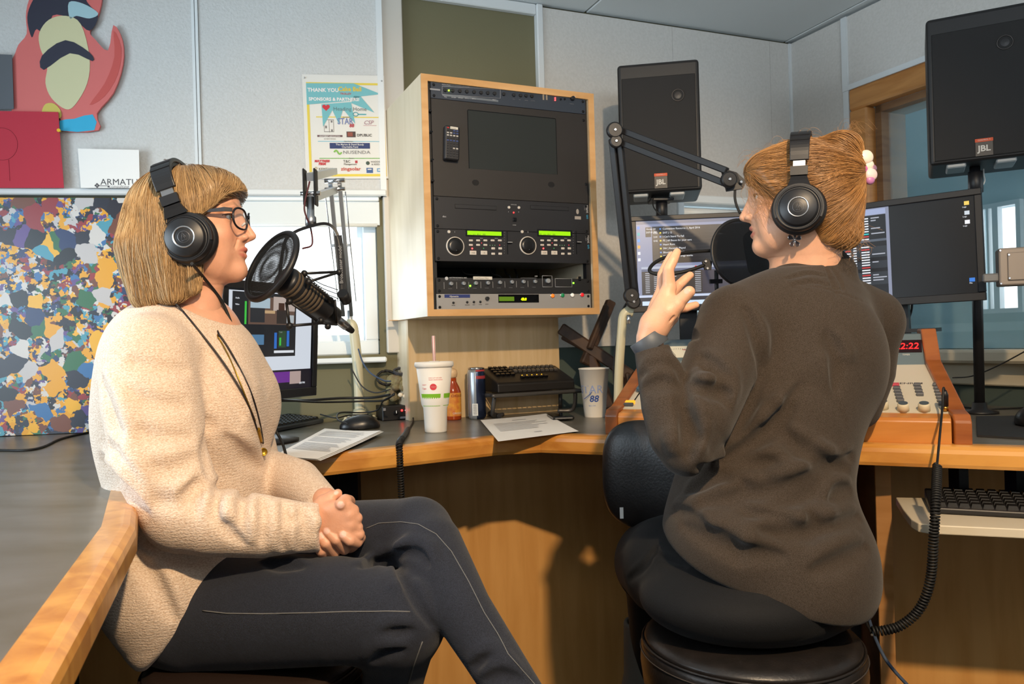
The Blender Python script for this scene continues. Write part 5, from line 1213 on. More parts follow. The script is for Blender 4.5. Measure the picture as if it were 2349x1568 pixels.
M().box(mfr.inverted() @ Vector((foot.x, foot.y, (ZD+pb.z)/2+0.05)), (0.05, 0.02, pb.z-ZD+0.14)).build('stand_neck', M_BLK, mo)
M().lathe([(0.085, 0), (0.085, 0.006), (0.04, 0.014)], mfr.inverted() @ foot, mfr.to_3x3().inverted() @ Vector((0, 0, 1)), 28).build('stand_base', M_BLK, mo)
# ================================================================== keyboards
def make_keyboard(name, label, fr, w, d, rows, cols, m_body, m_key, tilt=0.0, gap=0.0022, skip=(), edge=None):
    t = thing(name, label, 'keyboard', fr)
    b = M().prism([(-w/2, -d/2, 0), (-w/2, d/2, 0), (-w/2, d/2, 0.012+tilt), (-w/2, -d/2, 0.012)], (w, 0, 0)).build('case', m_body, t, bevel=0.003)
    kw, kd = (w-0.020)/cols, (d-0.020)/rows
    key = M(); a, c = kw-gap, kd-gap
    key.add([(-a/2, -c/2, 0), (a/2, -c/2, 0), (a/2, c/2, 0), (-a/2, c/2, 0), (-a*0.38, -c*0.36, 0.007), (a*0.38, -c*0.36, 0.007), (a*0.38, c*0.40, 0.007), (-a*0.38, c*0.40, 0.007)], [(0, 3, 2, 1), (4, 5, 6, 7), (0, 1, 5, 4), (1, 2, 6, 5), (2, 3, 7, 6), (3, 0, 4, 7)])
    me = key.mesh('key'); me.materials.append(m_key); rt = Matrix.Rotation(math.atan2(tilt, d), 4, 'X')
    for r in range(rows):
        for k in range(cols):
            if (r, k) in skip: continue
            y = -d/2+0.010+kd*(r+0.5); put('key', me, None, t, Matrix.Translation((-w/2+0.010+kw*(k+0.5), y, 0.0118+tilt*(y+d/2)/d)) @ rt)
    return t
kc = onz(620, 985, ZD); kx_ = (onz(730, 972, ZD)-onz(640, 990, ZD)).normalized()
kc.z += 0.001
make_keyboard('computer_keyboard', 'black keyboard with silver edge beside the mouse', frame(kc, kx_), 0.36, 0.13, 6, 18, mat('silver_black', '34373c', 0.4), M_BLK, 0.012)
# ---- mouse
def make_mouse(label, c, ang, s=1.0):
    t = thing('computer_mouse', label, 'mouse', Matrix.Translation(c) @ Matrix.Rotation(ang, 4, 'Z'))
    f_ = Field((-0.06, -0.04, -0.002), (0.06, 0.04, 0.045), 0.0016); f_.ell((0.0, 0, 0.006), (0.056*s, 0.031*s, 0.032*s)); f_.ell((-0.012, 0, 0.010), (0.034*s, 0.029*s, 0.027*s), 0.01); f_.half((0, 0, 0.001), (0, 0, -1), 0.002)
    f_.chain([(0.018, 0, 0.040), (0.058, 0, 0.02)], [0.0012, 0.0012], 0.001, 's')
    put('shell', f_.mesh('shell'), mat('satin_black', '141416', 0.32), t); M().lathe([(0.006, -0.003), (0.007, 0), (0.006, 0.003)], (0.030*s, 0, 0.029*s), (0, 1, 0), 14).build('scroll_wheel', M_GREY, t); return t
make_mouse('black computer mouse on the desk behind the paper stack', onz(826, 984, ZD)+Vector((0, 0, 0.001)), math.radians(200))
# ---- papers with printed lines
def paper(name, label, px, z, m=M_PAPER, layers=1, lines=None, curl=0.0):
    t = thing(name, label, 'paper', onz(px[0][0], px[0][1], z))
    P_ = [onz(x, y, z) for x, y in px]
    for k in range(layers):
        o_ = Vector((0.004*k, -0.003*k, -0.0012*k)); n = 10; vs = []; fs = []
        for i in range(n+1):
            for j in range(n+1):
                u_, v_ = i/n, j/n; p_ = P_[0].lerp(P_[1], u_).lerp(P_[3].lerp(P_[2], u_), v_)+o_
                p_.z += curl*(u_**3*(1-v_)*1.0+0.4*v_**4*u_); vs.append(p_)
        for i in range(n):
            for j in range(n):
                a = i*(n+1)+j; fs.append((a, a+1, a+n+2, a+n+1))
        M().add(vs, fs, True).build('sheet', m, t, world=True)
    if lines:
        for (v0, u0, u1, th) in lines:
            q_ = []
            for u_, v_ in ((u0, v0), (u1, v0), (u1, v0+th), (u0, v0+th)):
                p_ = P_[0].lerp(P_[1], u_).lerp(P_[3].lerp(P_[2], u_), v_); p_.z += curl*(u_**3*(1-v_)+0.4*v_**4*u_)+0.0009; q_.append(p_)
            M().quad(*q_).build('printed_line', flat('print_grey', 'c4c4c6'), t, world=True)
    return t
ln = [(0.10+0.035*i, 0.10, random.uniform(0.75, 0.92), 0.012) for i in range(20) if i not in (6, 12)]
paper('paper_stack', 'small stack of printed pages at the desk edge beside the mouse', [(745, 982), (874, 994), (728, 1056), (628, 1045)], ZD+0.006, layers=3, lines=ln, curl=0.008)
ln2 = [(0.16, 0.42, 0.62, 0.03)]+[(0.28+0.05*i, 0.12, random.uniform(0.6, 0.85), 0.014) for i in range(8)]+[(0.80, 0.5, 0.6, 0.03)]
paper('printed_page', 'single printed page under the phone, overhanging the desk edge', [(1102, 963), (1252, 951), (1328, 990), (1143, 1012)], ZD+0.003, lines=ln2, curl=0.004)
# ---- cord on the side counter
cp = [onz(x, y, ZD+0.003) for x, y in ((-60, 1030), (0, 1032), (60, 1032), (100, 1024), (140, 1006), (200, 992), (250, 985))]
single('loose_cord', 'thin black cord lying on the side counter before the multicoloured print', 'cord', M().tube(spline(cp, 6), 0.003, 6), M_RUB, cp[0])
# ================================================================== broadcast microphone with shock mount and pop filter
MA, MB_ = W(652, 640, 1.50), W(786, 742, 1.64); axm = (MB_-MA).normalized(); Lm = (MB_-MA).length
mic = thing('broadcast_microphone', 'black studio microphone with slotted grille behind the mesh pop filter', 'microphone', MA)
def at_m(t, r=0.0, a=0.0):
    e1 = axm.cross(Vector((0, 0, 1))).normalized(); e2 = e1.cross(axm); return MA+axm*t+e1*(r*math.cos(a))+e2*(r*math.sin(a))
M_MIC = mat('mic_graphite', '2c2e33', 0.38, 0.4)
M().lathe([(0.012, -0.004), (0.026, 0.0), (0.0285, 0.006), (0.0285, 0.118), (0.024, 0.126), (0.021, 0.128), (0.021, 0.150), (0.017, 0.156)], MA, axm, 32).build('body', M_MIC, mic, world=True)
M_GRILL = mat('tan_mesh', '6b5d4c', 0.6, 0.3, bump=(900, 0.8, 0.002))
for k in range(8): M().lathe([(0.0288, 0), (0.0292, 0.0008), (0.0292, 0.0048), (0.0288, 0.0056)], MA+axm*(0.008+0.0095*k+(0.006 if k > 1 else 0)), axm, 32, caps=False).build('grille_band', M_GRILL, mic, world=True)
M().cyl(MA+axm*0.150, MA+axm*0.192, 0.0095).build('plug', M_ALU, mic, world=True)
M().cyl(MA+axm*0.190, MA+axm*0.215, 0.009, 0.006).build('plug_boot', M_RUB, mic, world=True)
for k in range(11): M().box(at_m(0.030+0.0068*k, 0.0282, 0.9), (0.004, 0.004, 0.004)).build('slot', M_BLKG, mic, world=True)
sm_ = thing('shock_mount', 'black wire shock mount cradle with swivel yoke holding the microphone', 'mount', W(712, 517, 1.58))
yk = spline([W(640, 640, 1.50), W(652, 560, 1.52), W(672, 535, 1.54), W(705, 521, 1.57), W(742, 513, 1.60), W(764, 522, 1.61), W(778, 552, 1.61), W(784, 610, 1.61), W(787, 690, 1.61)], 6)
M().ribbon(yk, W(640, 540, 1.40)-W(640, 540, 1.60), 0.018, 0.006).build('yoke', M_BLK, sm_, world=True)
M().ribbon(spline([W(776, 540, 1.603), W(784, 610, 1.603), W(787, 690, 1.603)], 6), W(784, 600, 1.6)-W(764, 600, 1.6), 0.014, 0.004).build('yoke_arm', M_BLK, sm_, world=True)
text('lettering', 'Broadcaster model', 0.010, flat('mount_ink', '9a9ca0'), sm_, WM[sm_.name].inverted() @ frame(W(787, 650, 1.597), W(783, 560, 1.597)-W(787, 650, 1.597), W(779, 600, 1.597)-W(785, 600, 1.597)), depth=0.0002)
def rod(a, b, r=0.0028): M().cyl(W(*a), W(*b), r, seg=8).build('rod', M_BLK, sm_, world=True)
for a, b in (((657, 693, 1.50), (664, 747, 1.50)), ((664, 747, 1.50), (738, 741, 1.55)), ((664, 692, 1.50), (727, 735, 1.54)), ((708, 646, 1.50), (766, 692, 1.56)), ((708, 646, 1.50), (778, 624, 1.60)), ((697, 627, 1.52), (778, 623, 1.60)), ((768, 688, 1.57), (772, 740, 1.60)), ((738, 741, 1.55), (772, 744, 1.60))): rod(a, b)
for a in ((708, 646, 1.50), (664, 747, 1.50), (664, 691, 1.50), (758, 688, 1.56), (736, 735, 1.55), (752, 748, 1.57), (698, 627, 1.52), (778, 624, 1.60), (788, 682, 1.60)): M().ball(W(*a), 0.0068, 10, 8).build('joint', M_BLK, sm_, world=True)
M().cyl(W(785, 672, 1.58), W(795, 690, 1.60), 0.011).build('clamp', M_BLK, sm_, world=True)
for k in range(3): M().tube(spline([W(700, 628, 1.52), W(735, 650+8*k, 1.55), W(776, 665+10*k, 1.60)], 6), 0.0009, 5).build('elastic', flat('elastic', '3a3a3e'), sm_, world=True)
# pop filter
NP = Vector((-0.60, -0.66, 0.45)).normalized(); PC = W(623, 610, 1.475)
pf = thing('pop_filter', 'round black nylon pop filter at the mouth of the cream-sweatered speaker', 'pop filter', frame(PC, NP.cross(Vector((0, 0, 1))), NP))
def mesh_fn(nt, b, tc):
    N, L = nt.nodes, nt.links
    w_ = []
    for dr in ('X', 'Z'):
        wv = N.new('ShaderNodeTexWave'); wv.bands_direction = dr; wv.inputs['Scale'].default_value = 150; wv.inputs['Distortion'].default_value = 0.6; wv.inputs['Detail Scale'].default_value = 0.4; L.new(tc.outputs['Object'], wv.inputs['Vector']); w_.append(wv)
    mm_ = N.new('ShaderNodeMath'); mm_.operation = 'MULTIPLY'; L.new(w_[0].outputs['Fac'], mm_.inputs[0]); L.new(w_[1].outputs['Fac'], mm_.inputs[1])
    r_ = N.new('ShaderNodeMapRange'); r_.inputs['From Min'].default_value = 0.15; r_.inputs['From Max'].default_value = 0.6; r_.inputs['To Min'].default_value = 1.0; r_.inputs['To Max'].default_value = 0.16
    L.new(mm_.outputs[0], r_.inputs['Value']); L.new(r_.outputs[0], b.inputs['Alpha'])
M_NYL = mat('nylon_mesh', '14181c', 0.8, fn=mesh_fn)
RP = 0.0705
M().tube([(RP*math.cos(a), 0, RP*math.sin(a)) for a in np.linspace(0, 2*math.pi, 49)[:-1]], 0.0062, 10, closed=True).build('rim', M_BLK, pf)
for k, dy in enumerate((-0.0035, 0.0035)):
    M().lathe([(0.0005, -0.002*(1-2*k)), (RP*0.5, -0.0012*(1-2*k)), (RP, 0)], (0, dy, 0), (0, 1, 0), 40, caps=False).build('mesh_layer', M_NYL, pf)
# boom arm and post
ba = thing('microphone_boom', 'silver sprung boom arm carrying the microphone in the window', 'boom arm', W(800, 735, 2.33))
el, p1, p0w = W(768, 414, 2.02), W(712, 430, 1.59), W(797, 722, 2.32)
for off in (-0.012, 0.012):
    o_ = Vector((off, 0, 0)); M().box((el+p0w)/2+o_, (0.010, 0.014, (el-p0w).length), R=(el-p0w).to_track_quat('Z', 'Y').to_matrix()).build('lower_bar', M_ALU, ba, world=True)
    M().tube([el+o_*2.2+Vector((0, 0, -0.03)), p0w+o_*2.2+Vector((0, 0, 0.04))], 0.0018, 6).build('tension_rod', M_CHR, ba, world=True)
    a_, b_ = el+Vector((0, 0, off*2)), p1+Vector((0, 0, off*1.8)); M().box((a_+b_)/2, (0.016, 0.014, (a_-b_).length), R=(a_-b_).to_track_quat('Z', 'X').to_matrix()).build('upper_bar', M_ALU, ba, world=True)
mid = p0w.lerp(el, 0.55); M().cyl(p0w.lerp(el, 0.20), mid, 0.0105, seg=14).build('spring', M_CHR, ba, world=True)
M().box(mid, (0.052, 0.012, 0.008)).build('cross_bar', M_ALU, ba, world=True)
for s_ in (-1, 1):
    M().box(p1+Vector((s_*0.011, 0, 0.0)), (0.004, 0.024, 0.075), ch=0.002).build('clevis', M_BLK, ba, world=True)
M().cyl(p1+Vector((-0.020, 0, -0.012)), p1+Vector((0.020, 0, -0.012)), 0.0045).build('bolt', M_CHR, ba, world=True)
M().cyl(el+Vector((-0.026, 0, 0)), el+Vector((0.026, 0, 0)), 0.006).build('bolt', M_CHR, ba, world=True)
M().cyl(el+Vector((-0.026, 0, -0.022)), el+Vector((0.026, 0, -0.022)), 0.005).build('bolt', M_CHR, ba, world=True)
M().lathe([(0.011, 0), (0.011, 0.018), (0.0075, 0.022), (0.0075, 0.060)], W(713, 519, 1.585), p1-W(713, 519, 1.585), 18).build('swivel_tube', M_ALU, ba, world=True)
M().tube(spline([p1+Vector((0.002, -0.012, 0.01)), p1+Vector((-0.008, -0.02, -0.04)), W(704, 500, 1.57), W(712, 520, 1.58), W(716, 560, 1.58), W(694, 570, 1.56)], 6), 0.0018, 6).build('cable', flat('cable_wine', '4a1c22'), ba, world=True)
bx = onz(826, 966, ZD); tpz = W(800, 742, 2.30).z
pd = thing('boom_post', 'cream metal post with crooked neck bolted to the worktop near the window', 'post', Vector((bx.x, bx.y, ZD)))
M_CREAM = mat('cream_enamel', 'c3bda0', 0.35)
px_ = W(812, 745, bx.y); M().tube(spline([Vector((bx.x, bx.y, ZD)), Vector((bx.x-0.002, bx.y, ZD+0.15)), Vector((px_.x, px_.y, px_.z-0.03)), Vector((px_.x-0.006, px_.y, px_.z+0.0)), Vector((px_.x-0.022, px_.y, px_.z+0.008))], 8), 0.0155, 14).build('pole', M_CREAM, pd, world=True)
M().box(Vector((bx.x, bx.y, ZD+0.006)), (0.095, 0.070, 0.012), ch=0.005).build('base_plate', M_CREAM, pd, world=True)
M().lathe([(0.026, 0), (0.018, 0.028)], Vector((bx.x, bx.y, ZD+0.010)), (0, 0, 1), 18).build('collar', M_CREAM, pd, world=True)
for sx in (-1, 1):
    for sy in (-1, 1): M().ball(Vector((bx.x+sx*0.038, bx.y+sy*0.026, ZD+0.013)), (0.006, 0.006, 0.004), 8, 6).build('bolt', M_CREAM, pd, world=True)
M().cyl(Vector((px_.x-0.012, px_.y, px_.z-0.022)), Vector((px_.x-0.012, px_.y, px_.z+0.045)), 0.0085).build('pivot_pin', M_ALU, pd, world=True)
# ---- cables behind the post
def cable(label, pts, r=0.0028, m=M_RUB): return single('cable', label, 'cable', M().tube(spline([W(*p) for p in pts], 8), r, 7), m, W(*pts[0]))
cable('thick black cable sagging from the monitor to the rock ornament', [(618, 918, 1.95), (700, 918, 2.20), (780, 913, 2.32), (850, 912, 2.33), (894, 905, 2.25)], 0.004)
cable('second black cable running below the thick one to the rock ornament', [(640, 916, 1.98), (730, 922, 2.22), (830, 920, 2.33), (880, 918, 2.28), (905, 902, 2.22)], 0.003)
cable('thin black cord looping from the mouse around the post foot', [(798, 972, 2.06), (775, 962, 2.10), (780, 946, 2.18), (830, 946, 2.24), (866, 940, 2.22), (880, 918, 2.18), (905, 905, 2.16)], 0.0022)
cable('blue-grey cord hanging from the window sill to the coiled leads', [(822, 800, 2.30), (832, 830, 2.28), (850, 855, 2.24), (880, 872, 2.20), (896, 874, 2.17)], 0.0024, flat('cord_blue', '3a4a62'))
cable('thin grey cord arching over the wall behind the post', [(806, 845, 2.36), (830, 885, 2.36), (860, 900, 2.30), (895, 893, 2.22)], 0.0020, flat('cord_grey', '2c2c30'))
cable('black lead lying between keyboard and post foot', [(735, 950, 2.20), (770, 958, 2.16), (800, 952, 2.20), (845, 950, 2.22)], 0.0020)
# ---- headphone amplifier, rock ornament with coiled leads
ca = onz(878, 966, ZD); cb = onz(968, 960, ZD); cx2 = (cb-ca).normalized(); bw = 0.125
hb = thing('headphone_amplifier', 'small black amplifier box with a glowing red light on the desk', 'amplifier', frame(ca, cx2))
M().box((bw/2, 0.055, 0.023), (bw, 0.11, 0.044), ch=0.002).build('case', M_BLK, hb)
M().box((bw/2, -0.0005, 0.023), (bw-0.008, 0.001, 0.038)).build('front_panel', mat('panel_black', '0e0e10', 0.4), hb)
for (x, r, m_) in ((0.040, 0.0075, M_BLKG), (0.088, 0.009, M_BLKG)): M().lathe([(r, 0), (r*0.9, 0.010)], (x, -0.001, 0.024), (0, -1, 0), 18).build('knob', m_, hb)
M().box((0.040, -0.012, 0.027), (0.0016, 0.002, 0.008)).build('pointer', M_WHITE, hb)
M().ball((0.060, -0.002, 0.030), 0.0030, 10, 8).build('indicator_light', mat('red_led', '300000', 0.3, emit=('ff1a1a', 14)), hb)
M().lathe([(0.0042, 0), (0.0042, 0.003), (0.0025, 0.003)], (0.073, -0.001, 0.029), (0, -1, 0), 14).build('jack_socket', M_CHR, hb)
M().box((0.066, -0.0012, 0.008), (0.024, 0.0006, 0.006)).build('label_plate', flat('label_grey', '7c7c80'), hb); M().box((0.006, -0.0012, 0.036), (0.008, 0.0006, 0.008)).build('label_plate', flat('label_grey', '7c7c80'), hb)
rk_c = hb.matrix_basis @ Vector((0.062, 0.05, 0.045))
rk = thing('rock_ornament', 'mossy little rock ornament on top of the amplifier box', 'ornament', rk_c)
f_ = Field((-0.07, -0.05, -0.004), (0.07, 0.05, 0.12), 0.002); rng = random.Random(4)
for k in range(26):
    t = rng.random(); f_.ell((rng.uniform(-0.042, 0.042)*(1-t*0.6), rng.uniform(-0.028, 0.028)*(1-t*0.5), 0.008+t*0.075), (rng.uniform(0.010, 0.020), rng.uniform(0.010, 0.018), rng.uniform(0.010, 0.018)), 0.003, R=np.array(Matrix.Rotation(rng.random()*3, 3, 'Y')))
f_.half((0, 0, 0), (0, 0, -1), 0.001)
put('rock', f_.mesh('rock'), mat('mossy_rock', '6a5a44', 0.85, var=(28, 1.0, '8c8a62'), bump=(120, 0.8, 0.006)), rk)
for k in range(6): M().ball((rng.uniform(-0.02, 0.05), -0.032, rng.uniform(0.02, 0.042)), (0.008, 0.004, 0.007), 8, 6).build('shell', flat('shell_white', 'd8cdb8'), rk)
def coil_thing(label, c, R, ax, n, r, m, fl=0.6):
    e1 = Vector(ax).cross(Vector((0, 0, 1))).normalized(); e2 = Vector(ax).normalized().cross(e1); mm_ = M()
    pts = [c+e1*((R+0.0015*math.sin(k*1.7))*math.cos(a))+e2*((R*fl+0.002*math.sin(k*2.3))*math.sin(a))+Vector(ax).normalized()*(0.0035*math.sin(k*0.9+1)) for k, a in enumerate(np.linspace(0, 2*math.pi*n, n*24))]
    return single('coiled_lead', label, 'lead', mm_.tube(pts, r, 6), m, c)
coil_thing('black coiled audio lead resting on the rock ornament', rk_c+Vector((-0.030, -0.02, 0.085)), 0.030, (0.3, -0.8, 0.35), 5, 0.0028, M_RUB, 0.75)
coil_thing('dark grey coiled lead draped over the top of the rock ornament', rk_c+Vector((0.022, -0.01, 0.104)), 0.030, (0.2, -0.6, 0.8), 5, 0.0026, flat('lead_grey', '3a3a3e'), 0.5)
# coiled headphone cord from the amplifier over the desk edge
hc = [hb.matrix_basis @ Vector((0.088, -0.012, 0.024)), onz(948, 968, ZD)+Vector((0, 0, 0.004)), onz(937, 990, ZD)+Vector((0, 0, 0.005))]
he = [onz(x, y, ZD)+Vector((0, 0, 0.0075)) for x, y in ((937, 988), (931, 1000), (921, 1014))]; hk = onz(919, 1022, ZD)
ch1 = thing('coiled_cable', 'black coiled headphone cord hanging over the desk edge beside the white cup', 'cord', hc[0])
M().tube(spline(hc, 6), 0.0022, 7).build('straight_cord', M_RUB, ch1, world=True)
M().tube(spline(he, 5), [0.0045, 0.006, 0.0065, 0.007, 0.007, 0.007, 0.007, 0.007, 0.007, 0.0065, 0.006], 10).build('strain_relief', M_RUB, ch1, world=True)
M().tube(coil([he[2], hk+Vector((0, -0.02, 0.007)), hk+Vector((0.003, -0.038, -0.015)), hk+Vector((0.004, -0.036, -0.10)), hk+Vector((0.004, -0.03, -0.22)), hk+Vector((0.0, -0.02, -0.38))], 0.0062, 0.0019, 0.0058), 0.0021, 5).build('coiled_cord', M_RUB, ch1, world=True)
# ================================================================== wall rack with audio units
ra, rb_ = W(973, 450, 2.125), W(1368, 450, 2.345); rx = Vector((rb_.x-ra.x, rb_.y-ra.y, 0)).normalized()
zr_b, zr_t = W(983, 725, 2.125).z, W(962, 168, 2.125).z; RW = Vector((rb_.x-ra.x, rb_.y-ra.y, 0)).length; RH = zr_t-zr_b
FK = frame(Vector((ra.x, ra.y, zr_b)), rx)
RDEP = 0.375
def rl(px, py, off=0.0):
    n = FK.to_3x3() @ Vector((0, -1, 0)); q = FK.inverted() @ onplane(px, py, FK.translation+n*off, n); return q.x, q.z
def c7(x, y): return rl(880+x/4.517, 140+y/4.517)
def c8(x, y): return rl(880+x/4.517, 430+y/4.517)
M_MEL = wood('pale_melamine', 'd9c9ae', 'd0bfa1', (6, 6, 0.8), 0.45, 4); M_BAND = wood('birch_band', 'd2a570', 'c3935a', (1, 1, 5), 0.45, 5)
rc_ = thing('rack_cabinet', 'pale wooden equipment rack cabinet hung on the wall above the desk', 'cabinet', FK)
th = 0.0185
M().box((th/2, RDEP/2+0.004, RH/2), (th, RDEP, RH)).build('side_panel', M_MEL, rc_); M().box((RW-th/2, RDEP/2+0.004, RH/2), (th, RDEP, RH)).build('side_panel', M_MEL, rc_)
M().box((RW/2, RDEP/2+0.004, RH-th/2), (RW-2*th, RDEP, th)).build('top_panel', M_MEL, rc_); M().box((RW/2, RDEP/2+0.004, th/2), (RW-2*th, RDEP, th)).build('bottom_panel', M_MEL, rc_)
M().box((RW/2, RDEP-0.004, RH/2), (RW-2*th, 0.006, RH-2*th)).build('back_panel', mat('rack_back', '2c3a44', 0.8), rc_)
for (c, s) in (((th/2, 0.001, RH/2), (th, 0.004, RH)), ((RW-th/2, 0.001, RH/2), (th, 0.004, RH)), ((RW/2, 0.001, RH-th/2), (RW-2*th, 0.004, th)), ((RW/2, 0.001, th/2), (RW-2*th, 0.004, th))): M().box(c, s).build('edge_band', M_BAND, rc_)
M().box((RW/2-0.03, 0.26+RDEP/2-0.15, -0.0), (RW, 0.02, 0.002)).build('bottom_lip', M_BAND, rc_)
for x in (th+0.008, RW-th-0.008): M().box((x, 0.022, RH/2), (0.016, 0.02, RH-2*th-0.002)).build('rack_rail', M_BLK, rc_)
# column below the rack
cA = onz(935, 800, ZD); colz = ZD
p_l = FK.inverted() @ W(936, 760, 2.365); p_r = FK.inverted() @ W(1290, 760, 2.55)
cl = thing('rack_column', 'maple column carrying the rack cabinet above the worktop', 'column', FK @ Matrix.Translation((0, 0, ZD-zr_b)))
hcol = zr_b-ZD
M().box(((p_l.x+p_r.x)/2, p_l.y+0.01, hcol/2), (p_r.x-p_l.x, 0.018, hcol-0.001)).build('front_panel', wood('column_maple', 'd3b88e', 'c6a87a', (9, 9, 0.8), 0.45, 5), cl)
dpt = RDEP-p_l.y-0.01
M().box((p_l.x+0.009, p_l.y+0.019+dpt/2, hcol/2), (0.018, dpt, hcol-0.001)).build('side_panel', M_MEL, cl); M().box((p_r.x-0.009, p_l.y+0.019+dpt/2, hcol/2), (0.018, dpt, hcol-0.001)).build('side_panel', M_MEL, cl)
U = 0.04445; ztop = RH-th-0.0005
def unit(name, label, u0, n, m, cat='rack unit', wd=0.482, chassis=True):
    z1 = ztop-u0*U; z0 = z1-n*U
    t = thing(name, label, cat, FK @ Matrix.Translation((0, 0, 0)))
    M().box((RW/2, -0.002+0.006, (z0+z1)/2), (wd, 0.004, z1-z0-0.0008), ch=0.0006).build('faceplate', m, t)
    if chassis: M().box((RW/2, 0.10, (z0+z1)/2), (0.434, 0.18, z1-z0-0.003)).build('chassis', mat('zinc', '6c6e70', 0.45, 0.8), t)
    return t
YF = -0.002+0.004   # front face of the plates
def knob(t, xz, r, h, m, name='knob', seg=18, taper=0.9): return M().lathe([(r, 0), (r*taper, h*0.85), (r*taper*0.85, h)], (xz[0], YF, xz[1]), (0, -1, 0), seg).build(name, m, t)
def plate(t, a, b, m, name='label_plate', h=0.0006): return M().box(((a[0]+b[0])/2, YF-h/2, (a[1]+b[1])/2), (abs(b[0]-a[0]), h, abs(b[1]-a[1]))).build(name, m, t)
def led(t, xz, col, r=0.0020, s=9): return M().ball((xz[0], YF-0.0005, xz[1]), r, 8, 6).build('indicator_light', mat('led_'+col, '101010', 0.3, emit=(col, s)), t)
def screw(t, xz): 
    o = M().lathe([(0.0040, 0), (0.0040, 0.001), (0.0026, 0.0026)], (xz[0], YF, xz[1]), (0, -1, 0), 12).build('screw', mat('dark_screw', '2a2a2c', 0.35, 0.8), t)
def ptext(t, s, xz, size, m, al='LEFT', rot=0.0, **k): return text('lettering', s, size, m, t, Matrix.Translation((xz[0], YF-0.0007, xz[1])) @ RX90 @ Matrix.Rotation(rot, 4, 'Z'), depth=0.0002, align=al, **k)
M_INKW = flat('ink_white', 'b8b8ba'); M_INKD = flat('ink_dim', '77787c')
def corners(t, u0, n, holes=True):
    for x in (RW/2-0.2325, RW/2+0.2325):
        for z in ((ztop-u0*U-0.0075, ztop-(u0+n)*U+0.0075)): screw(t, (x, z))
# 1 audio switcher
u1 = unit('audio_switcher', 'slim blue-grey audio switcher with round buttons at the top of the rack', 0, 1, mat('slate_blue', '2c3440', 0.45)); corners(u1, 0, 1)
for x, y in ((640, 300), (715, 305), (790, 310), (863, 315), (937, 320), (1010, 326), (1080, 330), (1150, 336), (1245, 342), (1350, 350), (1420, 355), (1478, 358), (1537, 363)): knob(u1, c7(x, y), 0.0052, 0.005, M_BLK, 'button')
a, b = c7(608, 262), c7(1212, 385)
for (p, q_) in (((608, 258), (1212, 292)), ((608, 345), (1212, 384)), ): M().tube([(c7(*p)[0], YF-0.0004, (c7(*p)[1])), (c7(*q_)[0], YF-0.0004, c7(*q_)[1])], 0.0004, 4).build('panel_line', M_INKW, u1)
for (x, y0, y1) in ((608, 258, 345), (1212, 292, 384)): M().tube([(c7(x, y0)[0], YF-0.0004, c7(x, y0)[1]), (c7(x, y1)[0], YF-0.0004, c7(x, y1)[1])], 0.0004, 4).build('panel_line', M_INKW, u1)
plate(u1, c7(612, 360), c7(1190, 402), mat('clear_strip', '6a7076', 0.25)); led(u1, c7(678, 302), '9cff20', 0.0022); led(u1, c7(1778, 348), '9cff20', 0.0022)
for y in (382, 402): led(u1, c7(1780, y), 'ff3030', 0.0022)
for x in (1658, 1692): plate(u1, c7(x-9, 318), c7(x+9, 402), flat('meter_tan', '8a7c6a'), 'meter')
for x, y in ((1838, 395), (1877, 393)): knob(u1, c7(x, y), 0.0034, 0.002, M_BLKG, 'jack_socket')
knob(u1, c7(1955, 388), 0.0066, 0.011, M_BLK); led(u1, c7(1978, 370), 'e8e8e8', 0.0034, 0.8)
ptext(u1, 'AUDIO CONTROL SWITCHER', c7(690, 250), 0.0042, M_INKD); ptext(u1, 'ACS 8.2 PLUS', c7(605, 244), 0.0042, M_INKW)
plate(u1, c7(482, 278), c7(588, 306), flat('badge_grey', '8c8e92'), 'badge')
for i, s_ in enumerate(('Duty', 'CR PGM', 'CR AUX', 'EXT 1', 'EXT 2')): ptext(u1, s_, c7(630+i*72, 372+i*5), 0.0038, M_INKW)
ptext(u1, 'AUX 7', c7(1130, 402), 0.0038, M_INKW)
for i, s_ in enumerate(('Mono', 'Mute', 'Fade Up', 'Fade Down')): ptext(u1, s_, c7(1340+i*62, 396+i*5), 0.0030, M_INKD)
ptext(u1, 'Headphone', c7(1930, 442), 0.003, M_INKD)
# 2 monitor panel
u2 = unit('rack_monitor', 'wide black rack panel with a dark screen and two small speaker vents', 1, 6, mat('warm_black_panel', '231f1d', 0.5))
for p in ((487, 512), (513, 1237), (2075, 612), (2100, 1273)): screw(u2, c7(*p))
a, b = c7(875, 525), c7(1790, 1110); a2 = c7(1770, 580)
sxz = (a[0], c7(890, 1110)[1], c7(1790, 900)[0], (a[1]+a2[1])/2)
M().box(((sxz[0]+sxz[2])/2, YF+0.0005, (sxz[1]+sxz[3])/2), (sxz[2]-sxz[0], 0.002, sxz[3]-sxz[1])).build('screen', mat('off_screen', '272a28', 0.28), u2)
for (x0, z0, x1, z1) in ((sxz[0]-0.002, sxz[1], sxz[0], sxz[3]), (sxz[2], sxz[1], sxz[2]+0.002, sxz[3]), (sxz[0], sxz[3], sxz[2], sxz[3]+0.002)): plate(u2, (x0, z0), (x1, z1), M_BLKG, 'screen_edge', 0.001)
for p in ((955, 1257), (1740, 1278)):
    x, z = c7(*p)
    for k in range(7):
        w_ = 0.0105*math.sqrt(max(0.1, 1-((k-3)/3.6)**2)); M().box((x, YF-0.0002, z+(k-3)*0.0023), (2*w_, 0.0008, 0.0011)).build('vent_slot', M_BLKG, u2)
for y, x in ((728, 497), (1017, 508)): 
    xx, zz = c7(x, y); M().box((xx, YF-0.0003, zz), (0.008, 0.0008, 0.004)).build('slot', M_BLKG, u2)
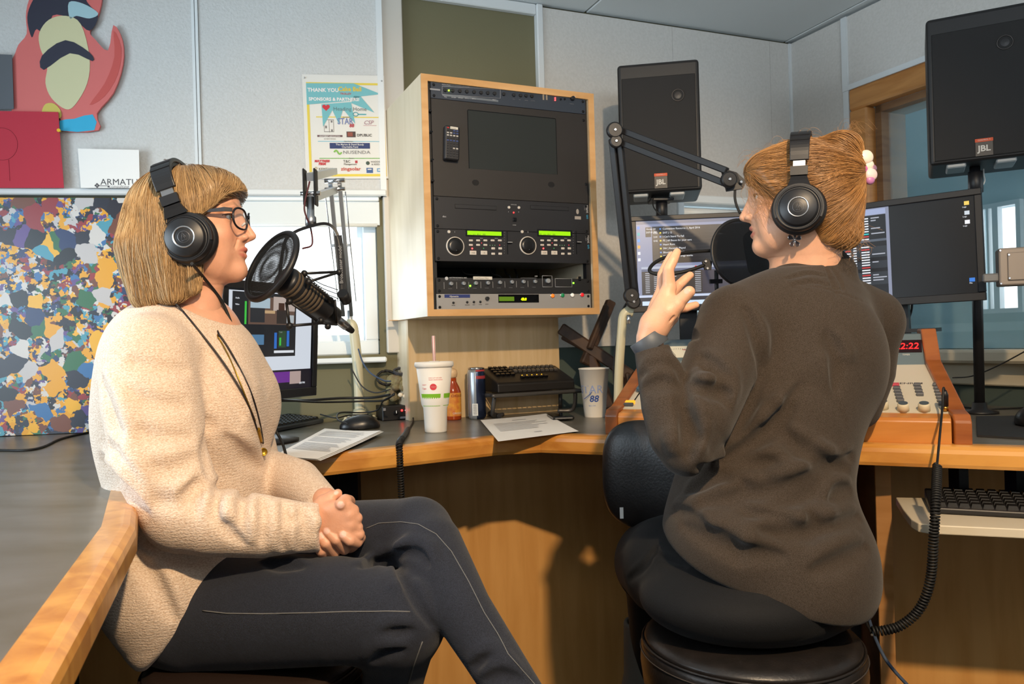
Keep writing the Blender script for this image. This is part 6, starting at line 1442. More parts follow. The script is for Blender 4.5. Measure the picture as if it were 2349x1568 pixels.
# remote control fixed to the panel
x, z = c7(690, 862)
rm = thing('remote_control', 'slim black remote control with many keys hung on the rack panel', 'remote', FK @ Matrix.Translation((x, YF-0.001, z)) @ Matrix.Rotation(0.045, 4, 'Y'))
M().box((0, -0.010, 0), (0.043, 0.018, 0.093), ch=0.003).build('body', mat('remote_black', '1b1b1f', 0.5), rm, bevel=0.004)
kme = M().box((0, 0, 0), (0.0062, 0.002, 0.0038), ch=0.0008).mesh('button')
cols_ = {0: ('bc', 'b9b4ae'), 1: ('bd', '3a4a7a'), 2: ('be', '2c2c30')}
kmes = {}
for k, (n_, c_) in cols_.items():
    m2 = kme.copy(); m2.materials.clear(); m2.materials.append(flat('key_'+n_, c_)); kmes[k] = m2
for r in range(11):
    for c_ in range(4):
        kind = 0 if r in (1, 2) and c_ < 2 else (1 if r in (0, 1, 4) and c_ >= 2 else 2)
        if r == 2: kind = 0
        if r == 7 and c_ >= 2: kind = 0
        if r == 4: kind = 1
        put('button', kmes[kind], None, rm, (-0.0135+0.009*c_, -0.0200, 0.033-0.0069*r))
M().box((0.004, -0.0196, 0.0405), (0.022, 0.0008, 0.0065)).build('name_label', flat('tape_white', 'd0cbc0'), rm); M().box((-0.0135, -0.0200, 0.0395), (0.005, 0.002, 0.003)).build('power_button', flat('key_red', 'c03030'), rm)
text('lettering', 'Video Monitor', 0.0028, flat('ink_black', '202022'), rm, Matrix.Translation((-0.006, -0.0202, 0.0392)) @ RX90, depth=0.0001)
# 3 disc drives
u3 = unit('disc_player', 'black double disc drive unit with two tray slots', 7, 2, mat('charcoal_panel', '1d1d21', 0.45)); corners(u3, 7, 2)
for (a, b) in (((740, 170), (1172, 235)), ((1522, 182), (1922, 242))):
    p, q_ = c8(*a), c8(*b); plate(u3, p, q_, M_BLKG, 'tray_gap', 0.0004); M().box(((p[0]+q_[0])/2, YF-0.0010, (p[1]+q_[1])/2), (q_[0]-p[0]-0.002, 0.0016, p[1]-q_[1]-0.002)).build('disc_tray', mat('charcoal_panel'), u3)
M_KEY = mat('ivory_key', 'c9c1b6', 0.4)
for p in ((1300, 205), (1403, 207)): knob(u3, c8(*p), 0.0042, 0.003, M_KEY, 'button')
led(u3, c8(1350, 258), 'ff2020'); x, z = c8(1357, 330); M().box((x, YF-0.002, z), (0.012, 0.005, 0.010), ch=0.001).build('rocker_switch', M_BLKG, u3)
ptext(u3, '1', c8(1292, 256), 0.005, M_INKW); ptext(u3, '2', c8(1398, 258), 0.005, M_INKW); ptext(u3, 'OPEN/CLOSE', c8(1350, 180), 0.003, M_INKW, 'CENTER'); ptext(u3, 'POWER', c8(1357, 391), 0.003, M_INKW, 'CENTER')
ptext(u3, 'stant', c8(2100, 180), 0.012, M_INKW, rot=-math.pi/2); ptext(u3, 'on', c8(2103, 280), 0.012, flat('ink_cyan', '3aa0c8'), rot=-math.pi/2); ptext(u3, 'S.250', c8(2080, 188), 0.006, M_INKD, rot=-math.pi/2)
M().lathe([(0.0078, 0), (0.0078, 0.0006)], (c8(2012, 248)[0], YF, c8(2012, 248)[1]), (0, -1, 0), 20, ry=0.55).build('badge', flat('badge_pale', '9c9690'), u3); plate(u3, c8(1983, 295), c8(2047, 330), flat('badge_pale', '9c9690'), 'badge')
ptext(u3, 'disc', c8(612, 306), 0.007, M_INKW)
# 4 disc player controller
u4 = unit('disc_controller', 'black dual disc controller with jog wheels and green displays', 9, 2, mat('charcoal_panel')); corners(u4, 9, 2)
M_LCD = mat('lcd_green', '405000', 0.3, emit=('8fd400', 1.1)); M_LCDK = flat('lcd_ink', '3c5a08')
for k, (jx, jy, dx, ex, fx_, fy) in enumerate(((743, 607, 0, 678, 1303, 568), (1497, 600, 742, 1437, 2018, 565))):
    x, z = c8(jx, jy); r = 0.0262
    M().lathe([(r, 0), (r, 0.003), (r*0.91, 0.0045), (r*0.90, 0.003)], (x, YF, z), (0, -1, 0), 40, caps=False).build('jog_ring', M_KEY, u4)
    M().lathe([(r*0.90, 0), (r*0.88, 0.0035), (r*0.5, 0.005), (0.0005, 0.0055)], (x, YF, z), (0, -1, 0), 40).build('jog_wheel', mat('jog_black', '141415', 0.3), u4)
    M().lathe([(0.004, 0.0040), (0.003, 0.0060), (0.0005, 0.0062)], (x+0.004, YF, z-0.012), (0, -1, 0), 14).build('finger_dimple', M_BLKG, u4)
    sc_x = 1.0 if k == 0 else 0.925
    def q(x_, y_): return c8(868+(x_-868)*sc_x+dx, y_)
    plate(u4, q(850, 430), q(1242, 515), M_BLKG, 'display_frame', 0.001); plate(u4, q(868, 446), q(1222, 500), M_LCD, 'display', 0.0016)
    text('lettering', ' - -  no disc  00' if k == 0 else '01  no disc  00', 0.0075, M_LCDK, u4, Matrix.Translation((q(872, 492)[0], YF-0.0018, q(872, 492)[1])) @ RX90, depth=0.0001, xs=1.15)
    knob(u4, c8(ex, 457), 0.0046, 0.003, M_KEY, 'button'); ptext(u4, str(k+1), c8(ex+56, 466), 0.006, M_INKW)
    for i in range(5):
        for r_ in range(2):
            if r_ == 1 and i > 2: continue
            x, z = q(905+i*75, 547+r_*47); M().box((x, YF-0.0015, z), (0.0115, 0.003, 0.0052), ch=0.0010).build('button', M_KEY, u4)
    for i, s_ in enumerate(('CUE', '>II')):
        x, z = q(928+i*113, 675); M().box((x, YF-0.0015, z), (0.0195, 0.003, 0.0115), ch=0.001).build('button', M_KEY, u4); text('lettering', s_, 0.005, flat('ink_black', '202022'), u4, Matrix.Translation((x, YF-0.0032, z-0.002)) @ RX90, depth=0.0001, align='CENTER')
    for i in range(2):
        for j in range(2): x, z = q(1136+i*73, 630+j*55); M().box((x, YF-0.0015, z), (0.0108, 0.003, 0.0062), ch=0.001).build('button', M_KEY, u4)
    led(u4, q(1017, 573), 'c02030', 0.0012, 3); led(u4, q(1205, 595), 'c02030', 0.0012, 3); led(u4, q(920, 630), 'ff3030', 0.0022, 3 if k == 0 else 12); led(u4, q(1038, 628), '308040', 0.0014, 2)
    for i in range(3): led(u4, q(1105+i*25, 597), '6a9a6a', 0.0012, 1)
    for (s_, xx) in (('TRACK', 1015), ('SEARCH', 1170)): ptext(u4, s_, q(xx, 528), 0.0026, M_INKW, 'CENTER')
    fx0, fz0 = c8(fx_-15, 690); fx1, fz1 = c8(fx_-15, 448)
    M().box((fx0, YF-0.0002, (fz0+fz1)/2), (0.0028, 0.0006, fz1-fz0)).build('fader_slot', M_BLKG, u4)
    x, z = c8(fx_, fy); M().box((x, YF-0.004, z), (0.014, 0.008, 0.0055), ch=0.001).build('fader_cap', M_BLK, u4); M().box((x, YF-0.0082, z), (0.014, 0.0006, 0.001)).build('fader_line', M_WHITE, u4)
    for i in range(9): x, z = c8(fx_-50, 462+i*27); led(u4, (x, z), 'b8b0a8', 0.0008, 0.4)
ptext(u4, 'stant', c8(2112, 492), 0.012, M_INKW, rot=-math.pi/2); ptext(u4, 'on', c8(2115, 590), 0.012, flat('ink_cyan', '3aa0c8'), rot=-math.pi/2); ptext(u4, 'C.500', c8(2092, 500), 0.006, M_INKD, rot=-math.pi/2)
# 5 open bay with cables
for i, (xa, xb, zz) in enumerate(((0.09, 0.10, 0.03), (0.19, 0.30, 0.02), (0.235, 0.25, 0.03), (0.28, 0.33, 0.05), (0.33, 0.345, 0.04), (0.365, 0.36, 0.04))):
    z1 = ztop-11*U; z0 = z1-U
    single('rack_cable', ['black cable hanging at the far side of the open rack bay', 'black cable sagging across the open rack bay', 'black cable just before the middle of the open rack bay', 'black cable slanting at the middle of the open rack bay', 'black cable past the middle of the open rack bay', 'black cable nearest the bright edge of the open rack bay'][i], 'cable',
           M().tube([FK @ q for q in spline([Vector((xa-0.01, 0.22, z1+0.03)), Vector((xa, 0.21, z1-0.012)), Vector(((xa+xb)/2, 0.20, (z0+z1)/2)), Vector((xb, 0.21, z0-0.02))], 6)], 0.003, 6), M_RUB, FK @ Vector((xa, 0.22, z1)))
# 6 microphone mixer
u6 = unit('microphone_mixer', 'slim black microphone mixer with a row of small grey knobs', 12, 1, mat('soft_black_panel', '19191c', 0.5)); corners(u6, 12, 1)
M_KG = mat('grey_knob', '8c9094', 0.4)
for i, (x, y) in enumerate(((697, 995), (827, 993), (953, 990), (1078, 988), (1203, 983), (1327, 978), (1447, 975), (1567, 973))):
    p = c8(x, y); knob(u6, p, 0.0056, 0.009, M_KG); ptext(u6, 'CHANNEL', c8(x-28, 1050-i*2.2), 0.0026, M_INKD); plate(u6, c8(x-70, 980-i*2), c8(x-66, 1050-i*3), M_INKW, 'panel_line', 0.0004); M().box((p[0]+0.001, YF-0.0092, p[1]+0.002), (0.0010, 0.0006, 0.006)).build('pointer', M_BLK, u6)
knob(u6, c8(1697, 967), 0.0076, 0.011, M_KG)
for (a, b) in (((1647, 912), (1750, 1028)), ((1780, 942), (1955, 1028))):
    p, q_ = c8(*a), c8(*b)
    for (x0, z0, x1, z1) in ((p[0], p[1], q_[0], p[1]), (p[0], q_[1], q_[0], q_[1]), (p[0], p[1], p[0], q_[1]), (q_[0], p[1], q_[0], q_[1])): M().tube([(x0, YF-0.0003, z0), (x1, YF-0.0003, z1)], 0.0005, 4).build('panel_line', M_INKW, u6)
plate(u6, c8(930, 920), c8(1127, 953), flat('tape_white', 'd0cbc0'), 'tape_label', 0.0008); text('lettering', 'Conf Room Mics', 0.0062, flat('ink_pencil', '6a6a60'), u6, Matrix.Translation((c8(942, 948)[0], YF-0.001, c8(942, 946)[1])) @ RX90, depth=0.0001)
led(u6, c8(900, 1017), '60ff20', 0.0026); led(u6, c8(1970, 988), '60ff20', 0.0024); ptext(u6, 'LECTROSONICS, INC.', c8(682, 940), 0.0055, M_INKW); ptext(u6, 'RIO RANCHO, NM  U.S.A', c8(686, 957), 0.0030, M_INKD)
ptext(u6, 'AUTOMATIC MICROPHONE MIXER', c8(1422, 940), 0.0032, M_INKD); ptext(u6, 'AM8', c8(1567, 922), 0.0045, M_INKW)
M().lathe([(0.0048, 0), (0.0048, 0.0006), (0.0032, 0.0006)], (c8(655, 940)[0], YF, c8(655, 940)[1]), (0, -1, 0), 18).build('round_emblem', M_INKW, u6)
x, z = c8(2033, 942); M().box((x, YF-0.001, z), (0.009, 0.004, 0.013), ch=0.001).build('rocker_switch', M_BLKG, u6)
# 7 broadcast delay
u7 = unit('broadcast_delay', 'silver broadcast delay unit with coloured buttons at the bottom of the rack', 13, 1, mat('silver_panel', '9c9a98', 0.4, 0.2)); corners(u7, 13, 1)
plate(u7, c8(632, 1106), c8(898, 1140), flat('navy_label', '20306c'), 'name_label'); ptext(u7, '+Symetrix', c8(682, 1134), 0.0065, flat('tape_white', 'd0cbc0'), bold=0.0001)
for p in ((725, 1193), (868, 1187), (937, 1185), (1004, 1183)): knob(u7, c8(*p), 0.0036, 0.003, M_BLK, 'button')
knob(u7, c8(1072, 1149), 0.0056, 0.010, M_BLK)
for s_, p in (('BYPASS', (725, 1224)), ('PREVIOUS', (868, 1219)), ('NEXT', (937, 1217)), ('DONE', (1004, 1215)), ('ADJUST', (1072, 1211)), ('EXIT', (1752, 1070)), ('START', (1855, 1068)), ('COUGH', (1957, 1066)), ('DUMP', (2058, 1062))): ptext(u7, s_, c8(*p), 0.0030, flat('ink_black', '202022'), 'CENTER')
ptext(u7, '6100 BROADCAST AUDIO DELAY', c8(1187, 1087), 0.0036, flat('ink_black', '202022'))
a, b = c8(1190, 1106), c8(1612, 1190); plate(u7, a, b, M_BLKG, 'display_window', 0.0008)
p, q_ = c8(1197, 1130), c8(1355, 1174); M().box(((p[0]+q_[0])/2, YF-0.0010, (p[1]+q_[1])/2), (q_[0]-p[0], 0.0008, p[1]-q_[1])).build('display', mat('lcd_dim', '304008', 0.3, emit=('6f9a20', 0.5)), u7)
text('lettering', '40.0', 0.0105, mat('led_digits', '101010', 0.3, emit=('c8ff00', 4)), u7, Matrix.Translation((c8(1425, 1168)[0], YF-0.0012, c8(1425, 1168)[1])) @ RX90, depth=0.0001, bold=0.0003, shear=0.12, xs=0.95)
for p, c_ in (((1752, 1120), 'ff7a20'), ((1855, 1115), '107040'), ((1957, 1113), 'd8d0c4'), ((2058, 1110), 'd82028')):
    x, z = c8(*p); M().lathe([(0.0072, 0), (0.0068, 0.002), (0.0058, 0.002)], (x, YF, z), (0, -1, 0), 22).build('button_rim', M_CHR, u7)
    M().lathe([(0.0057, 0.0015), (0.0052, 0.0036), (0.0004, 0.0042)], (x, YF, z), (0, -1, 0), 22).build('button', mat('cap_'+c_, c_, 0.35, emit=(c_, 0.5)), u7)
# clear acrylic sheet lying on top of the rack
x0, z0 = rl(1250, 185); tq = FK @ Matrix.Translation((0.36, 0.10, RH))
single('acrylic_tray', 'clear acrylic document tray lying on top of the rack cabinet', 'tray', M().box((0.06, 0.05, 0.006), (0.13, 0.16, 0.012), ch=0.002), mat('acrylic', 'e8eef0', 0.05, alpha=0.25), tq, world=False)
# ================================================================== small things on the desk in front of the rack
M_FOAM = mat('white_foam', 'ebe6dd', 0.55)
def cup(name, label, px, h, r0, r1, step=None, lid=True):
    c = onz(px[0], px[1], ZD); t = thing(name, label, 'cup', c)
    if step: prof = [(r0*0.96, 0.0), (r0, 0.003), (r0*1.08, step*h), (r0*1.24, step*h+0.010), (r1, h)]
    else: prof = [(r0*0.97, 0.0), (r0, 0.003), (r1, h)]
    b = M().lathe(prof, (0, 0, 0), (0, 0, 1), 40)
    if not lid: b = M().lathe(prof+[(r1*1.04, h), (r1*1.045, h+0.003), (r1*0.97, h+0.004), (r1*0.90, h-0.02), (r0*0.9, 0.01)], (0, 0, 0), (0, 0, 1), 40, caps=False)
    b.build('body', M_FOAM, t)
    def wrap(n_, a0, a1, z0, z1, m, parent=t, k=10):
        """printed band on the cup wall; angle 0 faces the camera"""
        to = math.atan2(-c.x, -c.y); vs = []; fs = []
        def rad(z):
            for (ra_, za), (rb2, zb2) in zip(prof, prof[1:]):
                if za <= z <= zb2: return ra_+(rb2-ra_)*(z-za)/max(zb2-za, 1e-6)
            return r1
        for i in range(k+1):
            for z in (z0, z1):
                a = math.radians(a0+(a1-a0)*i/k); r_ = rad(z)+0.0004; d = Vector((-c.x, -c.y, 0)).normalized(); e = Vector((-d.y, d.x, 0)); vs.append(d*(r_*math.cos(a))+e*(r_*math.sin(a))+Vector((0, 0, z)))
        for i in range(k): fs.append((2*i, 2*i+2, 2*i+3, 2*i+1))
        return M().add(vs, fs, True).build(n_, m, parent)
    def curve_text(s_, size, a0, z, m, bold=0.0, shear=0.0):
        me = text_mesh(s_, size, 0.0, 'LEFT', bold, shear); d = Vector((-c.x, -c.y, 0)).normalized(); e = Vector((-d.y, d.x, 0))
        rm_ = prof[-2][0]+(prof[-1][0]-prof[-2][0])*(z-prof[-2][1])/(prof[-1][1]-prof[-2][1])+0.0006
        for v in me.vertices:
            a = math.radians(a0)+v.co.x/rm_; rr = rm_+v.co.y*(prof[-1][0]-prof[-2][0])/(prof[-1][1]-prof[-2][1]); zz = z+v.co.y; v.co = d*(rr*math.cos(a))+e*(rr*math.sin(a))+Vector((0, 0, zz))
        return put('lettering', me, m, t)
    return t, c, wrap, curve_text
t, c, wrap, ctx = cup('foam_cup', 'tall white foam drink cup with lid and striped straw', (1000, 990), 0.176, 0.029, 0.0475, 0.36)
M().lathe([(0.0490, -0.004), (0.0515, 0.0), (0.0515, 0.006), (0.0500, 0.010), (0.046, 0.010), (0.044, 0.005), (0.020, 0.006), (0.012, 0.012), (0.0005, 0.012)], (0, 0, 0.174), (0, 0, 1), 40).build('lid', M_FOAM, t)
st = M().cyl((0.001, 0, 0.185), (0.000, 0.004, 0.252), 0.0042, seg=12).build('straw', mat('white_straw', 'e8e2dc', 0.4), t); 
for k in range(2): M().cyl((0.001+0.0034*(1 if k else -1)*0.6, -0.0030, 0.186), (0.000+0.0034*(1 if k else -1)*0.6, 0.001, 0.252), 0.0012, seg=6).build('stripe', flat('straw_red', 'c86a64'), st)
M_LIME = flat('lime', '7cb81e')
wrap('print_band', -62, 22, 0.070, 0.102, M_LIME); wrap('print_band', 36, 85, 0.070, 0.102, M_LIME)
_d = Vector((-c.x, -c.y, 0)).normalized(); _e = Vector((-_d.y, _d.x, 0)); _v = []
for i in range(24):
    aa = 2*math.pi*i/24; an = math.radians(-5)+0.0085*math.cos(aa)/0.040; zz = 0.120+0.0085*math.sin(aa); rr = 0.036+(0.0475-0.036)*(zz-0.073)/(0.176-0.073)+0.0006; _v.append(_d*(rr*math.cos(an))+_e*(rr*math.sin(an))+Vector((0, 0, zz)))
M().add(_v, [tuple(range(24))]).build('print_dot', flat('dot_red', 'd8434a'), t)
ctx('Coca-Cola', 0.0042, -13, 0.119, flat('tape_white', 'd0cbc0')); ctx('ENJOY', 0.0045, -48, 0.124, flat('dot_red', 'd8434a')); ctx('Caps', 0.0065, -50, 0.114, flat('dot_red', 'd8434a')); ctx('OUR CUP HAS LESS', 0.0040, -20, 0.142, flat('dot_red', 'd8434a')); ctx('FOAM, MORE DRINK', 0.0040, -20, 0.137, flat('dot_red', 'd8434a'))
t, c, wrap, ctx = cup('foam_cup', 'plain white foam cup lettered STAR 88 in blue by the console', (1365, 955), 0.142, 0.0315, 0.0445, None, False)
M_BLU = flat('star_blue', '2c4f9a'); M_BLU2 = flat('star_blue_pale', '8a9cc8')
ctx('STAR', 0.034, -78, 0.072, M_BLU2); ctx('88', 0.027, -25, 0.047, M_BLU, 0.0006, 0.2); ctx('88.3 FM', 0.0065, -30, 0.033, M_BLU2)
M().tube([WM[t.name].inverted() @ p for p in spline([W(1340, 915, c.y-0.046), W(1352, 905, c.y-0.047), W(1358, 898, c.y-0.048)], 4)], 0.0012, 5).build('swoosh', M_BLU, t)
# hot sauce bottle
hs = onz(1040, 962, ZD); t = thing('sauce_bottle', 'orange hot sauce bottle with round wooden cap behind the foam cup', 'bottle', hs)
M().lathe([(0.0235, 0), (0.025, 0.004), (0.025, 0.085), (0.020, 0.100), (0.0125, 0.115), (0.0125, 0.126)], (0, 0, 0), (0, 0, 1), 28).build('body', mat('sauce_red', '9a3c12', 0.12), t)
M().lathe([(0.0254, 0.012), (0.0254, 0.082)], (0, 0, 0), (0, 0, 1), 28, caps=False).build('label', mat('sauce_label', 'd89a2a', 0.5, var=(60, 0.8, 'b8452a')), t)
M().lathe([(0.010, 0.126), (0.0145, 0.130), (0.0165, 0.140), (0.0150, 0.150), (0.008, 0.155), (0.0005, 0.156)], (0, 0, 0), (0, 0, 1), 24).build('cap', wood('ball_wood', 'd8b890', 'caa678', (1, 1, 4), 0.5, 10), t)
ptx = text_mesh('ORIGINAL', 0.0085, 0.0, 'CENTER')
d_ = Vector((-hs.x, -hs.y, 0)).normalized(); e_ = Vector((-d_.y, d_.x, 0))
for v in ptx.vertices: a = 0.7+v.co.x/0.0256; v.co = d_*(0.0258*math.cos(a))+e_*(0.0258*math.sin(a))+Vector((0, 0, 0.018+v.co.y))
put('lettering', ptx, flat('tape_white', 'd0cbc0'), t)
ptx = text_mesh('CHOLULA', 0.010, 0.0, 'CENTER', 0.0002)
for v in ptx.vertices: a = 0.7+v.co.x/0.0256; v.co = d_*(0.0258*math.cos(a))+e_*(0.0258*math.sin(a))+Vector((0, 0, 0.070+v.co.y))
put('lettering', ptx, flat('ink_maroon', '7a2a18'), t)
# blue folded thing behind the bottle
bl_c = onz(1056, 952, ZD)
single('blue_holder', 'bright blue plastic wedge holder between sauce bottle and can', 'holder', M().prism([Vector((bl_c.x-0.012, bl_c.y, ZD+0.0005)), Vector((bl_c.x+0.018, bl_c.y+0.004, ZD+0.0005)), Vector((bl_c.x-0.002, bl_c.y+0.01, ZD+0.066)), Vector((bl_c.x-0.010, bl_c.y+0.01, ZD+0.066))], (0.0, 0.05, 0)), mat('blue_plastic', '1c48a8', 0.35), bl_c, bevel=0.002)
# energy drink can
cn = onz(1095, 960, ZD); t = thing('drink_can', 'slim silver and blue drink can with red top band', 'can', cn)
def can_fn(nt, b, tc):
    N, L = nt.nodes, nt.links
    sp_ = N.new('ShaderNodeSeparateXYZ'); L.new(tc.outputs['Object'], sp_.inputs[0])
    r_ = N.new('ShaderNodeValToRGB'); r_.color_ramp.interpolation = 'CONSTANT'; e = r_.color_ramp.elements; e[0].position = 0; e[0].color = (*lin('b8c0c8'), 1); e[1].position = 0.5; e[1].color = (*lin('2a3550'), 1)
    m1 = N.new('ShaderNodeMapRange'); m1.inputs[1].default_value = -0.02; m1.inputs[2].default_value = 0.02; L.new(sp_.outputs[0], m1.inputs[0]); L.new(m1.outputs[0], r_.inputs[0]); L.new(r_.outputs[0], b.inputs['Base Color'])
M().lathe([(0.021, 0), (0.0235, 0.002), (0.0275, 0.009), (0.0275, 0.140), (0.0245, 0.150)], (0, 0, 0), (0, 0, 1), 36).build('body', mat('can_print', 'b8c0c8', 0.25, 0.7, fn=can_fn), t)
M().lathe([(0.0245, 0.150), (0.0255, 0.153), (0.0255, 0.1555), (0.0238, 0.1555), (0.0230, 0.151), (0.0005, 0.151)], (0, 0, 0), (0, 0, 1), 36, caps=False).build('rim', M_CHR, t)
def arcb(a0, a1, z0, z1, col, nm='print_band'):
    vs = []; fs = []
    for i in range(13):
        a = math.radians(a0+(a1-a0)*i/12)
        for z in (z0, z1): vs.append((0.02765*math.sin(a) if z < 0.141 else 0.0262*math.sin(a), -0.02765*math.cos(a) if z < 0.141 else -0.0262*math.cos(a), z))
    for i in range(12): fs.append((2*i, 2*i+2, 2*i+3, 2*i+1))
    M().add(vs, fs, True).build(nm, flat('can_'+col, col, 0.35), t)
arcb(0, 80, 0.141, 0.149, 'b03a3c'); arcb(0, 80, 0.122, 0.131, '9a3238'); arcb(-28, 8, 0.012, 0.048, 'd8d8d4', 'barcode_label')
for i in range(9): arcb(-22, 2, 0.016+0.0034*i, 0.0175+0.0034*i, '3a3a3c', 'barcode_line')
M().box((0.002, -0.004, 0.1535), (0.016, 0.020, 0.0012), R=Matrix.Rotation(0.25, 3, 'X')).build('pull_tab', mat('tab_blue', '5a7a9c', 0.3, 0.8), t)
# marker pen
a, b = onz(1112, 950, ZD)+Vector((0, 0, 0.0075)), onz(1146, 959, ZD)+Vector((0, 0, 0.0075)); t = thing('marker_pen', 'thick black marker pen lying behind the printed page', 'pen', a-Vector((0, 0, 0.0075)))
M().cyl(a-(b-a)*0.5, b-(b-a)*0.10, 0.0068).build('barrel', M_DARK, t, world=True); M().cyl(b-(b-a)*0.10, b, 0.0074).build('cap', M_BLK, t, world=True)
# phone
pq = [onz(x, y, ZD+0.005) for x, y in ((1243, 952), (1292, 944), (1328, 966), (1283, 972))]
t = thing('mobile_phone', 'black mobile phone lying on the printed page', 'phone', pq[0])
cxp = sum(pq, Vector())/4; fxp = frame(Vector((cxp.x, cxp.y, ZD+0.0045)), pq[2]-pq[1]+pq[3]-pq[0])
fi = WM[t.name].inverted() @ fxp
lp = 0.118; wp = 0.062
me = M().box((0, 0, 0.005), (lp, wp, 0.0095), ch=0.002).mesh('body'); 
bm = bmesh.new(); bm.from_mesh(me); bmesh.ops.bevel(bm, geom=[e for e in bm.edges if abs((e.verts[0].co-e.verts[1].co).z) > 0.004], offset=0.006, segments=4, affect='EDGES', clamp_overlap=True); bm.to_mesh(me); bm.free()
put('body', me, mat('phone_black', '101012', 0.25), t, fi); put('screen', M().box((0, 0, 0.0099), (lp*0.78, wp*0.9, 0.0004)).mesh('screen'), mat('phone_glass', '08080a', 0.05), t, fi)
put('edge_band', M().box((0, 0, 0.005), (lp+0.0006, wp*0.8, 0.0035)).mesh('edge_band'), mat('phone_steel', '9a9c9e', 0.25, 0.9), t, fi)
put('home_button', M().lathe([(0.0045, 0), (0.0045, 0.0004)], (lp*0.44, 0, 0.0099), (0, 0, 1), 16).mesh('home_button'), M_DARK, t, fi)
put('speaker_slot', M().box((-lp*0.44, 0, 0.0100), (0.0015, 0.010, 0.0004)).mesh('speaker_slot'), M_GREY, t, fi)
# wire shelf stand and keypad
sh = thing('wire_stand', 'dark tubular wire stand raising the black keypad above the desk', 'stand', onz(1230, 935, ZD))
zs = ZD+0.0712; sp0, sp1 = W(1135, 882, 2.34), W(1330, 868, 2.46)
A_, B_ = Vector((sp0.x, sp0.y, zs)), Vector((sp1.x, sp1.y, zs)); xs_ = (B_-A_).normalized(); ys_ = Vector((-xs_.y, xs_.x, 0)); dp = 0.13
M_TUBE = mat('gunmetal_tube', '5a5856', 0.35, 0.6)
loop = [A_+xs_*0.015, B_-xs_*0.015, B_+ys_*0.015, B_+ys_*(dp), A_+ys_*(dp), A_+ys_*0.015]
M().tube(spline(loop, 5, True), 0.0065, 10, closed=True).build('top_rail', M_TUBE, sh, world=True)
for k in range(14): M().cyl(A_+xs_*(0.012+0.017*k)+ys_*0.004, A_+xs_*(0.012+0.017*k)+ys_*(dp-0.002), 0.0018, seg=6).build('wire', M_TUBE, sh, world=True)
for P_, s_ in ((A_, 1), (B_, -1)):
    M().tube(spline([P_+xs_*0.006*s_+ys_*0.02+Vector((0, 0, -0.004)), P_+xs_*0.004*s_+ys_*0.03+Vector((0, 0, -0.045)), P_+xs_*0.012*s_+ys_*0.045+Vector((0, 0, -0.063)), P_+xs_*0.05*s_+ys_*0.06+Vector((0, 0, -0.0635))], 6), 0.0065, 10).build('leg', M_TUBE, sh, world=True)
    M().tube([P_+xs_*0.006*s_+ys_*(dp-0.01)+Vector((0, 0, -0.004)), P_+xs_*0.006*s_+ys_*(dp-0.005)+Vector((0, 0, -0.0635))], 0.0065, 10).build('leg', M_TUBE, sh, world=True)
ki = frame(Vector((A_.x, A_.y, zs+0.008))+xs_*0.01, xs_)
kp_ = thing('control_keypad', 'black studio control keypad with rows of clear buttons on the wire stand', 'keypad', ki @ Matrix.Rotation(0.0, 4, 'X'))
KW, KD = 0.262, 0.155
M().prism([(0, 0, 0), (0, KD, 0), (0, KD, 0.070), (0, KD-0.02, 0.072), (0, 0.006, 0.030), (0, 0, 0.024)], (KW, 0, 0)).build('case', mat('keypad_black', '1a1715', 0.42), kp_, bevel=0.003)
sl = math.atan2(0.042, KD-0.026); rt = Matrix.Rotation(sl, 4, 'X')
def kp_at(x, t): return Matrix.Translation((x, 0.006+t*(KD-0.026), 0.0302+t*0.042)) @ rt
kb = M().box((0, 0, 0.003), (0.0125, 0.0125, 0.008), ch=0.0015).mesh('button'); kb.materials.append(mat('smoke_key', '4a4744', 0.25)); kbl = M().box((0, 0, 0.003), (0.013, 0.012, 0.007), ch=0.0015).mesh('button'); kbl.materials.append(M_BLKG)
for r in range(2):
    for k in range(10): put('button', kb, None, kp_, kp_at(0.098+0.0158*k, 0.86-0.23*r))
for r in range(4):
    for k in range(4): put('button', kbl, None, kp_, kp_at(0.028+0.0165*k, 0.90-0.155*r))
for k in range(5): put('indicator_light', M().ball((0, 0, 0.001), 0.0018, 8, 6).mesh('indicator_light'), mat('amber_led', '503000', 0.3, emit=('ffb020', 3)), kp_, kp_at(0.105+0.017*k, 0.36))
for k in range(6): put('button', kbl, None, kp_, kp_at(0.098+0.016*k, 0.22))
# crossed dark wooden slats behind the stand
M_DWOOD = wood('dark_wood', '4a3424', '2e1f16', (3, 3, 3), 0.55, 6)
cw = thing('wooden_trestle', 'dark brown crossed wooden ornament standing behind the keypad', 'ornament', Vector((*onz(1345, 905, ZD).xy, ZD)))
def plank(a, b, w, t_): 
    a, b = W(*a), W(*b); d = b-a; R_m = d.to_track_quat('X', 'Z').to_matrix(); M().box((a+b)/2, (d.length, t_, w), R=R_m, ch=0.004).build('slat', M_DWOOD, cw, world=True)
plank((1286, 752, 2.54), (1448, 862, 2.50), 0.038, 0.03); plank((1402, 690, 2.56), (1340, 835, 2.52), 0.030, 0.026); plank((1392, 700, 2.53), (1352, 800, 2.50), 0.018, 0.02); plank((1290, 770, 2.57), (1440, 850, 2.55), 0.024, 0.02); plank((1350, 800, 2.53), (1400, 935, 2.50), 0.030, 0.03); plank((1440, 855, 2.50), (1452, 930, 2.48), 0.03, 0.03)
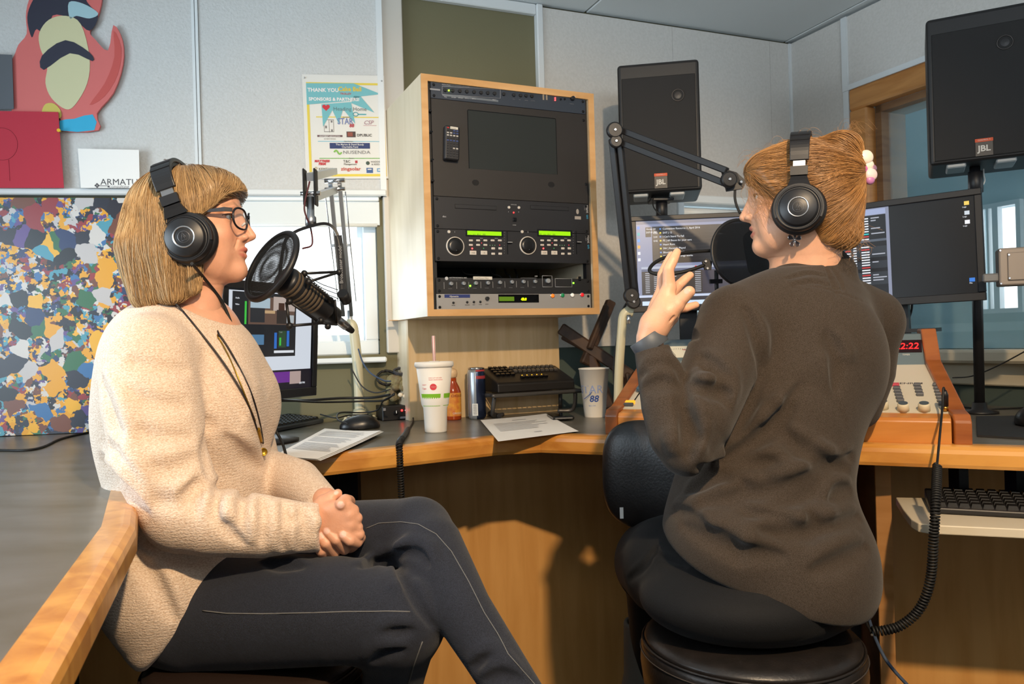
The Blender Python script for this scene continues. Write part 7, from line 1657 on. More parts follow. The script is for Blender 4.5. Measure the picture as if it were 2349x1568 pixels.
# ================================================================== loudspeakers
M_CAB = mat('speaker_black', '1a191a', 0.5); M_GRL = mat('speaker_grille', '0f0d0d', 0.7, bump=(1200, 0.5, 0.001)); M_JBLO = flat('badge_orange', 'c4502c'); M_JBLT = flat('badge_white', 'c8c4bc')
def speaker(label, tl, tr, br, bl_, polepts, tw):
    tl, tr, br, bl_ = map(Vector, (tl, tr, br, bl_)); x = ((tr-tl)+(br-bl_)); x.z = 0; x.normalize(); c = (tl+tr+br+bl_)/4; fr = frame(c, x)
    w = ((tr-tl).length+(br-bl_).length)/2; h = ((tl-bl_).length+(tr-br).length)/2
    t = thing('loudspeaker', label, 'loudspeaker', fr @ Matrix.Translation((0, 0, 0)))
    M().box((0, 0.11, 0), (w, 0.22, h)).build('cabinet', M_CAB, t, bevel=0.010, seg=3)
    gw, gh = w*0.90, h*0.865; gz = -h*0.045
    g = M().box((0, -0.0005, gz), (gw, 0.006, gh)).build('grille', M_GRL, t, bevel=0.002)
    M().box((0, -0.0040, -h*0.418), (w*0.155, 0.003, h*0.115)).build('badge', M_BLK, t)
    M().box((0, -0.0058, -h*0.372), (w*0.160, 0.001, h*0.022)).build('badge_strip', M_JBLO, t)
    text('lettering', 'JBL', w*0.085, M_JBLT, t, Matrix.Translation((0, -0.0062, -h*0.445)) @ RX90, depth=0.0003, align='CENTER', bold=0.0006)
    text('lettering', 'CONTROL 5', w*0.020, M_JBLT, t, Matrix.Translation((0, -0.0066, -h*0.376)) @ RX90, depth=0.0002, align='CENTER')
    q = fr.inverted() @ onplane(tw[0], tw[1], fr.translation, fr.to_3x3() @ Vector((0, -1, 0)))
    M().tube([(q.x+0.0175*math.cos(a), -0.0042, q.z+0.0175*math.sin(a)) for a in np.linspace(0, 6.283, 29)[:-1]], 0.0016, 6, closed=True).build('tweeter_ring', mat('dim_metal', '4a4644', 0.4, 0.7), t)
    M().lathe([(0.0005, 0.0045), (0.010, 0.0035), (0.014, 0.003)], (q.x, 0, q.z), (0, -1, 0), 18).build('tweeter_dome', M_BLK, t)
    for sx in (-0.25, 0.2): M().box((w*sx, 0.06, -h/2-0.004), (0.045, 0.09, 0.012), ch=0.003).build('foot_clip', mat('pale_clip', '8c9498', 0.4), t)
    inv = fr.inverted()
    return t, fr, w, h
sp1, f1, w1_, h1_ = speaker('black loudspeaker beside the rack, partly behind the black boom arm', W(1415, 146, 2.40), W(1608, 137, 2.36), W(1606, 438, 2.36), W(1424, 441, 2.40), None, (1555, 219))
sp2, f2, w2_, h2_ = speaker('black loudspeaker mounted before the studio window, cut by the picture edge', W(2123, 45, 2.09), W(2385, -2, 1.975), W(2388, 352, 1.975), W(2132, 379, 2.09), None, (2305, 98))
def pole(label, top, base, r=0.0125, collar=None):
    t = thing('speaker_stand', label, 'stand', Vector((base.x, base.y, ZD)))
    M().cyl(Vector((base.x, base.y, ZD+0.004)), top, r).build('pole', M_BLK, t, world=True)
    M().lathe([(0.046, 0), (0.046, 0.006), (0.020, 0.012), (0.017, 0.030)], Vector((base.x, base.y, ZD)), (0, 0, 1), 28).build('flange', M_BLK, t, world=True)
    if collar is not None: M().lathe([(0.013, -0.03), (0.018, -0.028), (0.018, 0.028), (0.013, 0.03)], collar, (0, 0, 1), 18).build('collar', M_BLK, t, world=True)
    M().box(top, (0.07, 0.07, 0.010), ch=0.002).build('top_plate', M_BLK, t, world=True); return t
p1_ = f1 @ Vector((0.0, 0.09, -h1_/2-0.012)); pole('black desk stand pole under the loudspeaker beside the rack', p1_, Vector((p1_.x, p1_.y, ZD)), 0.010, W(1518, 480, p1_.y))
p2_ = f2 @ Vector((-0.02, 0.09, -h2_/2-0.012)); b2_ = W(2246, 915, 2.14); pole('thick black pole with round foot before the studio window', W(2236, 372, 2.12), Vector((W(2246, 890, 2.14).x, 2.14, ZD)), 0.013, W(2238, 418, 2.12))
single('speaker_cable', 'thin black cable curling down beneath the loudspeaker beside the rack', 'cable', M().tube(spline([W(1500, 440, 2.44), W(1498, 470, 2.42), W(1508, 486, 2.40), W(1524, 500, 2.40)], 6), 0.0022, 6), M_RUB, W(1500, 440, 2.44))
single('speaker_cable', 'thin white cable dropping beneath the loudspeaker before the studio window', 'cable', M().tube(spline([W(2256, 372, 2.15), W(2257, 400, 2.15), W(2259, 415, 2.15), W(2252, 428, 2.15)], 6), 0.0018, 6), M_WHITE, W(2256, 372, 2.15))
# ================================================================== centre and side monitors
def mon_plane(d_l, d_r, tl, bl_, tr, br): return W(*tl, d_l), W(*tr, d_r), W(*br, d_r), W(*bl_, d_l)
mc, ar, tx, dim, mf = make_monitor('computer_monitor', 'wide black monitor with a playlist on screen behind the raised hand', *mon_plane(2.27, 2.235, (1438, 498), (1462, 716), (1800, 482), (1812, 705)), 0.014, 0.05)
B = S1
ar(0.0, 0.02, 1.0, 0.94, B('desk_lilac', '8e97b8', 0.75)); ar(0.0, 0.0, 1.0, 0.04, B('title_bar', '6a7088', 0.8), 0.0003); ar(0.11, 0.07, 0.96, 0.505, B('list_brown', '241d1c', 0.9), 0.0003)
for i in range(11): ar(0.115, 0.085+i*0.038, 0.95, 0.087+i*0.038, B('list_rule', '4a3c38', 0.8), 0.0006)
ar(0.115, 0.07, 0.155, 0.505, B('list_gutter', '34302e', 0.9), 0.0005); ar(0.065, 0.075, 0.105, 0.19, B('clock_pane', '1c1a1e'), 0.0004)
WT = B('text_white', 'e4e6ec', 1.0); YL = B('icon_yellow', 'e8d040'); BL2 = B('icon_blue', '5a8ad0')
for i, s_ in enumerate(('Connection Resource 2_April 2016', 'SHT | 12', "I Can't Stand To Fall", 'FS | 60 Bacon for your ears', 'Heart Runs', 'SW | Recently Played', 'Blood On The Sand', 'FF | Matt Chase sings works', 'Lone')):
    y_ = 0.098+i*0.046; tx(s_, 0.185, y_+0.012, 0.030, WT); ar(0.163, y_-0.006, 0.175, y_+0.010, YL if i % 2 else BL2, 0.0006)
    if i < 4: tx(('ST', '0:52', '3:41', '0:42')[i], 0.120, y_+0.012, 0.028, WT)
tx('2:07:41 PM', 0.068, 0.145, 0.028, WT); tx('Monday', 0.072, 0.105, 0.022, WT); tx('Release', 0.55, 0.19, 0.026, WT); tx('off', 0.55, 0.285, 0.026, WT)
ar(0.03, 0.54, 1.0, 0.565, B('tool_pale', 'aab4c8', 0.9), 0.0003); ar(0.03, 0.57, 1.0, 0.87, B('table_dark', '1f1d24'), 0.0003); ar(0.03, 0.572, 0.99, 0.595, B('table_head', '4a5878'), 0.0006); ar(0.45, 0.57, 1.0, 0.86, B('table_navy', '232338'), 0.0005)
for i in range(11):
    w_ = random.Random(i).uniform(0.06, 0.16); ar(0.055, 0.612+i*0.0225, 0.085, 0.621+i*0.0225, B('text_dim', 'b8bcc8', 0.8), 0.0008); ar(0.115, 0.612+i*0.0225, 0.115+w_, 0.621+i*0.0225, B('text_dim', 'b8bcc8', 0.8), 0.0008); ar(0.40, 0.612+i*0.0225, 0.44, 0.621+i*0.0225, B('text_dim', 'b8bcc8', 0.8), 0.0008)
ar(0.40, 0.545, 0.415, 0.56, B('icon_red', 'c83040'), 0.0006); ar(0.0, 0.875, 1.0, 0.90, B('task_pale', 'c4d0e8', 0.9), 0.0003); ar(0.0, 0.90, 1.0, 0.945, B('task_dark', '1c2030'), 0.0004); ar(0.03, 0.945, 1.0, 0.995, B('task_sky', 'c8dcf0', 0.95), 0.0003)
for i, c_ in enumerate(('3a7ad0', '30a0a8', '4a90d8', 'e0a030', 'd8dce4', 'd8dce4')): ar(0.008, 0.06+i*0.075, 0.026, 0.095+i*0.075, B('icon_'+c_, c_), 0.0006)
nb_ = mf @ Vector((-0.055, 0.06, -dim[1]/2)); inv = mf.inverted()
M().box(inv @ Vector((nb_.x, nb_.y, (nb_.z+ZD)/2+0.03)), (0.05, 0.02, nb_.z-ZD+0.06)).build('stand_neck', M_BLK, mc); M().box(inv @ Vector((nb_.x, nb_.y-0.02, ZD+0.006)), (0.20, 0.15, 0.012), ch=0.004).build('stand_base', M_BLK, mc)
text('lettering', 'DELL', 0.010, M_GREY, mc, Matrix.Translation((0.0, -0.008, -dim[1]/2+0.006)) @ RX90, depth=0.0002, align='CENTER')
dR_, dL_ = 1.91, 2.17
mr, ar, tx, dim, mf = make_monitor('computer_monitor', 'black monitor with a rundown list before the studio window', W(1835, 487, dL_), W(2253, 429, dR_), W(2261, 689, dR_), W(1845, 712, dL_), 0.016, 0.05)
ar(0.0, 0.0, 0.52, 0.99, B('frame_lilac', '9aa0b8', 0.7)); ar(0.0, 0.075, 0.50, 0.96, B('rundown_black', '15161a'), 0.0003); ar(0.0, 0.01, 0.50, 0.07, B('title_lilac', 'a8b4d8', 0.8), 0.0003); ar(0.0, 0.34, 0.50, 0.365, B('rundown_rule', '5c6470', 0.8), 0.0006)
for y0, y1 in ((0.42, 0.54), (0.58, 0.66), (0.70, 0.84)): ar(0.0, y0, 0.50, y1, B('row_grey', '2c3036'), 0.0005)
RD, CY_ = B('text_red', 'c83a3a'), B('text_cyan', '30c0c0')
rr_ = random.Random(9)
for i in range(30):
    y_ = 0.10+i*0.0285; m_ = RD if i in (7, 12, 19, 22, 27) else (CY_ if i in (6, 26) else WT)
    if 9 <= i <= 10: continue
    ar(0.345, y_, 0.395, y_+0.013, m_, 0.0008); ar(0.295, y_, 0.315, y_+0.013, WT, 0.0008)
    if i not in (8, 11): ar(0.245, y_, 0.28, y_+0.013, m_ if m_ is RD else WT, 0.0008)
    if rr_.random() > 0.45: ar(0.41, y_, 0.41+rr_.uniform(0.03, 0.085), y_+0.012, B('text_dim', 'b8bcc8', 0.8), 0.0008)
    if rr_.random() > 0.45: ar(0.02, y_, 0.02+rr_.uniform(0.05, 0.2), y_+0.012, B('text_dim', 'b8bcc8', 0.8), 0.0008)
for i, (y_, c_) in enumerate(((0.05, 'e8c860'), (0.15, 'c8d0d8'), (0.245, 'e8e8ec'))): ar(0.945, y_, 0.972, y_+0.04, B('icon_'+c_, c_), 0.0004); tx('Logs', 0.935, y_+0.065, 0.020, WT)
ar(0.955, 0.845, 0.985, 0.885, B('icon_3a7ad0', '3a7ad0'), 0.0004); tx('File', 0.955, 0.905, 0.02, WT)
text('lettering', 'DELL', 0.012, M_GREY, mr, Matrix.Translation((-0.03, -0.008, -dim[1]/2+0.005)) @ RX90, depth=0.0002, align='CENTER')
inv = mf.inverted(); nb_ = W(2064, 690, 2.10)
M().box(inv @ Vector((nb_.x, nb_.y, (nb_.z+ZD)/2+0.12)), (0.045, 0.03, nb_.z-ZD-0.06)).build('stand_neck', M_BLK, mr); M().box(inv @ Vector((nb_.x, nb_.y+0.02, ZD+0.23)), (0.20, 0.10, 0.010)).build('stand_base', M_BLK, mr)
M().cyl(inv @ Vector((nb_.x, nb_.y+0.03, ZD+0.006)), inv @ Vector((nb_.x, nb_.y+0.03, ZD+0.232)), 0.03).build('stand_riser', M_BLK, mr)
single('monitor_cable', 'black cable hanging from the side monitor', 'cable', M().tube(spline([W(2093, 690, 2.13), W(2090, 715, 2.12), W(2078, 745, 2.12), W(2068, 752, 2.13)], 6), 0.0032, 7), M_RUB, W(2093, 690, 2.13))
# ================================================================== mixing console
ca_, cb_ = onz(1388, 996, ZD), onz(2232, 1021, ZD); cxv = (cb_-ca_).normalized(); CW = (cb_-ca_).length; FC = frame(ca_, cxv)
mx_ = thing('mixing_console', 'broadcast mixing console with oak cheeks, cream face and grey meter bridge', 'mixer', FC)
M_OAKC = wood('console_oak', 'a05c2c', '86481e', (1, 6, 6), 0.35, 5, coat=0.2); M_RAIL = wood('console_rail', 'd08a42', 'ba7430', (1.0, 5, 5), 0.3, 4, coat=0.3)
M_BEI = mat('console_cream', 'cfc7b4', 0.45); M_BRG = mat('bridge_grey', '5b6a70', 0.5)
y1, z1, y2, z2, y3, z3 = 0.045, 0.060, 0.29, 0.150, 0.335, 0.222
tp_ = 0.05/0.335
def cheek(x0, w_, sk): 
    pr = [(0.0, 0.0), (0.0, 0.046), (0.012, 0.060), (y1+0.005, z1+0.006), (y2-0.01, z2+0.010), (y3-0.005, z3+0.012), (y3+0.05, z3+0.012), (y3+0.05, 0.0)]
    M().prism([Vector((x0+sk*y, y, z)) for y, z in pr], (w_, 0, 0)).build('cheek', M_OAKC, mx_, bevel=0.003)
cheek(0.0, 0.032, 0.0); cheek(CW-0.032, 0.032, -tp_)
xl, xr = 0.032, CW-0.032
def xr_(y): return xr-tp_*y
M().prism([Vector((xl, 0.003, 0)), Vector((xl, 0.003, 0.044)), Vector((xl, 0.008, 0.052)), Vector((xl, y1, z1-0.002)), Vector((xl, y1+0.02, 0))], (xr-xl-0.004, 0, 0)).build('front_rail', M_RAIL, mx_, bevel=0.002)
def face(name, ya, za, yb, zb, m, t_=0.004): 
    a, b, c, d = Vector((xl, ya, za)), Vector((xr_(ya), ya, za)), Vector((xr_(yb), yb, zb)), Vector((xl, yb, zb)); n = (b-a).cross(d-a).normalized(); M().prism([a, b, c, d], -n*t_).build(name, m, mx_)
face('control_surface', y1, z1-0.001, y2, z2, M_BEI); face('meter_bridge', y2, z2, y3, z3, M_BRG); face('bridge_top', y3, z3, y3+0.05, z3+0.002, M_BRG)
FS_ = FC @ frame((0, y1, z1-0.001), (1, 0, 0), (0, y2-y1, z2-z1)); FM_ = FC @ frame((0, y2, z2), (1, 0, 0), (0, y3-y2, z3-z2))
def cs_(px, py, fr=FS_):
    q = fr.inverted() @ onplane(px, py, fr.translation, fr.to_3x3() @ Vector((0, 0, 1))); return q.x, q.y
SI = WM[mx_.name].inverted() @ FS_; MI = WM[mx_.name].inverted() @ FM_
def cput(name, mm_, m, x, y, fr=SI): return put(name, mm_.mesh(name), m, mx_, fr @ Matrix.Translation((x, y, 0)))
me_cap = M().box((0, 0, 0.010), (0.014, 0.026, 0.012), ch=0.003).mesh('fader_cap'); me_cap.materials.append(mat('fader_blue', '3a5668', 0.5))
me_slot = M().box((0, 0, 0.0004), (0.0035, 0.095, 0.0008)).mesh('fader_slot'); me_slot.materials.append(M_BLKG)
def btn(w_, d_, col, e=0.0):
    me = M().box((0, 0, 0.003), (w_, d_, 0.008), ch=0.0012).mesh('button'); me.materials.append(mat('cbtn_'+col, col, 0.4, emit=(col, e) if e else None)); return me
b_y, b_d, b_r, b_g = btn(0.024, 0.012, 'd8901c', 1.2), btn(0.024, 0.010, '4a4c50'), btn(0.014, 0.010, 'a83844', 0.3), btn(0.014, 0.010, '5a5c60')
x0_, yA = cs_(1447, 923)
me_kn = M().lathe([(0.012, 0), (0.0115, 0.014), (0.0095, 0.017)], (0, 0, 0), (0, 0, 1), 22).mesh('knob'); me_kn.materials.append(mat('cream_knob', 'd2c9ae', 0.45)); me_kt = M().lathe([(0.0092, 0.0171), (0.0092, 0.0178)], (0, 0, 0), (0, 0, 1), 20).mesh('knob_top'); me_kt.materials.append(mat('knob_slate', '46525a', 0.5))
nch = 8
for k in range(nch):
    x = x0_+0.052*k
    put('button', b_y, None, mx_, SI @ Matrix.Translation((x, 0.030, 0))); put('button', b_d, None, mx_, SI @ Matrix.Translation((x, 0.017, 0)))
    put('fader_slot', me_slot, None, mx_, SI @ Matrix.Translation((x+0.006, 0.092, 0))); put('fader_cap', me_cap, None, mx_, SI @ Matrix.Translation((x+0.006, 0.115+0.012*((k*5) % 3-1), 0)))
    for j in range(5): put('button', b_r if j in (1, 2) else b_g, None, mx_, SI @ Matrix.Translation((x+0.008, 0.165+0.015*j, 0)))
for (x, y) in ((2025, 930), (2072, 935), (2120, 935)):
    lx, ly = cs_(x, y+6); put('knob', me_kn, None, mx_, SI @ Matrix.Translation((lx, ly, 0))); put('knob_top', me_kt, None, mx_, SI @ Matrix.Translation((lx, ly, 0)))
for (xa, ya, n_, red) in ((2055, 885, 6, 0), (2104, 885, 4, 9), (2148, 885, 7, 9)):
    for j in range(n_): lx, ly = cs_(xa+2.2*j, ya+7.2*j); put('button', b_r if j == red else b_g, None, mx_, SI @ Matrix.Translation((lx, ly, 0)))
def ctext(s_, px, py, size, m, fr, SIx, **k): lx, ly = cs_(px, py, fr); return text('lettering', s_, size, m, mx_, SIx @ Matrix.Translation((lx, ly, 0.0004)), depth=0.0002, **k)
INKC = flat('console_ink', '4a4444')
ctext('Radio', 2040, 872, 0.026, INKC, FS_, SI, bold=0.0006, xs=1.1); ctext('MILLENIUM', 2028, 881, 0.0125, INKC, FS_, SI, bold=0.0003, xs=1.25)
lx, ly = cs_(2133, 866); cput('logo_dot', M().lathe([(0.004, 0), (0.004, 0.0005)], (0, 0, 0), (0, 0, 1), 14), INKC, lx, ly)
for i in range(11):
    for r in range(2): lx, ly = cs_(2062+5.5*i, 848+9*r); cput('vent_slot', M().box((0, 0, 0.0002), (0.0018, 0.009, 0.0005), R=Matrix.Rotation(-0.6, 3, 'Z')), flat('vent_tan', '8c8270'), lx, ly)
# meter bridge
def mrect(name, pa, pb, m, h=0.001):
    a, b = cs_(*pa, FM_), cs_(*pb, FM_); return put(name, M().box(((a[0]+b[0])/2, (a[1]+b[1])/2, h/2), (abs(b[0]-a[0]), abs(b[1]-a[1]), h)).mesh(name), m, mx_, MI)
M_VU = mat('meter_face', 'cfc8b2', 0.35, emit=('cfc8b2', 0.15))
for k, pxc in enumerate((1560, 1635, 1700)):
    lx, ly = cs_(pxc, 800, FM_); w_ = 0.072; ly = 0.047
    put('vu_meter', M().box((lx, ly, 0.001), (w_, 0.036, 0.003), ch=0.001).mesh('vu_meter'), M_VU, mx_, MI)
    put('meter_scale', M().box((lx+0.018, ly+0.005, 0.0028), (0.022, 0.0018, 0.0004), R=Matrix.Rotation(-0.12, 3, 'Z')).mesh('meter_scale'), flat('scale_red', 'b04048'), mx_, MI)
    for j in range(9): put('meter_tick', M().box((lx-0.028+0.006*j, ly+0.009-0.0004*(j-4)**2*0.5, 0.0028), (0.0008, 0.004, 0.0004)).mesh('meter_tick'), INKC, mx_, MI)
    put('needle', M().box((lx-0.016, ly-0.004, 0.0030), (0.0010, 0.024, 0.0004), R=Matrix.Rotation(0.7, 3, 'Z')).mesh('needle'), INKC, mx_, MI)
    text('lettering', ('AUDITION  LEFT', 'AUDITION  RIGHT', 'PROGRAM')[k], 0.0068, flat('tape_white', 'd0cbc0'), mx_, MI @ Matrix.Translation((lx-0.030, 0.014, 0.0006)), depth=0.0002)
    put('screw', M().lathe([(0.003, 0), (0.002, 0.0015)], (lx+0.006, 0.006, 0), (0, 0, 1), 10).mesh('screw'), M_CHR, mx_, MI)
a, b = cs_(2030, 782, FM_), cs_(2115, 806, FM_); 
put('clock_window', M().box(((a[0]+b[0])/2, 0.050, 0.001), (b[0]-a[0], 0.034, 0.003)).mesh('clock_window'), mat('clock_red_dark', '240406', 0.12), mx_, MI)
text('lettering', '2:22:22', 0.024, mat('clock_digits', '200000', 0.3, emit=('ff1818', 5)), mx_, MI @ Matrix.Translation((a[0]+0.004, 0.042, 0.0029)), depth=0.0002, shear=0.12, xs=0.98)
ctext('TIMER', 2070, 815, 0.006, flat('tape_white', 'd0cbc0'), FM_, MI); ctext('CLOCK', 2040, 815, 0.006, flat('tape_white', 'd0cbc0'), FM_, MI)
# jack plug and coiled cord
jx, jy = cs_(2168, 942); jw = FS_ @ Vector((jx, jy, 0))
cd = thing('coiled_cable', 'long black coiled cable plugged into the console and looping down past the stool', 'cable', jw)
M().cyl(FS_ @ Vector((jx, jy, 0.001)), FS_ @ Vector((jx, jy, 0.012)), 0.0062).build('plug_sleeve', mat('brass', 'b8863a', 0.3, 0.9), cd, world=True); M().lathe([(0.0065, 0.012), (0.0065, 0.036), (0.0035, 0.046)], jw, FS_.to_3x3() @ Vector((0, 0, 1)), 16).build('plug_body', M_BLK, cd, world=True)
M().tube(spline([FS_ @ Vector((jx, jy, 0.044)), FS_ @ Vector((jx-0.003, jy-0.01, 0.055)), W(2162, 930, 1.585), W(2157, 985, 1.525), W(2152, 1040, 1.49), W(2149, 1070, 1.46)], 8), 0.0023, 8).build('straight_cord', M_RUB, cd, world=True)
M().tube(coil([W(2150, 1068, 1.465), W(2147, 1150, 1.40), W(2142, 1230, 1.385), W(2134, 1330, 1.385), W(2110, 1395, 1.385), W(2070, 1432, 1.385), (W(2030, 1445, 1.385)), W(1998, 1447, 1.39)], 0.0068, 0.0022, 0.0055), 0.0023, 5).build('coiled_cord', M_RUB, cd, world=True)
M().tube(spline([W(1998, 1447, 1.39), W(1988, 1430, 1.42), W(1975, 1390, 1.5), W(1965, 1350, 1.56)], 6), 0.0023, 6).build('straight_cord', M_RUB, cd, world=True)
# ================================================================== black boom arm with pop filter
pw = W(1433, 720, 2.12)
cp_ = thing('boom_post', 'cream metal post with hooked top between the white cup and the console', 'post', Vector((W(1418, 900, 2.12).x, 2.12, ZD)))
bx2 = W(1416, 930, 2.12)
M().tube(spline([Vector((bx2.x, 2.12, ZD+0.004)), W(1420, 850, 2.12), W(1426, 760, 2.12), W(1430, 725, 2.12), W(1440, 714, 2.12), W(1452, 716, 2.12)], 8), 0.0125, 14).build('pole', M_CREAM, cp_, world=True)
M().lathe([(0.035, 0), (0.035, 0.006), (0.016, 0.012)], Vector((bx2.x, 2.12, ZD)), (0, 0, 1), 24).build('base_plate', M_CREAM, cp_, world=True)
M().cyl(W(1442, 722, 2.10), W(1442, 742, 2.10), 0.0055).build('pin', M_ALU, cp_, world=True)
bb = thing('microphone_boom', 'black jointed boom arm reaching from the cream post to the auburn-haired speaker', 'boom arm', W(1450, 700, 2.10))
def bar(a, b, w_, t_, name='arm_bar'):
    a, b = W(*a), W(*b); d = b-a; R_m = d.to_track_quat('X', 'Y').to_matrix(); M().box((a+b)/2, (d.length, t_, w_), R=R_m, ch=0.002).build(name, M_BLK, bb, world=True)
for dx in (0, 17): bar((1404+dx, 318, 2.02), (1442+dx*0.9, 672, 2.10), 0.016, 0.016)
bar((1416, 318, 2.02), (1450, 672, 2.10), 0.004, 0.012)
bar((1420, 297, 2.02), (1668, 392, 1.86), 0.019, 0.016); bar((1418, 325, 2.02), (1662, 420, 1.86), 0.019, 0.016)
ny_ = Vector((0.1, -1, 0)).normalized()
def disc(px, r, t_, name='joint_disc'): c = W(*px); M().lathe([(r, 0), (r, t_*0.7), (r*0.8, t_)], c, ny_, 26).build(name, M_BLK, bb, world=True); M().lathe([(0.0045, 0), (0.003, 0.002)], c+ny_*t_, ny_, 12).build('rivet', M_ALU, bb, world=True)
disc((1409, 300, 2.0), 0.021, 0.012); disc((1412, 325, 2.0), 0.017, 0.010); disc((1447, 678, 2.09), 0.021, 0.013); disc((1452, 692, 2.09), 0.019, 0.011); disc((1670, 413, 1.84), 0.019, 0.012)
M().prism([W(1655, 385, 1.862), W(1690, 395, 1.86), W(1712, 415, 1.85), W(1705, 432, 1.85), W(1668, 438, 1.86)], (0, 0.010, 0)).build('end_bracket', M_BLK, bb, world=True)
M().lathe([(0.0045, 0), (0.003, 0.002)], W(1700, 417, 1.845), ny_, 12).build('rivet', M_ALU, bb, world=True)
M().tube(spline([W(1686, 436, 1.86), W(1686, 455, 1.86), W(1690, 472, 1.86), W(1698, 490, 1.86)], 6), 0.0032, 8).build('cable', M_RUB, bb, world=True)
M().tube(spline([W(1440, 690, 2.13), W(1425, 720, 2.14), W(1415, 780, 2.14), W(1408, 840, 2.14), W(1410, 890, 2.14)], 6), 0.0030, 7).build('cable', M_RUB, bb, world=True)
NP2 = Vector((0.25, -0.95, 0.12)).normalized(); PC2 = W(1704, 580, 1.78)
pf2 = thing('pop_filter', 'round black pop filter on a gooseneck before the auburn-haired speaker', 'pop filter', frame(PC2, NP2.cross(Vector((0, 0, 1))), NP2))
R2 = 0.077
M().tube([(R2*math.cos(a), 0, R2*math.sin(a)) for a in np.linspace(0, 2*math.pi, 61)[:-1]], 0.0042, 10, closed=True).build('rim', M_BLK, pf2)
for dy in (-0.003, 0.003): M().lathe([(0.0005, 0), (R2, 0)], (0, dy, 0), (0, 1, 0), 44, caps=False).build('mesh_layer', mat('dense_nylon', '121114', 0.6, alpha=0.80), pf2)
M().prism([W(1612, 600, 1.772), W(1620, 592, 1.772), W(1634, 600, 1.772), W(1632, 618, 1.772), W(1618, 618, 1.772)], (0, 0.01, 0)).build('clamp', M_BLK, pf2, world=True)
for p in ((1619, 599, 1.770), (1623, 615, 1.770)): M().lathe([(0.0035, 0), (0.0025, 0.0018)], W(*p), (0, -1, 0), 12).build('rivet', M_ALU, pf2, world=True)
gn = spline([W(1616, 608, 1.775), W(1580, 620, 1.77), W(1540, 628, 1.77), W(1505, 628, 1.78), W(1490, 620, 1.79), W(1500, 604, 1.81), W(1530, 589, 1.83), W(1575, 579, 1.85), W(1640, 574, 1.87)], 8)
M().tube(gn, 0.0042, 9).build('gooseneck', M_RUB, pf2, world=True)
M().cyl(W(1643, 620, 1.90), W(1645, 690, 1.90), 0.005).build('support_rod', M_BLK, pf2, world=True); M().box(W(1642, 645, 1.89), (0.030, 0.010, 0.010)).build('wing_nut', M_BLK, pf2, world=True)
# microphone in front of the far speaker (mostly hidden)
mq0, mq1 = W(1730, 540, 1.80), W(1705, 500, 1.86)
mb = thing('broadcast_microphone', 'black studio microphone hanging behind the round pop filter, mostly hidden by the auburn-haired head', 'microphone', mq1)
M().lathe([(0.018, 0), (0.026, 0.004), (0.026, 0.12), (0.020, 0.13)], W(1742, 615, 1.835), Vector((0.1, 0.55, 0.5)), 24).build('body', M_MIC, mb, world=True)
# ================================================================== right end of the desk
tz = 0.893
poly = [onz(2055, 1140, tz), onz(2072, 1168, tz), onz(2090, 1190, tz), onz(2106, 1199, tz), onz(2130, 1203, tz), onz(2349, 1213, tz), onz(2640, 1226, tz), onz(2640, 1148, tz)]
tray = thing('keyboard_tray', 'pale sliding keyboard tray with rounded corner below the desk edge', 'tray', poly[0])
M().prism(poly, (0, 0, -0.017)).build('board', mat('tray_cream', 'cfc4ae', 0.45), tray, world=True, bevel=0.002)
for px in (2200, 2330): q = onz(px, 1142, tz); M().box(Vector((q.x, q.y, (tz+ZD-0.04)/2)), (0.02, 0.04, ZD-0.042-tz)).build('bracket', M_BLK, tray, world=True)
k0, k1 = onz(2134, 1178, tz), onz(2349, 1190, tz); xk = (k1-k0).normalized(); yk_ = Vector((-xk.y, xk.x, 0)); kc = k0+xk*0.20+yk_*0.072; kc.z = tz+0.0008
make_keyboard('computer_keyboard', 'black keyboard resting on the pale sliding tray', frame(kc, xk), 0.40, 0.142, 6, 19, M_BLK, mat('glossy_key', '1c1b1b', 0.22), 0.012)
# patch bay under the desk
ub = W(1990, 1220, 1.98); pbk = thing('equipment_rack', 'rack of equipment with blue lights under the console', 'rack', Vector((ub.x, ub.y, 0)))
M().box((-0.02, 0.12, 0.45), (0.12, 0.2, 0.9)).build('frame', mat('rack_grey', '3a3a3c', 0.5), pbk)
for k in range(7):
    z = W(1990, 1150+42*k, 1.98).z
    M().box((0, 0.015, z), (0.13, 0.02, 0.040), ch=0.001).build('panel', mat('bay_grey', '5c5a56', 0.5), pbk)
    for j in range(6): M().lathe([(0.006, 0), (0.005, 0.010)], (-0.06+0.022*j, 0.005, z+0.004*(j % 2)), (0, -1, 0), 10).build('socket', M_BLKG, pbk)
    M().ball((W(2008, 1180+42*k, 1.98).x-ub.x, -0.002, z), 0.0035, 8, 6).build('indicator_light', mat('blue_led', '000830', 0.3, emit=('2a50ff', 8)), pbk)
M().ball((W(2003, 1392, 1.98).x-ub.x, -0.002, W(2003, 1392, 1.98).z), 0.003, 8, 6).build('indicator_light', mat('green_led', '003008', 0.3, emit=('30ff40', 6)), pbk)
single('floor_cable', 'blue-grey cable trailing from under the console past the desk partition', 'cable', M().tube(spline([W(1985, 1385, 1.75), W(2000, 1440, 1.66), W(2020, 1490, 1.6), W(2045, 1530, 1.58), W(2100, 1590, 1.56)], 8), 0.0035, 7), flat('cord_blue', '3a4a62'), W(1985, 1385, 1.75))
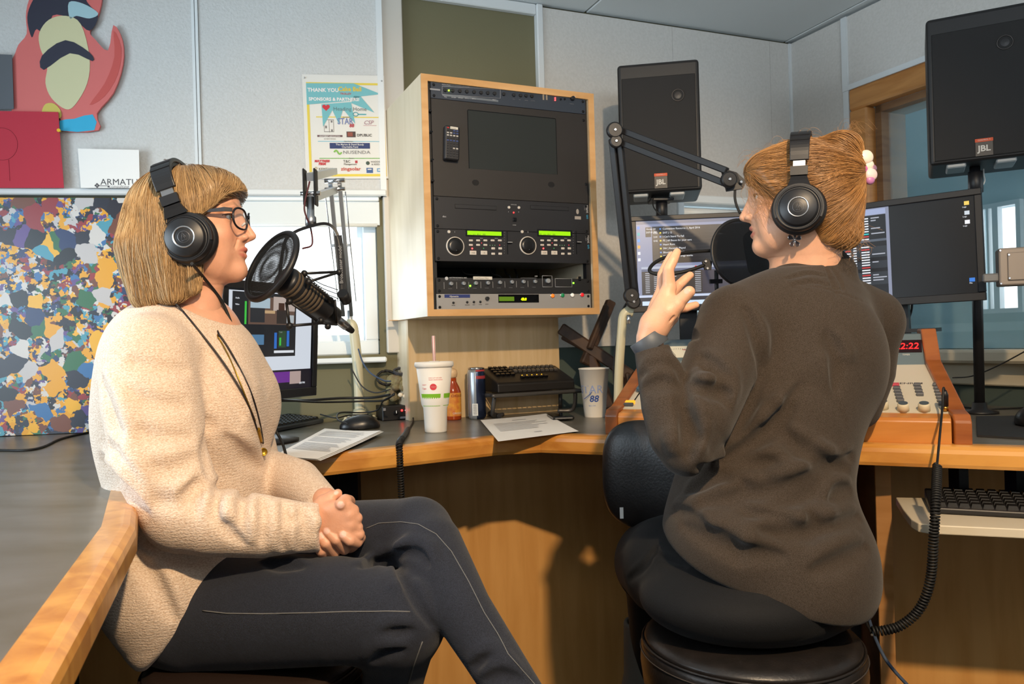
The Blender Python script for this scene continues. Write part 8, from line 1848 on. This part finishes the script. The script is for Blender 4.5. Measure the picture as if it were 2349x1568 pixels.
# talkback box on arm
tbx = [W(2290, 570, 1.84), W(2400, 562, 1.80), W(2402, 650, 1.80), W(2293, 656, 1.84)]; c = sum(tbx, Vector())/4; x_ = tbx[1]-tbx[0]; x_.z = 0
tb = thing('talkback_box', 'grey metal wall box with screwed cover at the picture edge', 'box', frame(c, x_)); w_, h_ = (tbx[1]-tbx[0]).length, (tbx[0]-tbx[3]).length
M_TBX = mat('warm_grey_metal', '857c74', 0.5, 0.3)
M().box((0, 0.03, 0), (w_, 0.06, h_)).build('case', M_TBX, tb, bevel=0.004); M().box((0.008, -0.002, 0), (w_*0.80, 0.004, h_*0.74)).build('cover', M_TBX, tb, bevel=0.003)
for sx in (-1, 1):
    for sz in (-1, 1): M().lathe([(0.003, 0.002), (0.002, 0.005)], (0.008+sx*w_*0.37, -0.002, sz*h_*0.31), (0, -1, 0), 10).build('screw', M_CHR, tb)
    M().lathe([(0.003, 0), (0.002, 0.002)], (-w_*0.46, 0, sx*h_*0.44), (0, -1, 0), 10).build('screw', M_CHR, tb)
M().box((-w_/2-0.014, 0.02, -h_*0.26), (0.035, 0.02, 0.020), ch=0.003).build('arm', M_GREY, tb)
# mouse pad, mouse, small box
mp = [onz(2242, 1002, ZD), onz(2420, 1012, ZD), onz(2420, 955, ZD), onz(2240, 958, ZD)]
single('mouse_pad', 'black mouse pad at the end of the worktop', 'mouse pad', M().prism([p+Vector((0, 0, 0.0005)) for p in mp], (0, 0, 0.004)), mat('pad_black', '1a191b', 0.7), mp[0])
make_mouse('black computer mouse on the mouse pad at the picture edge', onz(2368, 978, ZD)+Vector((0, 0, 0.005)), 1.0, 1.1)
gb = onz(2335, 922, ZD); gbx = thing('power_adapter', 'grey plastic adapter box on the worktop below the studio window', 'box', Vector((gb.x, gb.y+0.03, ZD)))
M().box((0.02, 0, 0.022), (0.14, 0.07, 0.040), ch=0.004).build('case', mat('putty_grey', '8a8c88', 0.55), gbx); M().box((0.03, 0, 0.050), (0.08, 0.05, 0.016), ch=0.003).build('lid', mat('putty_grey'), gbx)
single('thin_cable', 'thin black cable rising across the wall below the studio window', 'cable', M().tube(spline([W(2185, 866, 2.20), W(2230, 862, 2.20), W(2290, 838, 2.12), (W(2370, 795, 2.05))], 8), 0.0018, 6), M_RUB, W(2185, 866, 2.2))
single('thin_cable', 'thin black cable lying on the worktop behind the mouse pad', 'cable', M().tube(spline([onz(2200, 935, ZD)+Vector((0, 0, 0.003)), onz(2270, 940, ZD)+Vector((0, 0, 0.003)), onz(2380, 936, ZD)+Vector((0, 0, 0.003))], 8), 0.0025, 6), M_RUB, onz(2200, 935, ZD))
# ================================================================== stools
M_LEA = mat('black_leather', '1b1817', 0.38, var=(40, 0.6, '26211f'), bump=(220, 0.25, 0.0015)); M_LEAB = mat('brown_leather', '2a1f1a', 0.40, bump=(220, 0.25, 0.0015))
def stool(label, c, r, h, m, zt):
    t = thing('stool', label, 'stool', Vector((c.x, c.y, 0)))
    prof = [(r*0.90, zt-h), (r*0.975, zt-h+0.012), (r, zt-h*0.5), (r*0.99, zt-0.026), (r*0.965, zt-0.016)]
    M().lathe(prof, (0, 0, 0), (0, 0, 1), 56).build('seat', m, t)
    top = M().lathe([(r*0.965, zt-0.016), (r*0.95, zt-0.008), (r*0.86, zt+0.0), (r*0.5, zt+0.006), (0.001, zt+0.008)], (0, 0, 0), (0, 0, 1), 56).build('cushion_top', m, t)
    M().tube([(r*0.972*math.cos(a), r*0.972*math.sin(a), zt-0.016) for a in np.linspace(0, 2*math.pi, 73)[:-1]], 0.0026, 6, closed=True).build('piping', m, t)
    M().tube([(r*0.997*math.cos(a), r*0.997*math.sin(a), zt-0.030) for a in np.linspace(0, 2*math.pi, 73)[:-1]], 0.0011, 5, closed=True).build('seam', mat('leather_thread', '3a332f', 0.7), t)
    M().cyl((0, 0, 0.06), (0, 0, zt-h), 0.030).build('column', M_BLK, t)
    M().tube([(0.19*math.cos(a), 0.19*math.sin(a), 0.30) for a in np.linspace(0, 2*math.pi, 41)[:-1]], 0.010, 8, closed=True).build('foot_ring', M_CHR, t)
    for k in range(5):
        a = 2*math.pi*k/5+0.3; M().cyl((0, 0, 0.075), (0.28*math.cos(a), 0.28*math.sin(a), 0.035), 0.022, 0.014, 10).build('foot', M_BLK, t); M().cyl((0.19*math.cos(a), 0.19*math.sin(a), 0.30), (0.03*math.cos(a), 0.03*math.sin(a), 0.30), 0.006, seg=8).build('spoke', M_CHR, t)
    return t
cB = W(1720, 1445, 1.37); sb_ = stool('round black leather stool under the charcoal-topped sitter', Vector((cB.x, cB.y, 0)), 0.190, 0.105, M_LEA, cB.z)
# backrest of that stool, swung to the side
bc = W(1500, 1090, 1.60); f_ = Field(bc-Vector((0.16, 0.12, 0.16)), bc+Vector((0.16, 0.12, 0.16)), 0.003)
dx_ = np.array([0.86, -0.50, 0.0]); dz_ = np.array([0.03, 0.0, 1.0]); dz_ /= np.linalg.norm(dz_); dy_ = np.cross(dz_, dx_); Rb = np.stack([dx_, dy_, dz_], 1)
def sup(P):
    x, y, z = P[0]-bc.x, P[1]-bc.y, P[2]-bc.z; l = [x*Rb[0, i]+y*Rb[1, i]+z*Rb[2, i] for i in range(3)]
    return (((np.abs(l[0])/0.105)**3.2+(np.abs(l[2])/0.112)**3.2+(np.abs(l[1]+l[0]*l[0]*1.2)/0.034)**2.4)**(1/2.9)-1)*0.034
f_.add(sup, np.array(bc)-0.15, np.array(bc)+0.15)
o = put('backrest', f_.mesh('backrest', WM[sb_.name].inverted()), M_LEA, sb_)
M().tube(spline([bc+Vector((0.05, 0.03, -0.08)), W(1545, 1260, 1.60), W(1620, 1470, 1.52), W(1700, 1560, 1.40)], 8), 0.012, 10).build('backrest_arm', M_BLK, sb_, world=True)
M().box(W(1426, 1176, 1.56), (0.007, 0.001, 0.022)).build('sewn_label', M_PAPER, sb_, world=True)
cA_ = W(590, 1560, 1.36); stool('round dark brown leather stool under the cream-sweatered sitter', Vector((cA_.x, cA_.y, 0)), 0.190, 0.10, M_LEAB, W(590, 1496, 1.36).z)
# grey boot
bo = W(1462, 1440, 1.86); bt = thing('ankle_boot', 'grey suede ankle boot beside the black leather stool', 'boot', Vector((bo.x, bo.y, 0.33)))
f_ = Field((-0.14, -0.13, -0.01), (0.14, 0.13, 0.28), 0.004); f_.chain([(0.03, 0, 0.245), (0.02, 0, 0.12), (0.0, 0, 0.05)], [0.062, 0.055, 0.050], 0.02); f_.chain([(0.0, 0, 0.035), (-0.10, 0.02, 0.025)], [0.045, 0.034], 0.03); f_.half((0, 0, 0.0), (0, 0, -1), 0.004); f_.half((0, 0, 0.25), (0, 0, 1), 0.004); f_.chain([(0.03, 0, 0.30), (0.03, 0, 0.22)], [0.054, 0.05], 0.002, 's')
put('upper', f_.mesh('upper'), mat('grey_suede', '6a645c', 0.9, bump=(300, 0.4, 0.001)), bt); M().box((-0.04, 0.01, -0.004), (0.22, 0.09, 0.012), ch=0.004).build('sole', M_RUB, bt)
# ================================================================== headphones
def headphones(H, side, cx, cy, tpx, tpy, label, cable_pts=None, yw=1.0):
    fr = H.frame(); s = H.s
    n = fr.to_3x3() @ Vector((0, side, 0))
    pc = onplane(cx, cy, Vector(H.p(0, side*0.112, 0)), n); L0 = H.loc(np.array([pc]))[0]     # centre of the outer shell
    pt = onplane(tpx, tpy, Vector(H.p(0, side*0.03, 0)), n); T0 = H.loc(np.array([pt]))[0]
    up = Vector((T0[0]-L0[0], 0, T0[2]-L0[2])); hgt = up.length; up.normalize(); fwd = Vector((0, 1, 0)).cross(up)
    t = thing('headphones', label, 'headphones', fr @ Matrix.Scale(s, 4) @ Matrix.Translation((L0[0], 0, L0[2])))
    M_HP = mat('headphone_black', '17171a', 0.42); M_PAD = mat('pad_leather', '131315', 0.5); M_SIL = mat('silver_ring', 'b4b4b6', 0.28, 0.9)
    for sd in (side, -side):
        ax = Vector((0, sd, 0))
        M().lathe([(0.026, 0.068), (0.047, 0.068), (0.052, 0.074), (0.053, 0.084), (0.049, 0.092), (0.040, 0.094)], (0, 0, 0), ax, 40).build('ear_pad', M_PAD, t)
        M().lathe([(0.047, 0.090), (0.0475, 0.096), (0.044, 0.104), (0.0415, 0.106), (0.041, 0.1045), (0.037, 0.1045), (0.0365, 0.110), (0.034, 0.1125), (0.0005, 0.1135)], (0, 0, 0), ax, 48).build('ear_cup', M_HP, t)
        M().lathe([(0.0200, 0.1128), (0.0205, 0.1142), (0.0180, 0.1146), (0.0175, 0.1130)], (0, 0, 0), ax, 40, caps=False).build('badge_ring', M_SIL, t)
        M().lathe([(0.0105, 0.1133), (0.0110, 0.1138), (0.0102, 0.1138)], (0, 0, 0), ax, 30, caps=False).build('emblem', mat('dim_silver', '77777a', 0.35, 0.7), t)
        y_ = sd*0.1140
        for a, b in (((0, 0.0085), (-0.0055, -0.0060)), ((0, 0.0085), (0.0055, -0.0060)), ((-0.0055, -0.0060), (0.0055, -0.0060)), ((0.0005, 0.0060), (0.0010, -0.0058))):
            M().tube([fwd*a[0]*(-sd)+up*a[1]+Vector((0, y_, 0)), fwd*b[0]*(-sd)+up*b[1]+Vector((0, y_, 0))], 0.00035, 4).build('emblem', mat('dim_silver'), t)
        yk_ = []
        for a in np.linspace(-2.0, 2.0, 25):
            yk_.append(fwd*(0.0455*math.sin(a))+up*(0.0455*math.cos(a))+Vector((0, sd*0.097, 0)))
        M().ribbon(yk_, Vector((0, 1, 0)), 0.014, 0.0045).build('yoke', M_HP, t)
        Y_ = sd*yw; b0 = up*0.044+Vector((0, Y_*0.097, 0)); b1 = up*0.071+Vector((0, sd*0.094, 0)); b2 = up*0.098+Vector((0, sd*0.087, 0)); b3 = up*0.112+Vector((0, sd*0.083, 0))
        M().ribbon([b0, up*0.056+Vector((0, Y_*0.100, 0)), up*0.063+Vector((0, Y_*0.102, 0))], fwd, [0.044, 0.034, 0.030], 0.008).build('hinge', M_HP, t)
        M().ribbon([up*0.064+Vector((0, Y_*0.102, 0)), up*0.082+Vector((0, Y_*0.101, 0))], fwd, 0.033, 0.009).build('arm_cap', M_HP, t)
        M().ribbon([up*0.080+Vector((0, Y_*0.101, 0)), up*0.100+Vector((0, Y_*0.098, 0))], fwd, 0.023, 0.003).build('slider', M_SIL, t)
    band = []
    A = 0.099*yw; z0 = 0.094
    for a in np.linspace(0, math.pi, 41): band.append(Vector((0, side*A*math.cos(a), 0))+up*(z0+(hgt-z0)*math.sin(a)**0.75))
    M().ribbon(band, fwd, [0.036+0.004*math.sin(a) for a in np.linspace(0, math.pi, 41)], 0.008).build('headband', M_HP, t, bevel=0.0015)
    pad = [p-up*0.007*1.0 for p in band[8:33]]; M().ribbon(pad, fwd, 0.032, 0.010).build('headband_pad', M_PAD, t)
    for q in (6, 9): M().ribbon([band[q]+(band[q]-up*z0*0.9).normalized()*0.0046, band[q+1]+(band[q+1]-up*z0*0.9).normalized()*0.0046], fwd, 0.037, 0.0012).build('band_crease', M_PAD, t)
    me = text_mesh('audio-technica', 0.0085, 0.0002, 'CENTER'); 
    tm = frame(band[17]+up*0.0052, -(band[19]-band[15]).normalized()*side if side > 0 else (band[19]-band[15]).normalized(), fwd if side > 0 else fwd)
    put('lettering', me, flat('ink_dim', '77787c'), t, tm)
    if cable_pts: M().tube(spline([W(*p) for p in cable_pts], 8), 0.0026/s, 7).build('cable', M_RUB, t, world=True)
    return t
headphones(HA, -1, 422, 543, 383, 372, 'black closed headphones on the blonde head', [(440, 604, 1.29), (470, 640, 1.36), (508, 690, 1.40), (530, 740, 1.41), (552, 795, 1.42), (575, 850, 1.44)], 1.08)
headphones(HB, 1, 1831, 474, 1838, 303, 'black closed headphones on the auburn head', None)
# second length of that headphone cord emerges beside the sweater
single('headphone_lead', 'thin black lead between the cream sweater and the paper stack', 'lead', M().tube(spline([W(628, 980, 1.62), W(640, 1000, 1.62), W(650, 1022, 1.60), W(657, 1046, 1.58)], 6), 0.0030, 7), M_RUB, W(657, 1046, 1.58))
# ================================================================== glasses
fr = HA.frame(); gl = thing('eyeglasses', 'dark framed eyeglasses worn by the blonde speaker', 'glasses', fr @ Matrix.Scale(HA.s, 4))
M_RIM = mat('tortoise_black', '14131a', 0.25)
for sy in (-1, 1):
    pts = []
    for a in np.linspace(0, 2*math.pi, 41)[:-1]:
        c_, s_ = math.cos(a), math.sin(a); pts.append(Vector((0.1110-0.013*((0.034+0.0255*abs(c_)**0.8*math.copysign(1, c_))/0.06)**2, sy*(0.0335+0.0255*abs(c_)**0.75*math.copysign(1, c_)), -0.006+0.0205*abs(s_)**0.8*math.copysign(1, s_))))
    M().tube(pts, 0.0021, 8, closed=True).build('rim', M_RIM, gl)
    M().add(pts, [tuple(range(len(pts)))]).build('lens', mat('lens_glass', 'dfe4ea', 0.03, alpha=0.16, spec=0.8), gl)
    M().ribbon([Vector((0.0980, sy*0.0600, 0.008)), Vector((0.085, sy*0.0665, 0.009)), Vector((0.055, sy*0.0715, 0.007)), Vector((0.01, sy*0.075, 0.002))], (0, 0, 1), [0.007, 0.008, 0.005, 0.004], 0.0030).build('temple', M_RIM, gl)
    M().tube([Vector((0.108, sy*0.010, -0.010)), Vector((0.101, sy*0.011, -0.016))], 0.0022, 6).build('nose_pad', mat('clear_pad', 'd8dcdc', 0.2), gl)
M().tube(spline([Vector((0.1108, -0.0080, 0.001)), Vector((0.1135, 0, 0.004)), Vector((0.1108, 0.0080, 0.001))], 5), 0.0021, 8).build('bridge', M_RIM, gl)
# ================================================================== necklace draped over the sweater
def drape(pts, fd, off, alt=None):
    out = []
    for a, b in zip(pts, pts[1:]):
        for i in range(6):
            x, y = a[0]+(b[0]-a[0])*i/6, a[1]+(b[1]-a[1])*i/6; h = fd.hit(x, y)
            if h is not None: out.append(h)
    h = fd.hit(*pts[-1])
    if h is not None: out.append(h)
    out = [sum((out[j] for j in range(max(0, i-3), min(len(out), i+4))), Vector())/(min(len(out), i+4)-max(0, i-3)) for i in range(len(out))]
    return [p+(CAM-p).normalized()*off for p in out]
nk = thing('necklace', 'long dark cord necklace with gold pendants hanging on the cream sweater', 'necklace', W(602, 1038, 1.34))
M_CORD = mat('dark_cord', '1a1418', 0.5); M_GOLD = mat('old_gold', 'a8842c', 0.3, 0.9)
d1 = [W(398, 690, 1.335)]+drape([(412, 705), (440, 738), (470, 775), (505, 820), (540, 872), (572, 930), (590, 985), (600, 1020)], SWA, 0.004)
d2 = [W(488, 735, 1.385)]+drape([(496, 758), (520, 790), (548, 840), (575, 895), (592, 950), (602, 1000), (604, 1022)], SWA, 0.004)
M().tube(spline(d1, 2), 0.0017, 6).build('cord', M_CORD, nk, world=True); M().tube(spline(d2, 2), 0.0017, 6).build('cord', M_CORD, nk, world=True)
d3 = [W(490, 738, 1.385)]+drape([(495, 765), (515, 795), (540, 850), (562, 905), (580, 950), (588, 970)], SWA, 0.004); M().tube(spline(d3, 2), 0.0011, 5).build('chain', M_GOLD, nk, world=True)
pp_ = drape([(590, 972), (596, 1000), (602, 1025)], SWA, 0.006)
M().tube(pp_[2:10], 0.0036, 8).build('bar_pendant', M_GOLD, nk, world=True)
e_ = SWA.hit(602, 1036); e_ = e_ if e_ is not None else W(602, 1036, 1.34); vd = (CAM-e_).normalized()
M().lathe([(0.0075, 0.004), (0.0075, 0.008), (0.0062, 0.0085), (0.0058, 0.0078), (0.0005, 0.0078)], e_, vd+Vector((0.2, 0, 0)), 22).build('disc_pendant', M_GOLD, nk, world=True)
# ================================================================== earring, hair clip, wristband
eo = W(1822, 549, 1.445)
er = thing('earring', 'silver-rimmed pinwheel flower earring below the ear cup', 'earring', frame(eo, (1, 0.35, 0)))
M().tube([(0.0, 0, 0.016), (0.001, 0, 0.004)], 0.0010, 5).build('hook', M_CHR, er)
for k in range(5):
    a = 2*math.pi*k/5+0.3; c, s_ = math.cos(a), math.sin(a)
    def pt(r, t): return Vector((r*math.cos(a+t), -0.001, r*math.sin(a+t)))
    ring = [pt(0.002, 0), pt(0.008, -0.42), pt(0.0135, -0.30), pt(0.0150, 0.05), pt(0.0125, 0.38), pt(0.007, 0.35)]
    pl = spline(ring, 3, True); M().tube(pl, 0.0007, 5, closed=True).build('petal_rim', M_CHR, er); M().add(pl, [tuple(range(len(pl)))]).build('petal', mat('petal_dark', '3a3034', 0.4), er)
M().ball((0, -0.002, 0), 0.0022, 8, 6).build('centre', M_CHR, er)
clp = Vector(HB.p(-0.130, 0.012, 0.034))
hcp = thing('hair_clip', 'white and pink flower hair clip at the back of the auburn bun', 'hair clip', frame(clp, (1, 0.2, 0)))
for i, (x, z, r, c_) in enumerate(((-0.002, 0.020, 0.014, 'e8d8c8'), (0.004, 0.006, 0.011, 'e8d8c8'), (0.006, -0.012, 0.013, 'e8c8c4'), (-0.008, -0.002, 0.010, 'c060a0'), (0.004, -0.022, 0.009, 'b878a8'), (0.012, 0.000, 0.008, '8c6a80'))):
    M().ball((x, -0.004+0.003*(i % 2), z), (r, 0.007, r*0.95), 14, 10).build('petal', mat('clip_'+c_, c_, 0.35), hcp)
M().box((-0.006, 0.006, 0.0), (0.012, 0.02, 0.05), ch=0.003).build('spring_body', mat('clip_e8d8c8'), hcp)
wv0, wv1 = W(1495, 800, 1.333), W(1484, 772, 1.335); wa = (wv1-wv0).normalized()
wa = (wa+Vector((-0.25, 0, 0.0))).normalized()
single('wristband', 'smooth grey band on the raised wrist', 'wristband', M().lathe([(0.0300, -0.0125), (0.0308, -0.0115), (0.0308, 0.0115), (0.0300, 0.0125), (0.0285, 0.0115), (0.0285, -0.0115), (0.0300, -0.0125)], wv0.lerp(wv1, 0.5), wa, 40, caps=False), mat('grey_silicone', '4a4e54', 0.5), wv0.lerp(wv1, 0.5))
